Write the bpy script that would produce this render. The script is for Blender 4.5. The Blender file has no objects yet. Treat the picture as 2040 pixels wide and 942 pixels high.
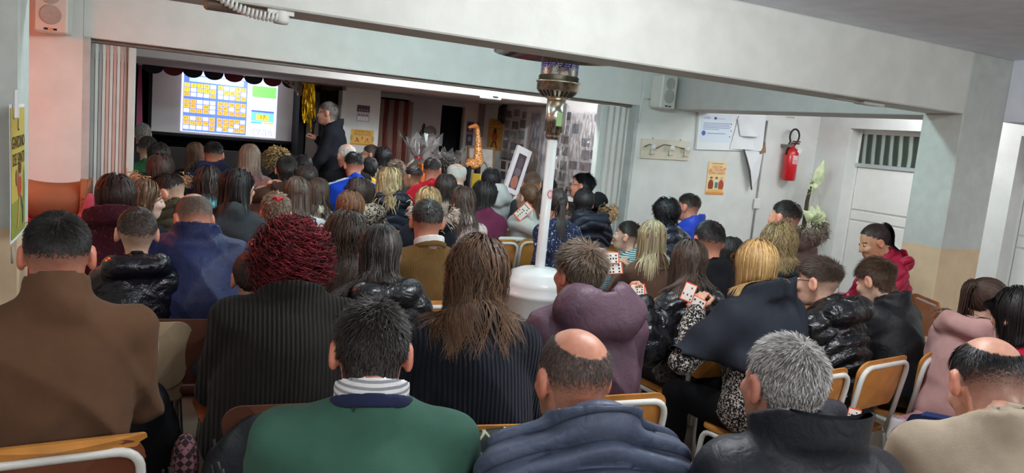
import bpy, math, random
import numpy as np
from mathutils import Matrix, Vector

# ------------------------------------------------------------------ camera, world, lights, exposure
SC = bpy.context.scene
COL = SC.collection
FPX, CX, CY, CAMH = 1508.0, 1020.0, 471.0, 1.68
def _n(v): return v / np.linalg.norm(v)
RY = _n(np.array([250 - CX, 190 - CY, FPX]))
RX = np.array([3950 - CX, 540 - CY, FPX]); RX = _n(RX - RX.dot(RY) * RY)
RZ = np.cross(RX, RY)
if RZ[1] > 0: RZ = -RZ
cam_data = bpy.data.cameras.new('camera')
cam_data.sensor_width = 36.0
cam_data.lens = 36.0 * FPX / 2040.0
cam_data.clip_start = 0.05
cam = bpy.data.objects.new('camera', cam_data)
COL.objects.link(cam)
cam.matrix_world = Matrix(((RX[0], -RX[1], -RX[2], 0), (RY[0], -RY[1], -RY[2], 0), (RZ[0], -RZ[1], -RZ[2], CAMH), (0, 0, 0, 1)))
SC.camera = cam
SC.view_settings.view_transform = 'Standard'
SC.view_settings.look = 'None'
SC.view_settings.gamma = 1.0
SC.view_settings.use_curve_mapping = False
SC.view_settings.exposure = 0.2
world = bpy.data.worlds.new('world'); SC.world = world
world.use_nodes = True
world.node_tree.nodes['Background'].inputs[0].default_value = (0.75, 0.8, 0.9, 1)
world.node_tree.nodes['Background'].inputs[1].default_value = 0.02

def lamp_point(name, loc, power, color, radius=0.04):
    l = bpy.data.lights.new(name, 'POINT'); l.energy = power; l.color = color; l.shadow_soft_size = radius
    o = bpy.data.objects.new(name, l); o.location = loc; COL.objects.link(o); return o
TUBES = []   # every assumed, unseen ceiling tube fixture: x, y, ceiling height; its light is three soft points along the tube
for (x, y, zc, w, c) in [(1.9, 2.0, 2.53, 56, (0.96, 0.99, 1.0)), (-0.6, 0.3, 2.53, 22, (0.98, 0.98, 0.96)), (3.3, -0.4, 2.53, 58, (0.95, 0.98, 1.0)), (1.0, -2.2, 2.53, 92, (0.96, 0.98, 1.0)),
                         (2.4, 3.95, 2.53, 104, (0.70, 0.98, 1.0)), (0.9, 4.9, 2.53, 15, (0.95, 1.0, 0.98)), (6.55, 4.9, 2.53, 36, (0.95, 0.98, 1.0)), (6.75, 1.2, 2.53, 24, (0.97, 0.97, 1.0)), (3.3, 7.05, 2.53, 74, (0.98, 0.97, 1.0))]:
    TUBES.append((x, y, zc))
    for dx in (-0.42, 0.0, 0.42): lamp_point('ceiling_tube_light', (x + dx, y, zc - 0.125), w / 3, c)
lamp_point('stage_lamp_light', (1.25, 10.22, 1.99), 5.0, (1.0, 0.95, 0.95), 0.03)  # added fill light that lifts the dim projection screen

# pixel of the 2040x942 photograph -> point in the room (used only to read positions off the photograph)
def ray(u, v):
    d = np.array([u - CX, v - CY, FPX]); return np.array([d.dot(RX), d.dot(RY), d.dot(RZ)])
def onz(u, v, z): d = ray(u, v); return np.array([0, 0, CAMH]) + d * ((z - CAMH) / d[2])
def ony(u, v, y): d = ray(u, v); return np.array([0, 0, CAMH]) + d * (y / d[1])
def onx(u, v, x): d = ray(u, v); return np.array([0, 0, CAMH]) + d * (x / d[0])

# ------------------------------------------------------------------ helpers
def lin(c):
    return tuple((x / 255 / 12.92) if x / 255 <= 0.04045 else ((x / 255 + 0.055) / 1.055) ** 2.4 for x in c[:3]) + (1.0,)
class NT:
    def __init__(s, name):
        s.m = bpy.data.materials.new(name); s.m.use_nodes = True
        s.t = s.m.node_tree; s.b = s.t.nodes['Principled BSDF']
    def n(s, typ, **kw):
        n = s.t.nodes.new(typ)
        for k, v in kw.items():
            if k.startswith('_'): setattr(n, k[1:], v)
            else: n.inputs[k.replace('__', ' ')].default_value = v
        return n
    def l(s, a, ao, b, bi): s.t.links.new(a.outputs[ao], b.inputs[bi])
    def coord(s, scale=(1, 1, 1), out='Object', rot=(0, 0, 0)):
        c = s.n('ShaderNodeTexCoord'); m = s.n('ShaderNodeMapping'); m.inputs['Scale'].default_value = scale
        m.inputs['Rotation'].default_value = rot
        s.l(c, out, m, 'Vector'); return m
    def ramp(s, src, so, stops, interp='LINEAR'):
        r = s.n('ShaderNodeValToRGB'); s.l(src, so, r, 'Fac'); e = r.color_ramp.elements
        r.color_ramp.interpolation = interp
        while len(e) < len(stops): e.new(0.5)
        for el, (p, c) in zip(e, stops): el.position = p; el.color = c
        return r
    def bump(s, src, so, strength=0.3, dist=0.01):
        b = s.n('ShaderNodeBump', Strength=strength, Distance=dist); s.l(src, so, b, 'Height'); s.l(b, 'Normal', s.b, 'Normal'); return b
MATS = {}
def mat(name, col, rough=0.6, metal=0.0, var=0.12, nscale=8.0, bump=0.0, bscale=60.0, bdist=0.004, spec=0.5, emis=None, estr=0.0, coat=0.0, alpha=None, trans=0.0, sheen=0.0):
    if name in MATS: return MATS[name]
    t = NT(name); c = lin(col)
    t.b.inputs['Roughness'].default_value = rough; t.b.inputs['Metallic'].default_value = metal
    t.b.inputs['Specular IOR Level'].default_value = spec; t.b.inputs['Coat Weight'].default_value = coat
    if sheen: t.b.inputs['Sheen Weight'].default_value = sheen
    if trans: t.b.inputs['Transmission Weight'].default_value = trans
    if alpha is not None: t.b.inputs['Alpha'].default_value = alpha
    mp = t.coord()
    if var > 0:
        nz = t.n('ShaderNodeTexNoise', Scale=nscale, Detail=5.0); t.l(mp, 0, nz, 'Vector')
        lo = tuple(x * (1 - var) for x in c[:3]) + (1,); hi = tuple(min(1, x * (1 + var)) for x in c[:3]) + (1,)
        r = t.ramp(nz, 0, [(0.3, lo), (0.7, hi)]); t.l(r, 0, t.b, 'Base Color')
    else: t.b.inputs['Base Color'].default_value = c
    if bump > 0:
        nb = t.n('ShaderNodeTexNoise', Scale=bscale, Detail=4.0); t.l(mp, 0, nb, 'Vector'); t.bump(nb, 0, bump, bdist)
    if emis is not None:
        t.b.inputs['Emission Color'].default_value = lin(emis); t.b.inputs['Emission Strength'].default_value = estr
    MATS[name] = t.m
    return t.m

def newmesh(name, V, F, smooth=False, quads=None):
    V = np.asarray(V, dtype=np.float32); me = bpy.data.meshes.new(name)
    if isinstance(F, np.ndarray):
        n = len(F); k = F.shape[1]
        me.vertices.add(len(V)); me.vertices.foreach_set('co', V.ravel())
        me.loops.add(n * k); me.loops.foreach_set('vertex_index', np.ascontiguousarray(F, dtype=np.int32).ravel())
        me.polygons.add(n); me.polygons.foreach_set('loop_start', np.arange(0, n * k, k, dtype=np.int32))
        me.update(calc_edges=True)
    else:
        me.from_pydata(V.tolist(), [], F)
    if smooth: me.polygons.foreach_set('use_smooth', np.ones(len(me.polygons), dtype=bool)); me.update()
    return me
def setcol(me, C, name='col'):
    a = me.color_attributes.new(name, 'FLOAT_COLOR', 'POINT')
    C = np.asarray(C, dtype=np.float32)
    if C.shape[1] == 3: C = np.hstack([C, np.ones((len(C), 1), dtype=np.float32)])
    a.data.foreach_set('color', C.ravel())
def link(name, me, m=None, parent=None, label=None, cat=None, group=None, kind=None, loc=None, rot=None):
    o = bpy.data.objects.new(name, me); COL.objects.link(o)
    if m is not None:
        if len(me.materials) == 0: me.materials.append(m)
    if parent is not None: o.parent = parent
    if loc is not None: o.location = loc
    if rot is not None: o.rotation_euler = rot
    tag(o, label, cat, group, kind)
    return o
def tag(o, label=None, cat=None, group=None, kind=None):
    if label: o['label'] = label
    if cat: o['category'] = cat
    if group: o['group'] = group
    if kind: o['kind'] = kind
def empty(name, loc, rz=0.0, label=None, cat=None, group=None):
    o = bpy.data.objects.new(name, None); COL.objects.link(o); o.location = loc; o.rotation_euler = (0, 0, rz)
    o.empty_display_size = 0.1
    tag(o, label, cat, group); return o
class MB:
    """collects plain shapes into one mesh"""
    def __init__(s): s.v = []; s.f = []; s.sm = []
    def add(s, V, F, smooth=False):
        o = len(s.v); s.v += [tuple(map(float, p)) for p in V]; s.f += [tuple(i + o for i in f) for f in F]; s.sm += [smooth] * len(F); return s
    def box(s, a, b, bev=0.0, M=None):
        x0, y0, z0 = a; x1, y1, z1 = b
        e = bev
        if e <= 0:
            V = [(x0, y0, z0), (x1, y0, z0), (x1, y1, z0), (x0, y1, z0), (x0, y0, z1), (x1, y0, z1), (x1, y1, z1), (x0, y1, z1)]
            F = [(0, 3, 2, 1), (4, 5, 6, 7), (0, 1, 5, 4), (1, 2, 6, 5), (2, 3, 7, 6), (3, 0, 4, 7)]
        else:
            V = []; F = []
            for (X, xe) in ((x0, e), (x1, -e)):
                for (Yv, ye) in ((y0, e), (y1, -e)):
                    for (Z, ze) in ((z0, e), (z1, -e)):
                        V += [(X, Yv + ye, Z + ze), (X + xe, Yv, Z + ze), (X + xe, Yv + ye, Z)]
            def id(i, j, k, a): return ((i * 2 + j) * 2 + k) * 3 + a
            for i in (0, 1):
                q = [id(i, 0, 0, 0), id(i, 1, 0, 0), id(i, 1, 1, 0), id(i, 0, 1, 0)]; F.append(q if i else q[::-1])
                q = [id(0, i, 0, 1), id(1, i, 0, 1), id(1, i, 1, 1), id(0, i, 1, 1)]; F.append(q[::-1] if i else q)
                q = [id(0, 0, i, 2), id(1, 0, i, 2), id(1, 1, i, 2), id(0, 1, i, 2)]; F.append(q if i else q[::-1])
            for j in (0, 1):
                for k in (0, 1):
                    q = [id(0, j, k, 1), id(1, j, k, 1), id(1, j, k, 2), id(0, j, k, 2)]; F.append(q if j == k else q[::-1])
                    q = [id(j, 0, k, 0), id(j, 1, k, 0), id(j, 1, k, 2), id(j, 0, k, 2)]; F.append(q[::-1] if j == k else q)
                    q = [id(j, k, 0, 0), id(j, k, 1, 0), id(j, k, 1, 1), id(j, k, 0, 1)]; F.append(q if j == k else q[::-1])
            for i in (0, 1):
                for j in (0, 1):
                    for k in (0, 1):
                        q = [id(i, j, k, 0), id(i, j, k, 1), id(i, j, k, 2)]; F.append(q if (i + j + k) % 2 else q[::-1])
        if M is not None: V = [tuple(M @ Vector(p)) for p in V]
        return s.add(V, F)
    def tube(s, pts, r, n=8, closed=False, caps=True):
        P = np.array(pts, float); m = len(P); R = np.broadcast_to(np.asarray(r, float), (m,))
        T = np.gradient(P, axis=0) if not closed else np.roll(P, -1, 0) - np.roll(P, 1, 0)
        T /= np.linalg.norm(T, axis=1)[:, None] + 1e-9
        up = np.array([0, 0, 1.]) if abs(T[0][2]) < 0.9 else np.array([1., 0, 0])
        U = np.cross(T[0], up); U /= np.linalg.norm(U); V = []
        for i in range(m):
            U = U - T[i] * U.dot(T[i]); U /= np.linalg.norm(U) + 1e-9; W = np.cross(T[i], U)
            for k in range(n):
                a = 2 * math.pi * k / n; V.append(P[i] + R[i] * (math.cos(a) * U + math.sin(a) * W))
        F = []
        for i in range(m if closed else m - 1):
            j = (i + 1) % m
            for k in range(n): F.append((i * n + k, i * n + (k + 1) % n, j * n + (k + 1) % n, j * n + k))
        if caps and not closed: F += [tuple(range(n))[::-1], tuple(range((m - 1) * n, m * n))]
        return s.add(V, F, True)
    def lathe(s, prof, n=24, c=(0, 0, 0), M=None):
        V = []; F = []
        for (r, z) in prof:
            for k in range(n):
                a = 2 * math.pi * k / n; V.append((c[0] + r * math.cos(a), c[1] + r * math.sin(a), c[2] + z))
        for i in range(len(prof) - 1):
            for k in range(n): F.append((i * n + k, i * n + (k + 1) % n, (i + 1) * n + (k + 1) % n, (i + 1) * n + k))
        if M is not None: V = [tuple(M @ Vector(p)) for p in V]
        return s.add(V, F, True)
    def poly(s, pts, thick, M=None):
        """flat outline (x,z) pulled to a thickness along y"""
        n = len(pts); V = [(x, 0, z) for x, z in pts] + [(x, thick, z) for x, z in pts]
        F = [tuple(range(n)), tuple(range(2 * n - 1, n - 1, -1))] + [(i, i + n, (i + 1) % n + n, (i + 1) % n) for i in range(n)]
        if M is not None: V = [tuple(M @ Vector(p)) for p in V]
        return s.add(V, F)
    def mesh(s, name):
        me = bpy.data.meshes.new(name); me.from_pydata(s.v, [], s.f)
        me.polygons.foreach_set('use_smooth', np.array(s.sm, dtype=bool)); me.update(); return me
    def obj(s, name, m, parent=None, **kw): return link(name, s.mesh(name), m, parent, **kw)
def box(name, a, b, m, parent=None, bev=0.0, **kw): return MB().box(a, b, bev).obj(name, m, parent, **kw)
def arc(c, r, a0, a1, n, ax=(1, 0, 0), ay=(0, 0, 1)):
    c = np.array(c, float); ax = np.array(ax, float); ay = np.array(ay, float)
    return [c + r * (math.cos(t) * ax + math.sin(t) * ay) for t in np.linspace(a0, a1, n)]
def text_mesh(name, txt, size, ext=0.0005, align='CENTER', spacing=1.0):
    cu = bpy.data.curves.new(name, 'FONT'); cu.body = txt; cu.size = size; cu.extrude = ext; cu.align_x = align; cu.align_y = 'CENTER'; cu.resolution_u = 2
    cu.space_line = spacing
    o = bpy.data.objects.new(name, cu); COL.objects.link(o)
    dg = bpy.context.evaluated_depsgraph_get(); me = bpy.data.meshes.new_from_object(o.evaluated_get(dg))
    bpy.data.objects.remove(o); bpy.data.curves.remove(cu); me.name = name
    return me
def frame_y(x, y, z, rz=0.0, tilt=0.0):
    """local x right, local z up, local -y toward the room"""
    return Matrix.Translation((x, y, z)) @ Matrix.Rotation(rz, 4, 'Z') @ Matrix.Rotation(tilt, 4, 'X')
TXT_ROT = (math.radians(90), 0, 0)
# ------------------------------------------------------------------ the setting
Y2, Y3, Y4 = 6.62, 8.2, 10.0
ZC, ZB, ZS = 2.53, 2.10, 2.06
XR, XL = 7.5, -3.0
def two_tone(name, up, low, zsplit):
    t = NT(name); c = t.n('ShaderNodeTexCoord'); sx = t.n('ShaderNodeSeparateXYZ'); t.l(c, 'Object', sx, 0)
    nz = t.n('ShaderNodeTexNoise', Scale=14.0, Detail=6.0); t.l(c, 'Object', nz, 'Vector')
    nz2 = t.n('ShaderNodeTexNoise', Scale=3.0, Detail=3.0); t.l(c, 'Object', nz2, 'Vector')
    ad = t.n('ShaderNodeMath', _operation='MULTIPLY_ADD'); t.l(nz2, 0, ad, 0); ad.inputs[1].default_value = 0.03; t.l(sx, 'Z', ad, 2)
    gt = t.n('ShaderNodeMath', _operation='GREATER_THAN'); t.l(ad, 0, gt, 0); gt.inputs[1].default_value = zsplit + 0.015
    mx = t.n('ShaderNodeMix', _data_type='RGBA'); t.l(gt, 0, mx, 0); mx.inputs[6].default_value = lin(low); mx.inputs[7].default_value = lin(up)
    vr = t.ramp(nz, 0, [(0.25, (0.86, 0.86, 0.86, 1)), (0.75, (1, 1, 1, 1))])
    ml = t.n('ShaderNodeMix', _data_type='RGBA', _blend_type='MULTIPLY'); ml.inputs[0].default_value = 1.0; t.l(mx, 2, ml, 6); t.l(vr, 0, ml, 7)
    t.l(ml, 2, t.b, 'Base Color'); t.b.inputs['Roughness'].default_value = 0.75; t.bump(nz, 0, 0.25, 0.006); return t.m
M_WALL = mat('white_plaster', (226, 226, 222), 0.8, var=0.05, nscale=5, bump=0.2, bscale=25, bdist=0.006)
M_BEAM = mat('beam_plaster', (222, 224, 218), 0.8, var=0.06, nscale=6, bump=0.25, bscale=22, bdist=0.006)
M_CEIL = mat('ceiling_plaster', (232, 236, 246), 0.85, var=0.06, nscale=7, bump=0.2, bscale=30)
M_COLUMN = two_tone('column_two_tone', (205, 211, 205), (226, 200, 164), 1.14)
M_STAGEWALL = mat('stage_room_plaster', (214, 200, 192), 0.85, var=0.06, nscale=4, bump=0.15, bscale=30)
M_DARK = mat('black_cloth', (14, 13, 15), 0.9, var=0.25, nscale=10)
M_WHITE = mat('white_paint', (232, 232, 228), 0.45, var=0.03)
def floor_mat():
    t = NT('terrazzo_floor'); mp = t.coord()
    n1 = t.n('ShaderNodeTexNoise', Scale=2.5, Detail=6.0); t.l(mp, 0, n1, 'Vector')
    v = t.n('ShaderNodeTexVoronoi', Scale=70.0); t.l(mp, 0, v, 'Vector')
    r1 = t.ramp(n1, 0, [(0.3, lin((112, 98, 84))), (0.7, lin((142, 127, 110)))])
    r2 = t.ramp(v, 'Distance', [(0.1, (1.15, 1.12, 1.08, 1)), (0.45, (0.85, 0.85, 0.86, 1))])
    m = t.n('ShaderNodeMix', _data_type='RGBA', _blend_type='MULTIPLY'); m.inputs[0].default_value = 0.7; t.l(r1, 0, m, 6); t.l(r2, 0, m, 7)
    t.l(m, 2, t.b, 'Base Color'); t.b.inputs['Roughness'].default_value = 0.42; return t.m
S = 'structure'
box('floor', (XL, -4, -0.1), (8.0, 12.2, 0), floor_mat(), kind=S)
box('ceiling', (XL, -4, ZC), (8.0, 12.2, ZC + 0.1), M_CEIL, kind=S)
box('wall_back', (XL, -4.1, 0), (8.0, -4, ZC), M_WALL, kind=S)
box('wall_left', (XL - 0.1, -4, 0), (XL, 12.2, ZC), M_WALL, kind=S)
# front beam and the two columns that carry it
b = box('beam_front', (XL, 3.39, ZB), (5.24, 3.69, ZC), M_BEAM, kind=S, bev=0.008)
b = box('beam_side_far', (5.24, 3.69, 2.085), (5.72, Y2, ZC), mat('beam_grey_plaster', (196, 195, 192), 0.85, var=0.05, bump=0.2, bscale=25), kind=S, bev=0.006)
b = box('beam_side_near', (5.70, -4, 2.085), (6.1, 3.39, ZC), M_CEIL, kind=S, bev=0.006)
box('column_right', (5.24, 3.39, 0), (5.72, 3.70, ZC), M_COLUMN, kind=S, bev=0.008)
box('column_left', (-0.95, 3.39, 0), (-0.35, 3.69, ZB), M_COLUMN, kind=S, bev=0.008)
# wall across the room with the wide folding-door opening
box('wall_far_left', (XL, Y2, 0), (-0.29, Y2 + 0.28, ZC), M_WALL, kind=S)
box('wall_far_header', (-0.29, Y2, 2.08), (4.815, Y2 + 0.28, ZC), M_WALL, kind=S, bev=0.005)
box('wall_far_right', (4.815, Y2, 0), (8.0, Y2 + 0.28, ZC), M_WALL, kind=S)
# right-hand wall with two door recesses
DOORS = [(5.15, 6.17), (3.25, 4.26)]
ys = -4.0
for i, (a, c) in enumerate(sorted(DOORS)):
    box('wall_right', (XR, ys, 0), (8.0, a, ZC), M_WALL, kind=S); box('wall_right', (XR, a, 2.09), (8.0, c, ZC), M_WALL, kind=S); ys = c
box('wall_right', (XR, ys, 0), (8.0, Y2, ZC), M_WALL, kind=S)
def glass_ribbed():
    t = NT('ribbed_dark_glass'); mp = t.coord((1, 1, 1)); w = t.n('ShaderNodeTexWave', Scale=2.6, Distortion=3.5, Detail=2.0); w.bands_direction = 'Y'
    w.inputs['Detail Scale'].default_value = 0.4
    t.l(mp, 0, w, 'Vector'); r = t.ramp(w, 0, [(0.35, lin((52, 62, 56))), (0.62, lin((80, 92, 84))), (0.8, lin((160, 172, 160)))]); t.l(r, 0, t.b, 'Base Color')
    t.b.inputs['Roughness'].default_value = 0.15; t.bump(w, 0, 0.6, 0.02); return t.m
M_RIB = glass_ribbed()
M_DOOR = mat('door_enamel', (236, 234, 230), 0.4, var=0.03)
M_ALU = mat('aluminium_rail', (200, 208, 210), 0.35, metal=0.6, var=0.03)
M_GROOVE = mat('door_groove', (120, 116, 112), 0.7)
for i, (a, c) in enumerate(DOORS):
    d = box('door_%d' % (i + 1), (7.70, a, 0), (7.76, c, 2.09), M_DOOR, kind=S)
    box('window_pane', (7.685, a + 0.03, 1.70), (7.70, c - 0.02, 2.04), M_RIB, d)
    box('sill_rail', (7.655, a + 0.02, 1.655), (7.70, c - 0.01, 1.70), M_ALU, d, bev=0.006)
    for (za, zb) in ((0.08, 1.02), (1.04, 1.14), (1.16, 1.65)):
        box('door_panel', (7.68, a + 0.03, za), (7.70, c - 0.03, zb), M_DOOR, d, bev=0.006)
    box('door_frame', (7.675, c - 0.025, 0), (7.70, c, 2.09), M_DOOR, d); box('door_frame', (7.675, a, 0), (7.70, a + 0.025, 2.09), M_DOOR, d)
# assumed ceiling tube fixtures, none in view; the point lights sit right under their tubes
M_TUBE = mat('tube_glow', (255, 255, 250), 0.5, var=0, emis=(245, 255, 250), estr=4.0)
for k, (x, y, zc) in enumerate(TUBES):
    r = empty('ceiling_lamp', (x, y, zc), 0, ['white tube lamp on the ceiling just before the front beam', 'white tube lamp on the ceiling left of the camera', 'white tube lamp on the ceiling right of the camera', 'white tube lamp on the ceiling behind the camera', 'white tube lamp between the front beam and the folding doors', 'white tube lamp over the left middle rows', 'white tube lamp before the small door', 'white tube lamp in the right side aisle', 'white tube lamp in the stage room'][k], 'lamp')
    box('housing', (-0.64, -0.05, -0.05), (0.64, 0.05, 0), M_WHITE, r, bev=0.008)
    MB().tube([(-0.6, 0, -0.085), (0.6, 0, -0.085)], 0.014, 10).obj('tube', M_TUBE, r)
    for s in (-1, 1): box('end_cap', (s * 0.62 - 0.02, -0.02, -0.1), (s * 0.62 + 0.02, 0.02, -0.05), M_WHITE, r)

# ---------------- stage room
box('beam_stage', (-0.62, Y3, ZS), (4.9, Y3 + 0.25, ZC), M_WALL, kind=S, bev=0.005)
box('ceiling_stage', (-0.62, Y3 + 0.25, ZS), (4.9, 12.2, ZS + 0.08), M_STAGEWALL, kind=S)
box('wall_stage_left', (-0.62, Y2 + 0.28, 0), (-0.5, 12.0, ZC), M_STAGEWALL, kind=S)
box('wall_stage_right', (4.9, Y2 + 0.28, 0), (5.0, 12.0, ZC), M_WALL, kind=S)
box('wall_stage_back', (-0.6, 11.6, 0), (4.9, 11.7, ZC), M_DARK, kind=S)
# wall between hall and stage: pieces between its openings
def xat(u, y=Y4, v=220): return float(ony(u, v, y)[0])
box('wall_stage_pier', (-0.5, Y4, 0), (0.12, Y4 + 0.12, ZS), M_DARK, kind=S)
xa, xb = xat(687), xat(757)
box('wall_stage_pier', (xa, Y4, 0), (xb, Y4 + 0.2, ZS), M_WALL, kind=S)
box('door_jamb_stage', (xat(680), Y4 - 0.02, 0), (xa, Y4 + 0.2, ZS - 0.05), M_WHITE, kind=S)
YB = 10.7
xc, xd, xe = xat(823, YB), xat(880, YB), xat(927, YB)
mcl = mat('clef_wall_plaster', (196, 190, 190), 0.85, var=0.05, nscale=4)
box('wall_recess_back', (xc - 0.05, YB, 0), (xd, YB + 0.1, ZS), mcl, kind=S)
box('wall_recess_over', (xd, YB, ZS - 0.08), (xe, YB + 0.1, ZS), mcl, kind=S)
box('wall_recess_over', (xb, YB - 0.1, ZS - 0.06), (xc - 0.05, YB + 0.1, ZS), mcl, kind=S)
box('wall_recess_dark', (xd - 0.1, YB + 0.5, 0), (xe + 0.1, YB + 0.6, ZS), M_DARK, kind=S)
box('wall_recess_right', (xe, YB, 0), (4.9, YB + 0.1, ZS), M_STAGEWALL, kind=S)
# ------------------------------------------------------------------ flat printed things and fittings
def pr(c, e=0.0):
    n = 'print_%02x%02x%02x%s' % (c[0], c[1], c[2], '_lit' if e else '')
    return mat(n, c, 0.6, var=0, emis=c if e else None, estr=e)
class Panel:
    """a sheet: root empty at its centre, local x right, z up, face toward local -y"""
    def __init__(s, name, M, w, h, col, th=0.004, label=None, cat=None, m=None, e=0.0, parent=None, part='sheet'):
        s.e = e; s.k = 0; s.w = w; s.h = h; s.th = th
        if parent is None:
            s.r = empty(name, (0, 0, 0), 0, label, cat); s.r.matrix_world = M
        else: s.r = parent
        s.sheet = MB().box((-w / 2, -th / 2, -h / 2), (w / 2, th / 2, h / 2), 0).obj(part, m or pr(col, e), s.r)
        s.bufs = {}
    def _b(s, name, col):
        k = (name, tuple(col)); 
        if k not in s.bufs: s.k += 1; s.bufs[k] = (MB(), s.k)
        return s.bufs[k]
    def pts(s, P, col, name='print'):
        b, k = s._b(name, col); y = -s.th / 2 - 0.0006 - 0.0003 * k
        n = len(P); A = sum(P[i][0] * P[(i + 1) % n][1] - P[(i + 1) % n][0] * P[i][1] for i in range(n))
        if A < 0: P = P[::-1]
        b.add([(x, y, z) for x, z in P], [tuple(range(n))])
    def cell(s, x0, z0, x1, z1, col, name):
        y = -s.th / 2 - 0.0018; MB().add([(x0, y, z0), (x1, y, z0), (x1, y, z1), (x0, y, z1)], [(0, 1, 2, 3)]).obj(name, pr(col, s.e), s.sheet)
    def rect(s, x0, z0, x1, z1, col, name='print'): s.pts([(x0, z0), (x1, z0), (x1, z1), (x0, z1)], col, name)
    def ell(s, cx, cz, rx, rz, col, a0=0, a1=2 * math.pi, n=14, name='print'):
        s.pts([(cx + rx * math.cos(t), cz + rz * math.sin(t)) for t in np.linspace(a0, a1, n, endpoint=(a1 - a0) < 6.2)], col, name)
    def text(s, txt, x, z, size, col, name='lettering', align='CENTER', spacing=1.0, sx=1.0):
        me = text_mesh(name, txt, size, 0.0004, align, spacing); b, k = s._b(name, col); y = -s.th / 2 - 0.0006 - 0.0003 * k
        b.add([(v.co.x * sx + x, y - v.co.z, v.co.y + z) for v in me.vertices], [tuple(p.vertices) for p in me.polygons]); bpy.data.meshes.remove(me)
    def done(s):
        for (name, col), (b, k) in s.bufs.items(): b.obj(name, pr(col, s.e), s.sheet, kind='stuff' if name in ('number', 'lettering', 'title', 'number_mark') else None)
        return s
def quad_y(TL, TR, BL, BR, Y):
    a, b, c, d = [ony(*p, Y) for p in (TL, TR, BL, BR)]
    w = (np.linalg.norm(b - a) + np.linalg.norm(d - c)) / 2; h = (np.linalg.norm(c - a) + np.linalg.norm(d - b)) / 2
    ce = (a + b + c + d) / 4; ang = math.atan2((b - a + d - c)[2], (b - a + d - c)[0])
    return Matrix.Translation(ce) @ Matrix.Rotation(-ang, 4, 'Y'), w, h
def MX(X, y, z, tilt=0.0):
    """frame of a sheet on a wall of constant x that faces -x (seen from the room's left)"""
    return Matrix.Translation((X, y, z)) @ Matrix.Rotation(math.radians(-90), 4, 'Z') @ Matrix.Rotation(tilt, 4, 'X')

# speakers on the wall across the room
M_SPK = mat('speaker_plastic', (214, 212, 204), 0.5, var=0.03)
M_GRILL = mat('speaker_grille', (178, 175, 168), 0.7, bump=0.6, bscale=400, bdist=0.002)
def speaker(x, y, z, rz, label):
    r = empty('wall_speaker', (x, y, z), rz, label, 'speaker')
    MB().box((-0.105, -0.085, -0.17), (0.105, 0.085, 0.17), 0.012).obj('cabinet', M_SPK, r)
    for dz, R in ((0.085, 0.058), (-0.045, 0.068)):
        g = MB().lathe([(0.001, 0.004), (R * 0.3, 0.010), (R * 0.9, 0.004), (R, 0.006), (R, 0)], 24, M=Matrix.Translation((0, -0.085, dz)) @ Matrix.Rotation(math.radians(90), 4, 'X')).obj('driver_grille', M_GRILL, r)
    bd = box('badge', (-0.04, -0.089, -0.152), (0.04, -0.085, -0.138), M_DARK, r)
    box('badge_mark', (-0.015, -0.0905, -0.149), (0.018, -0.089, -0.141), mat('badge_silver', (190, 190, 180), 0.3, metal=0.8), bd)
    box('bracket', (-0.03, 0.085, -0.05), (0.03, 0.14, 0.05), M_SPK, r)
    return r
p = ony(1327, 184, Y2 - 0.14); speaker(p[0] - 0.03, Y2 - 0.14, p[2], 0.1, 'white loudspeaker on the wall above the coat rack')
p = ony(107, 33, Y2 - 0.14); speaker(p[0], Y2 - 0.14, p[2] + 0.05, -0.15, 'white loudspeaker high on the peach wall beside the folding door')
MB().tube([(4.93, Y2 - 0.01, 2.16), (4.85, Y2 - 0.012, 2.16), (4.82, Y2 - 0.012, 2.13), (4.815, Y2 - 0.012, 1.9)], 0.009, 8).obj('wall_conduit', M_WHITE, None, label='short bent white conduit beside the loudspeaker above the coat rack', cat='conduit')
# folding doors
M_FOLD = mat('folding_door_vinyl', (214, 210, 206), 0.45, var=0.04)
M_FOLDE = mat('folding_door_post', (206, 216, 212), 0.4, var=0.03)
def fold(x0, x1, n, label, post_right=True):
    r = empty('folding_door', ((x0 + x1) / 2, Y2 + 0.13, 0), 0, label, 'folding door'); w = x1 - x0
    pw = 0.055; a, c = (-w / 2, w / 2 - pw) if post_right else (-w / 2 + pw, w / 2); st = (c - a) / n
    for i in range(n):
        z = 0.009 if i % 2 else -0.009; q = a + i * st
        V = [(q, -z - 0.006, 0.02), (q + st - 0.004, z - 0.006, 0.02), (q + st - 0.004, z + 0.006, 0.02), (q, -z + 0.006, 0.02)]
        MB().add(V + [(x, y, 2.05) for x, y, _ in V], [(0, 3, 2, 1), (4, 5, 6, 7), (0, 1, 5, 4), (1, 2, 6, 5), (2, 3, 7, 6), (3, 0, 4, 7)]).obj('slat', M_FOLD, r)
    e = (w / 2 - pw, w / 2) if post_right else (-w / 2, -w / 2 + pw)
    ps = box('lead_post', (e[0], -0.045, 0.02), (e[1], 0.045, 2.05), M_FOLDE, r, bev=0.006)
    box('pull_handle', (e[0] + 0.008, -0.075, 0.95), (e[0] + 0.035, -0.045, 1.12), mat('handle_cream', (214, 214, 196), 0.4), ps, bev=0.005)
    return r
fold(-0.235, 0.068, 10, 'folded vinyl accordion door beside the peach wall', True)
fold(4.40, 4.80, 9, 'folded vinyl accordion door beside the photo wall', False)
box('trim_1', (-0.29, Y2 + 0.08, 2.055), (4.815, Y2 + 0.18, 2.08), mat('track_brown', (120, 104, 96), 0.6), kind=S)
box('trim_2', (-0.29, Y2 + 0.0, 0), (-0.24, Y2 + 0.28, 2.08), mat('jamb_grey', (186, 192, 190), 0.6), kind=S)
box('trim_3', (4.775, Y2 + 0.0, 0), (4.815, Y2 + 0.28, 2.08), mat('jamb_grey', (186, 192, 190), 0.6), kind=S)

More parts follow.
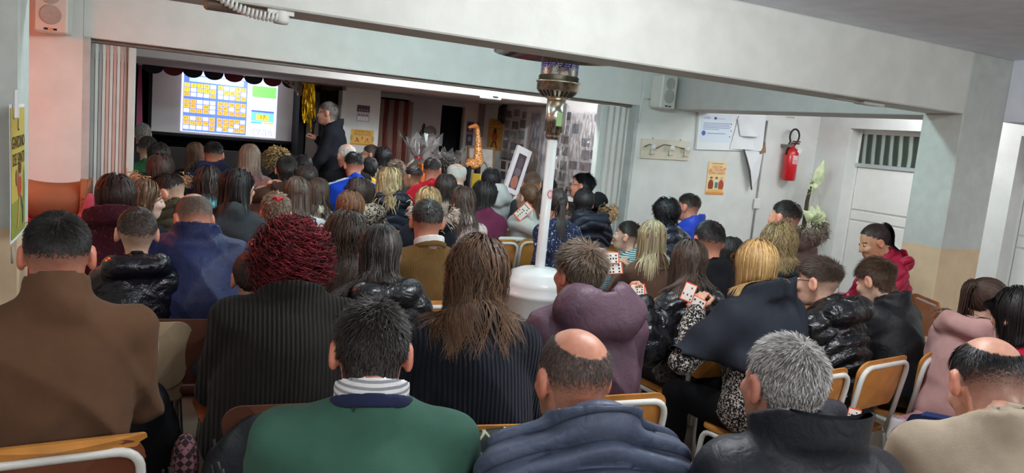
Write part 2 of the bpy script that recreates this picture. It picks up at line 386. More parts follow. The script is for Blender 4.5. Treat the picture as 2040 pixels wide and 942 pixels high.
# coat rack
Mq, w, h = quad_y((1278.7, 275.9), (1376.7, 282.2), (1274, 314.4), (1367.4, 320.2), Y2 - 0.012)
M_CREAM = mat('cream_board', (222, 212, 192), 0.6, var=0.06)
rk = empty('coat_rack', (0, 0, 0), 0, 'cream wall coat rack with three white pegs and wire hooks', 'coat rack'); rk.matrix_world = Mq
MB().box((-w / 2, -0.012, -h / 2), (w / 2, 0.012, h / 2), 0.004).obj('board', M_CREAM, rk)
for x in (-0.26 * w - 0.04, 0.06 * w, 0.38 * w):
    pg = MB().lathe([(0.008, 0), (0.008, 0.045), (0.03, 0.05), (0.033, 0.062), (0.022, 0.074), (0.001, 0.077)], 16, M=Matrix.Translation((x, -0.012, 0.025)) @ Matrix.Rotation(math.radians(90), 4, 'X')).obj('peg', M_WHITE, rk)
    MB().tube([(x, -0.016, 0.0), (x, -0.02, -0.05), (x + 0.01, -0.04, -0.062), (x + 0.035, -0.05, -0.05)], 0.0035, 6).tube([(x, -0.02, -0.05), (x - 0.012, -0.04, -0.062), (x - 0.034, -0.05, -0.05)], 0.0035, 6).obj('hook', mat('wire_steel', (170, 165, 155), 0.35, metal=0.8), pg)
MB().tube([(-0.3, -0.03, 0.02), (-0.24, -0.035, 0.05), (-0.14, -0.03, 0.01), (-0.05, -0.035, 0.055), (0.05, -0.03, 0.05), (0.16, -0.034, 0.035), (0.27, -0.03, 0.02)], 0.004, 6).obj('cord', mat('dark_cord', (70, 58, 50), 0.7), rk)
for x in (-0.18, 0.2): box('screw_plate', (x - 0.006, -0.004, h / 2), (x + 0.006, 0.004, h / 2 + 0.018), M_GRILL, rk)

# notice board with a torn sheet
Mq, w, h = quad_y((1392, 223.5), (1529, 228), (1386, 295.5), (1512, 302), Y2 - 0.02)
nb = Panel('notice_board', Mq, w, h, (240, 242, 244), 0.03, 'white notice board with a torn information sheet above the orange poster', 'notice board', part='board')
nb.rect(-w * 0.47, -h * 0.30, -w * 0.02, h * 0.44, (226, 234, 246))
for i, (a, c) in enumerate([(0.2, -0.03), (0.16, -0.05), (0.12, -0.02), (0.08, -0.04), (0.04, -0.2)]): nb.rect(-w * 0.43, h * a, w * c, h * (a + 0.014), (120, 132, 178))
nb.text('LICEO', -w * 0.385, h * 0.34, 0.035, (60, 70, 120)); nb.rect(-w * 0.28, h * 0.31, -w * 0.245, h * 0.37, (40, 66, 140)); nb.rect(-w * 0.235, h * 0.325, -w * 0.12, h * 0.333, (130, 140, 170))
nb.ell(-w * 0.42, -h * 0.06, 0.028, 0.028, (70, 110, 190)); nb.rect(-w * 0.37, -h * 0.075, -w * 0.1, -h * 0.055, (140, 160, 205)); nb.done()
def curled(name, parent, x0, x1, z0, z1, depth, n, m, f):
    V = []; F = []
    for i in range(n + 1):
        for j in range(n + 1):
            s, t = i / n, j / n; V.append((x0 + (x1 - x0) * s + f(s, t)[0], -0.018 - depth * f(s, t)[1], z0 + (z1 - z0) * t))
    for i in range(n):
        for j in range(n): a = i * (n + 1) + j; F.append((a, a + n + 1, a + n + 2, a + 1))
    return link(name, newmesh(name, V, F, True), m, parent)
M_PAPER = mat('white_paper', (236, 236, 238), 0.7, var=0.03)
curled('torn_sheet', nb.sheet, -w * 0.02, w * 0.42, -h * 0.46, h * 0.44, 0.05, 10, M_PAPER, lambda s, t: (-0.10 * (1 - t) * s + 0.26 * (0.35 - s) * t, 0.9 * (s * (1 - t)) ** 1.3 + 0.15))
curled('loose_flap', nb.sheet, w * 0.1, w * 0.30, -h * 0.1, h * 0.36, 0.09, 8, M_PAPER, lambda s, t: (0.10 * (1 - t) * s - 0.05 * t, 0.35 + 0.9 * math.sin(s * 3.1) * (1 - t) - 0.2 * t))
for (x, z) in ((-.02, .2), (-.015, .02), (-.03, -.14), (.2, .24), (.2, .1)): nb2 = MB().lathe([(0.007, 0), (0.005, 0.006), (0.001, 0.007)], 8, M=Matrix.Translation((w * x, -0.016, h * z)) @ Matrix.Rotation(math.radians(90), 4, 'X')).obj('push_pin', mat('pin_dark', (70, 70, 80), 0.4), nb.sheet)
Mq, w2, h2 = quad_y((1474, 302), (1517, 306), (1490, 360), (1508, 362), Y2 - 0.04)
hs = empty('torn_paper', (0, 0, 0), 0, 'torn sheet with a dark edge hanging under the notice board', 'paper'); hs.matrix_world = Mq
V = [(-0.17, 0, 0.2), (0.16, 0.02, 0.18), (0.13, 0.0, -0.1), (0.02, -0.02, -0.26), (-0.06, -0.03, -0.05)]
MB().add([(x, y, z) for x, y, z in V] + [(x, y + 0.004, z) for x, y, z in V], [(0, 4, 3, 2, 1), (5, 6, 7, 8, 9)] + [(i, (i + 1) % 5, (i + 1) % 5 + 5, i + 5) for i in range(5)]).obj('sheet', M_PAPER, hs)
MB().tube([(-0.17, -0.01, 0.2), (-0.12, -0.03, 0.08), (-0.06, -0.04, -0.05), (0.02, -0.03, -0.26)], [0.008, 0.012, 0.012, 0.008], 6).obj('dark_edge', mat('tape_dark', (84, 78, 74), 0.6), hs)
MB().poly([(0.10, 0.16), (0.19, 0.18), (0.16, 0.30)], 0.01).obj('brown_corner', mat('brown_card', (150, 118, 92), 0.8), hs)
# orange treasure-hunt poster
Mq, w, h = quad_y((1411.3, 321.4), (1446.8, 323.7), (1406, 386.8), (1441, 388), Y2 - 0.006)
pp = Panel('poster', Mq, w, h, (246, 214, 158), 0.003, 'orange poster with three painted figures below the notice board', 'poster')
pp.rect(-w * .5, -h * .5, w * .5, -h * .42, (232, 150, 60)); pp.rect(-w * 0.3, h * 0.44, w * 0.32, h * 0.455, (90, 60, 40))
pp.text('CACCIA\nAL TESORO\nCON I SANTI', 0.0, h * 0.25, 0.041, (204, 92, 40), spacing=0.85)
for x, cr, cs in ((-0.27, (150, 62, 36), (120, 70, 46)), (0.02, (236, 232, 220), (110, 76, 50)), (0.3, (176, 70, 40), (206, 190, 176))):
    pp.ell(w * x, -h * 0.21, w * 0.15, h * 0.17, cr); pp.ell(w * x, -h * 0.01, w * 0.07, h * 0.045, (226, 178, 140)); pp.ell(w * x, h * 0.015, w * 0.075, h * 0.03, cs)
pp.rect(-w * 0.05, -h * 0.3, w * 0.12, -h * 0.12, (96, 128, 108)); pp.rect(-w * .42, -h * .4, w * .42, -h * .33, (238, 190, 110)); pp.ell(-w * .38, h * .22, w * .1, h * .05, (238, 160, 90)); pp.ell(w * .42, h * .3, w * .08, h * .04, (238, 160, 90)); pp.done()
# conduit with junction box, small wall sign
cx0 = ony(1529, 228, Y2)[0]
cd = empty('cable_conduit', (cx0, Y2 - 0.012, 0), 0, 'grey vertical cable pipe with a junction box beside the notice board', 'conduit')
MB().tube([(0, 0, 0.35), (0, 0, 2.085)], 0.011, 8).obj('pipe', mat('pipe_grey', (150, 150, 148), 0.5), cd)
box('junction_box', (-0.045, -0.03, 1.06), (0.045, 0.0, 1.18), M_WHITE, cd, bev=0.006)
Mq, w, h = quad_y((1566, 230.5), (1584, 231.5), (1566, 237), (1584, 238), Y2 - 0.004)
q = Panel('wall_sign', Mq, w, h, (225, 226, 224), 0.003, 'tiny paper sign high above the fire extinguisher', 'sign'); q.text('ESTINTORE', 0, 0, 0.024, (70, 76, 80)); q.done()
# fire extinguisher
M_RED = mat('extinguisher_red', (196, 24, 34), 0.28, var=0.04, coat=0.4)
p0 = ony(1574, 326, Y2 - 0.10)
ex = empty('fire_extinguisher', (p0[0], Y2 - 0.10, p0[2] - 0.2), 0, 'red fire extinguisher with black hose on the white wall', 'extinguisher')
MB().lathe([(0.001, 0), (0.07, 0.002), (0.082, 0.02), (0.082, 0.32), (0.07, 0.365), (0.035, 0.39), (0.028, 0.40), (0.001, 0.40)], 24).obj('cylinder', M_RED, ex)
MB().lathe([(0.026, 0.395), (0.026, 0.43), (0.015, 0.445), (0.001, 0.445)], 12).box((-0.012, -0.09, 0.43), (0.012, 0.02, 0.45)).box((-0.012, -0.1, 0.455), (0.012, 0.0, 0.47)).obj('valve', mat('valve_metal', (120, 70, 60), 0.4, metal=0.5), ex)
MB().tube([(0.03, 0, 0.42)] + [(0.0 + 0.075 * math.cos(t), -0.01, 0.52 + 0.085 * math.sin(t)) for t in np.linspace(-0.9, 3.9, 16)] + [(-0.06, 0, 0.43), (-0.085, 0, 0.30)], 0.011, 8).obj('hose', mat('rubber_black', (22, 22, 24), 0.5), ex)
box('wall_bracket', (-0.09, -0.02, 0.39), (-0.03, 0.1, 0.42), mat('bracket_grey', (110, 100, 92), 0.5), ex)
def curved(z0, z1, a0, a1, r, n=8):
    V = [(r * math.cos(a), r * math.sin(a), z) for a in np.linspace(a0, a1, n) for z in (z0, z1)]
    return MB().add(V, [(2 * i, 2 * i + 2, 2 * i + 3, 2 * i + 1) for i in range(n - 1)], True)
lb = curved(0.20, 0.30, -2.1, -1.2, 0.0835).obj('label_plate', pr((232, 190, 192)), ex)
for z in (0.21, 0.225, 0.24): curved(z, z + 0.005, -2.05, -1.3, 0.0842).obj('label_line', pr((180, 60, 70)), lb)
MB().poly([(-0.03, -0.03), (0.03, -0.03), (0.03, 0.03), (-0.03, 0.03)], 0.002, Matrix.Translation((0.03, -0.09, 0.36)) @ Matrix.Rotation(0.5, 4, 'Y')).obj('paper_tag', M_PAPER, ex)
# artificial plant on a branch
M_LEAF = mat('pale_leaf', (206, 216, 172), 0.5, var=0.2, nscale=20)
M_BRANCH = mat('branch_bark', (72, 58, 48), 0.9, bump=0.8, bscale=50, bdist=0.01)
pb = ony(1606, 470, Y2 - 0.40); pb[0] -= 0.10
pl = empty('artificial_plant', (pb[0], Y2 - 0.40, 0), 0, 'tall decorative branch with pale green cloth leaves by the wall', 'plant')
def pz(u, v): q = ony(u, v, Y2 - 0.40); return (q[0] - pb[0], 0.0, q[2])
pts = [(-0.05, 0, 0.3), pz(1597, 490), pz(1603, 440), pz(1608, 400), pz(1615, 372), pz(1622, 352)]
MB().tube(pts, [0.03, 0.026, 0.026, 0.022, 0.018, 0.008], 8).tube([pz(1614, 490), pz(1624, 462), pz(1632, 435)], [0.024, 0.02, 0.012], 8).obj('stem', M_BRANCH, pl)
MB().lathe([(0.001, 0), (0.08, 0), (0.10, 0.28), (0.09, 0.30), (0.001, 0.29)], 20).obj('pot', mat('terracotta', (150, 96, 70), 0.8), pl)
def leaf(c, L, W, ang, dep, cup=0.25):
    V = []; F = []; n = 9
    for i in range(n):
        t = i / (n - 1); hw = W * math.sin(math.pi * min(1, t ** 0.75)) * (1 - 0.25 * t)
        for j, sx in enumerate((-1, -0.5, 0, 0.5, 1)):
            x = hw * sx; z = L * (t - 0.15 * abs(sx) * (t < 0.2)); y = -dep * math.sin(math.pi * t) + cup * W * (abs(sx) ** 2) + 0.01 * math.sin(9 * t + 3 * sx)
            V.append((x * math.cos(ang) + z * math.sin(ang), y, -x * math.sin(ang) + z * math.cos(ang)))
    for i in range(n - 1):
        for j in range(4): a = i * 5 + j; F.append((a, a + 1, a + 6, a + 5))
    return link('leaf', newmesh('leaf', V, F, True), M_LEAF, pl, loc=c)
leaf(pz(1622, 368), 0.32, 0.10, 0.35, 0.05); leaf(pz(1612, 372), 0.15, 0.05, 1.5, 0.04)
for a in (-0.9, -0.3, 0.3, 0.9, 1.5, 2.2): leaf(pz(1617 + 3 * a, 440), 0.20, 0.075, a, 0.09, 0.6)
for a in (1.9, 2.5, 1.3, -1.2): leaf(pz(1616, 462), 0.18, 0.065, a, 0.07, 0.6)
rr = random.Random(4); fb = MB()
for k in range(26):
    c0 = np.array(pz(1620, (372, 440, 455)[k % 3])); a = rr.uniform(-3, 3); L = rr.uniform(0.1, 0.26)
    fb.tube([c0, c0 + np.array([math.sin(a) * L * .5, rr.uniform(-.1, 0), math.cos(a) * L * .5]), c0 + np.array([math.sin(a) * L, rr.uniform(-.12, -.02), math.cos(a) * L - 0.05])], 0.0018, 4)
fb.obj('fine_twigs', mat('twig_green', (176, 190, 130), 0.7), pl, kind='stuff')

# patio heater
def stainless(name, col, rough):
    return mat(name, col, rough, metal=1.0, var=0.08, nscale=30)
HX, HY = 2.297, 4.0
ht = empty('patio_heater', (HX, HY, 0), 0, 'white mushroom patio heater with steel burner standing among the chairs', 'heater')
M_HW = mat('heater_white', (236, 238, 238), 0.35, var=0.02, coat=0.3)
MB().lathe([(0.001, 0.0), (0.235, 0.0), (0.235, 0.05), (0.215, 0.06), (0.215, 0.70), (0.222, 0.705), (0.222, 0.725), (0.213, 0.735), (0.213, 0.77), (0.205, 0.80), (0.18, 0.82), (0.175, 0.838), (0.12, 0.862), (0.05, 0.872), (0.001, 0.874)], 40).obj('tank_cover', M_HW, ht)
po = MB().lathe([(0.031, 0.87), (0.031, 1.70), (0.001, 1.70)], 20).obj('pole', M_HW, ht)
curved(1.30, 1.36, -1.9, -0.9, 0.0315).obj('warning_label', pr((236, 214, 212)), po); MB().tube([(0.032 * math.cos(-1.4 + 0.6 * math.cos(t_)), 0.032 * math.sin(-1.4 + 0.6 * math.cos(t_)), 1.33 + 0.022 * math.sin(t_)) for t_ in np.linspace(0, 6.283, 16, endpoint=False)], 0.0022, 5, closed=True).obj('red_ring', pr((200, 60, 60)), po)
zc0, zc1, zb0, zb1, zm1 = 1.69, 1.90, 1.90, 2.03, 2.16
cyl = MB().lathe([(0.04, 1.66), (0.048, 1.68), (0.044, 1.70), (0.056, 1.705), (0.056, 1.895), (0.03, 1.90)], 24).obj('gas_cylinder_guard', stainless('steel_guard', (196, 190, 178), 0.22), ht)
MB().box((0.06, -0.03, 1.70), (0.064, 0.01, 1.88)).obj('hanging_tag', M_PAPER, ht)
curved(1.74, 1.82, -1.9, -1.2, 0.0566).obj('sticker', pr((150, 190, 130)), cyl)
MB().lathe([(0.055, 1.895), (0.085, 1.91), (0.122, 1.945), (0.126, 1.95), (0.126, 1.99), (0.133, 1.993), (0.133, 2.002), (0.122, 2.005), (0.122, 2.03), (0.112, 2.035)], 36).obj('burner_skirt', stainless('steel_skirt', (206, 196, 178), 0.25), ht)
vs = MB()
for k in range(24):
    a = 2 * math.pi * k / 24; M = Matrix.Rotation(a, 4, 'Z')
    vs.add([tuple(M @ Vector(q)) for q in ((0.087, -0.006, 1.9105), (0.087, 0.006, 1.9105), (0.119, 0.006, 1.9405), (0.119, -0.006, 1.9405))], [(0, 1, 2, 3)])
vs.obj('vent_slot', M_DARK, ht)
t = NT('burner_mesh'); mp = t.coord(); v = t.n('ShaderNodeTexVoronoi', Scale=170.0); t.l(mp, 0, v, 'Vector')
r_ = t.ramp(v, 'Distance', [(0.25, (0.02, 0.02, 0.03, 1)), (0.45, lin((150, 138, 128)))]); t.l(r_, 0, t.b, 'Base Color'); t.b.inputs['Metallic'].default_value = 0.9; t.b.inputs['Roughness'].default_value = 0.35
MB().lathe([(0.112, 2.03), (0.112, 2.19), (0.1, 2.2)], 40).obj('burner_mesh', t.m, ht)
M_FLAME = mat('blue_flame', (70, 70, 160), 0.5, var=0, emis=(120, 130, 255), estr=1.6)
fl = MB()
for row in range(3):
    for k in range(60):
        if (k * 7 + row * 5) % 4 == 0: continue
        z = 2.075 + 0.012 * row; s_ = 0.0016; M = Matrix.Rotation(2 * math.pi * (k + 0.5 * (row % 2)) / 60, 4, 'Z'); fl.add([tuple(M @ Vector(q)) for q in ((0.1135, -s_, z - s_), (0.1135, s_, z - s_), (0.1135, s_, z + s_), (0.1135, -s_, z + s_))], [(0, 1, 2, 3)])
fl.obj('blue_flame_specks', M_FLAME, ht, kind='stuff')
MB().lathe([(0.40, 2.145), (0.405, 2.15), (0.30, 2.205), (0.15, 2.245), (0.001, 2.26), (0.001, 2.255), (0.15, 2.24), (0.30, 2.20), (0.40, 2.143)], 48).obj('reflector', stainless('steel_reflector', (214, 214, 212), 0.15), ht)
h2 = empty('patio_heater', (-1.35, 5.0, 0), 0, 'glowing patio heater standing behind the left column', 'heater')  # assumed unseen heater, added for the warm light on the left wall
for ch in list(ht.children):
    if ch.name.startswith(('hanging_tag', 'blue_flame')): continue
    c = ch.copy(); COL.objects.link(c); c.parent = h2
    if ch.name.startswith('burner_mesh'):
        c.data = ch.data.copy(); c.data.materials.clear(); c.data.materials.append(mat('glowing_mesh', (255, 120, 60), 0.5, var=0, emis=(255, 108, 38), estr=105.0)); c.scale = (0.9, 0.9, 1)
# emergency light with coiled hose under the beam, small lamp fitting further right
el = empty('emergency_light', (0.62, 3.5, ZB), 0, 'white coiled hose and fitting under the front beam', 'fitting')
p = ony(560, 24, 3.45); el.location = (p[0], 3.45, ZB)
MB().lathe([(0.001, -0.055), (0.03, -0.055), (0.036, -0.04), (0.036, 0)], 16).box((-0.06, -0.03, -0.02), (0.05, 0.05, 0)).obj('socket', M_WHITE, el)
pts = []
for k in range(121):
    s = k / 120; q = np.array([-0.02 - 0.26 * s, -0.05 - 0.01 * s, -0.035 + 0.06 * s ** 2 - 0.01 * math.sin(3 * s)]); a = s * 2 * math.pi * 16; pts.append(q + 0.016 * np.array([0, math.cos(a), math.sin(a)]))
MB().tube(pts, 0.006, 5).obj('coiled_hose', M_WHITE, el)
MB().box((-0.30, -0.01, -0.03), (0.02, 0.12, 0.0), 0.01).obj('back_plate', mat('fitting_brown', (150, 128, 116), 0.6), el)
p = ony(1737, 205, 3.5); e2 = empty('beam_fitting', (p[0], 3.52, ZB), 0, 'small white lamp fitting under the front beam near the column', 'fitting')
MB().box((-0.10, -0.05, -0.022), (0.10, 0.05, 0.0), 0.008).obj('cover', M_WHITE, e2); MB().tube([(-0.1, 0, -0.01), (-0.2, 0.01, -0.006), (-0.34, 0.0, -0.004)], 0.006, 6).obj('wire', M_WHITE, e2)
# poster taped to the edge of the near column, its near edge curling
t = NT('poster_print'); t.b.inputs['Base Color'].default_value = lin((206, 176, 66)); t.b.inputs['Roughness'].default_value = 0.6; M_YP = t.m
pn, pf_ = ony(21, 340, 3.08), ony(49, 342, 3.40); pc_ = (pn + pf_) / 2
ps = empty('poster', (pc_[0], pc_[1], pc_[2]), math.atan2(pf_[1] - pn[1], pf_[0] - pn[0]), 'yellow saints poster taped to the left column', 'poster')
# local x runs away from the camera along the sheet, local -y faces the room
def sheetpt(x, z): return (x, 0.003 * math.sin(5 * z + x * 4) + 0.10 * max(0, -x - 0.13) ** 1.2, z)
W0, H0 = 0.34, 0.48
V = []; F = []; n = 14
for i in range(n + 1):
    for j in range(n + 1): V.append(sheetpt(-W0 / 2 + W0 * i / n, -H0 / 2 + H0 * j / n))
for i in range(n):
    for j in range(n): a = i * (n + 1) + j; F.append((a, a + n + 1, a + n + 2, a + 1))
sh = link('sheet', newmesh('sheet', V, F, True), M_PAPER, ps)
def onsheet(P, col, name, k):
    me = MB()
    me.add([(x, sheetpt(x, z)[1] - 0.001 - 0.0006 * k, z) for x, z in P], [tuple(range(len(P)))]); return me.obj(name, pr(col), sh)
for i in range(10):
    x0 = -W0 / 2 + 0.012 + (W0 - 0.024) * i / 10; x1 = x0 + (W0 - 0.024) / 10
    for (za, zb, c) in ((-0.228, -0.10, (150, 150, 62)), (-0.10, 0.228, (204, 178, 76))): onsheet([(x0, za), (x1, za), (x1, zb), (x0, zb)], c, 'print', 1)
for (txt, z, sz) in (('IL', 0.165, 0.06), ('GIARDINO', 0.105, 0.062), ('DEI SANTI', 0.045, 0.062)):
    me = text_mesh('lettering', txt, sz, 0.0003); b = MB(); b.add([(v.co.x, sheetpt(v.co.x, z)[1] - 0.0035 - v.co.z, v.co.y + z) for v in me.vertices], [tuple(q.vertices) for q in me.polygons]); b.obj('lettering', pr((70, 40, 26)), sh, kind='stuff')
def ellp(cx, cz, rx, rz, n=14): return [(cx + rx * math.cos(t), cz + rz * math.sin(t)) for t in np.linspace(0, 2 * math.pi, n, endpoint=False)]
for P, c, k in ((ellp(0.02, -0.05, 0.05, 0.045), (190, 66, 44), 3), (ellp(0.02, 0.0, 0.028, 0.024), (214, 160, 110), 4), (ellp(0.025, 0.012, 0.034, 0.022), (92, 52, 32), 5), ([(0.0, -0.09), (0.04, -0.09), (-0.02, -0.2), (-0.05, -0.2)], (210, 160, 90), 3), ([(0.02, -0.09), (0.05, -0.09), (0.11, -0.14), (0.1, -0.2), (0.075, -0.2), (0.08, -0.15)], (70, 90, 60), 3), (ellp(-0.05, -0.02, 0.025, 0.03), (150, 110, 60), 4), (ellp(0.13, -0.06, 0.03, 0.07), (120, 130, 54), 2)): onsheet(P, c, 'print', k)
MB().box((-0.12, -0.012, 0.19), (-0.06, 0.0, 0.29), 0.006).obj('tape', M_PAPER, ps)
MB().tube([(-0.05, 0.01, -0.27), (-0.05, 0.01, -0.33)], 0.004, 6).obj('hanging_cord', M_GRILL, ps)
# ------------------------------------------------------------------ stage
M_STAGE = mat('stage_black', (20, 18, 19), 0.6, var=0.3)
YSC = 10.55
box('stage_platform', (-0.4, Y4 + 0.06, 0), (xat(605), 11.6, 0.62), M_STAGE, kind=S)
box('stage_front', (-0.4, Y4 + 0.0, 0), (xat(600), Y4 + 0.06, 1.12), mat('stage_front_planks', (38, 30, 28), 0.7, var=0.3), kind=S)
Mq, w, h = quad_y((303, 120), (590, 160), (303, 261), (588, 282), YSC)
sc = empty('projection_screen', (0, 0, 0), 0, 'wide grey projection screen on the stage showing the number board', 'screen'); sc.matrix_world = Matrix.Translation(Mq.translation)
MB().box((-w / 2, 0.003, -h / 2), (w / 2, 0.012, h / 2 + 0.1)).obj('cloth', mat('screen_cloth', (222, 216, 218), 0.8, var=0.02), sc)
MB().box((-w / 2 - 0.03, -0.03, -h / 2 - 0.045), (w / 2 + 0.03, 0.03, -h / 2), 0.01).obj('bottom_bar', M_DARK, sc)
MB().box((-w / 2 - 0.04, -0.02, -h / 2), (-w / 2, 0.03, h / 2 + 0.1)).obj('side_bar', M_DARK, sc)
MB().box((w / 2, -0.02, -h / 2), (w / 2 + 0.04, 0.03, h / 2 + 0.1)).obj('side_bar', M_DARK, sc)
Mi, wi, hi = quad_y((361.9, 136.2), (552.5, 157.4), (360.3, 261.3), (550.5, 275), YSC - 0.006)
E_ = 1.12
im = Panel('projected_image', Matrix.Translation(Mi.translation), wi, hi, (214, 222, 252), 0.002, 'bright number board picture projected on the screen', 'projection', e=E_)
def fx(a): return (a - 0.5) * wi
def fz(a): return (0.5 - a) * hi
im.rect(fx(0.02), fz(0.99), fx(0.675), fz(0.085), (96, 128, 226)); im.rect(fx(0.075), fz(0.19), fx(0.63), fz(0.1), (176, 214, 250))
im.text('Super Tombola Plus', fx(0.36), fz(0.145), 0.062, (226, 236, 255), 'title')
MK = ['1234_6__90', '1_345_789_', '1___5___90', '12___67890', '12_4_67_9_', '_234_67890', '1_3_56789_', '12345678_0', '____5_7_90']
for r in range(9):
    zt = (0.215, 0.29, 0.365, 0.475, 0.55, 0.625, 0.745, 0.82, 0.895)[r]
    for c in range(10):
        xl = 0.026 + 0.0655 * c if c < 5 else 0.368 + 0.0605 * (c - 5); cw = 0.057 if c < 5 else 0.052
        on = MK[r][c] != '_'
        im.cell(fx(xl), fz(zt + 0.064), fx(xl + cw), fz(zt), ((250, 214, 70) if r < 2 and c < 5 else (252, 190, 76)) if on else (222, 226, 248), 'marked_cell' if on else 'open_cell')
        if on: im.text(str(r * 10 + c + 1), fx(xl + cw / 2), fz(zt + 0.032), 0.05, (120, 84, 30), 'number')
im.rect(fx(0.725), fz(0.335), fx(0.985), fz(0.15), (128, 226, 112)); im.rect(fx(0.73), fz(0.36), fx(0.81), fz(0.35), (170, 176, 200))
im.rect(fx(0.725), fz(0.735), fx(0.97), fz(0.585), (120, 206, 248)); im.rect(fx(0.725), fz(0.585), fx(0.97), fz(0.555), (92, 110, 206)); im.rect(fx(0.78), fz(0.715), fx(0.915), fz(0.62), (252, 200, 70))
im.text('17', fx(0.848), fz(0.668), 0.075, (110, 90, 30), 'number'); im.rect(fx(0.725), fz(0.775), fx(0.84), fz(0.745), (92, 190, 240)); im.rect(fx(0.855), fz(0.775), fx(0.97), fz(0.745), (252, 196, 110))
im.rect(fx(0.73), fz(0.855), fx(0.83), fz(0.848), (170, 176, 200)); im.text('17 54 72 66', fx(0.84), fz(0.895), 0.058, (136, 140, 190), 'number'); im.text('29  9  14 74', fx(0.84), fz(0.95), 0.058, (136, 140, 190), 'number'); im.done()
# scalloped valance
va = empty('scalloped_valance', (0, Y4 + 0.1, 0), 0, 'row of dark red and navy paper scallops over the stage', 'valance')
M_SR, M_SN = mat('scallop_red', (112, 28, 46), 0.7), mat('scallop_navy', (30, 28, 44), 0.7)
for k, u in enumerate((305, 345, 384, 426, 466, 505, 543, 580)):
    p = ony(u, 128 + (u - 275) * 0.115, Y4 + 0.1); R = 0.112
    MB().poly([(p[0] + R * math.cos(t), 2.06 - 0.012 + R * 0.74 * math.sin(t)) for t in np.linspace(math.pi, 2 * math.pi, 14)] + [(p[0] + R, 2.06), (p[0] - R, 2.06)], 0.01).obj('scallop', (M_SN, M_SR, M_SN, M_SN, M_SR, M_SN, M_SR, M_SN)[k], va)
p0, p1 = ony(555, 158, Y4 + 0.09), ony(596, 190, Y4 + 0.09)
box('trim_4', (p1[0] - 0.02, Y4 + 0.05, p1[2]), (p1[0] + 0.03, Y4 + 0.12, ZS), mat('tinsel_beam', (170, 160, 150), 0.8), kind=S)
t = NT('dotted_cloth'); mp = t.coord((14, 14, 14)); v = t.n('ShaderNodeTexVoronoi', Scale=1.5); t.l(mp, 0, v, 'Vector'); r_ = t.ramp(v, 'Distance', [(0.3, lin((120, 60, 72))), (0.5, lin((196, 184, 176)))]); t.l(r_, 0, t.b, 'Base Color')
MB().poly([(p0[0], ZS)] + [(p0[0] + (p1[0] - p0[0]) * s, ZS - (ZS - p1[2]) * (1 - math.cos(s * 1.57)) ** 0.8) for s in np.linspace(0.1, 1, 8)] + [(p1[0], ZS)], 0.01).obj('dotted_drape', t.m, None, label='dotted cloth drape at the right end of the scallops', cat='drape').location = (0, Y4 + 0.07, 0)
sl = empty('stage_lamp', (1.25, 10.22, ZS), 0, 'small lamp tucked behind the paper scallops over the stage', 'lamp'); MB().box((-0.12, -0.03, -0.03), (0.12, 0.03, 0), 0.005).obj('housing', M_DARK, sl); MB().lathe([(0.001, -0.05), (0.018, -0.045), (0.02, -0.03)], 12).obj('bulb', mat('bulb_glow', (255, 250, 240), 0.5, var=0, emis=(255, 245, 235), estr=2.0), sl)  # housing and bulb made up to carry the added screen fill light
# curtains of the stage
def pleats(name, x0, x1, z0, z1, y, amp, n, m, **kw):
    N = n * 8; V = []; F = []
    for i in range(N + 1):
        x = x0 + (x1 - x0) * i / N
        for k in range(5):
            z = z0 + (z1 - z0) * k / 4; V.append((x, y + amp * math.sin(2 * math.pi * n * i / N) * (1 - 0.4 * k / 4) + 0.2 * amp * math.sin(3 * k + i * 0.3), z))
    for i in range(N):
        for k in range(4): a = i * 5 + k; F.append((a, a + 5, a + 6, a + 1))
    o = link(name, newmesh(name, V, F, True), m, **kw); md = o.modifiers.new('solid', 'SOLIDIFY'); md.thickness = 0.006; return o
q = ony(285, 245, YSC - 0.2)
V = [(q[0] - 0.12, 0, 0.62), (q[0] + 0.02, 0, 0.62), (q[0] - 0.03, 0.02, 2.05), (q[0] - 0.06, 0.02, 2.05)]
MB().add([(x, YSC - 0.2 + y, z) for x, y, z in V] + [(x, YSC - 0.17 + y, z) for x, y, z in V], [(0, 1, 2, 3), (7, 6, 5, 4), (0, 4, 5, 1), (1, 5, 6, 2), (2, 6, 7, 3), (3, 7, 4, 0)]).obj('stage_curtain', mat('magenta_satin', (190, 70, 120), 0.45), None, label='narrow magenta curtain strip left of the projection screen', cat='curtain')
t = NT('striped_curtain'); mp = t.coord(); w_ = t.n('ShaderNodeTexWave', Scale=2.1, Distortion=0.6); w_.bands_direction = 'X'; t.l(mp, 0, w_, 'Vector'); r_ = t.ramp(w_, 0, [(0.42, lin((118, 46, 46))), (0.5, lin((150, 124, 108)))]); t.l(r_, 0, t.b, 'Base Color'); t.b.inputs['Roughness'].default_value = 0.8
pleats('striped_curtain', xat(757, YB - 0.2) - 0.04, xat(823, YB - 0.2), 0.02, ZS - 0.09, YB - 0.2, 0.03, 7, t.m, label='dusty red striped curtain in the recess beside the music-note wall', cat='curtain')
pleats('black_curtain', xat(640), xat(685) - 0.03, 0.02, ZS - 0.06, Y4 + 0.35, 0.03, 5, mat('dark_curtain', (46, 38, 38), 0.85), label='dark curtain in the doorway behind the standing speaker', cat='curtain')
box('wall_stage_return', (xat(600), Y4 + 0.12, 0), (xat(612), 10.6, ZS), M_DARK, kind=S)
box('wall_doorway_side', (xat(637, 10.5), 10.5, 0), (xat(668, 10.5), 10.55, ZS), mat('ochre_wall', (150, 116, 84), 0.8), kind=S)
box('door_3', (xat(612, 10.3), 10.3, 0.0), (xat(636, 10.3), 10.34, ZS - 0.1), mat('brown_door', (70, 52, 46), 0.6), kind=S)
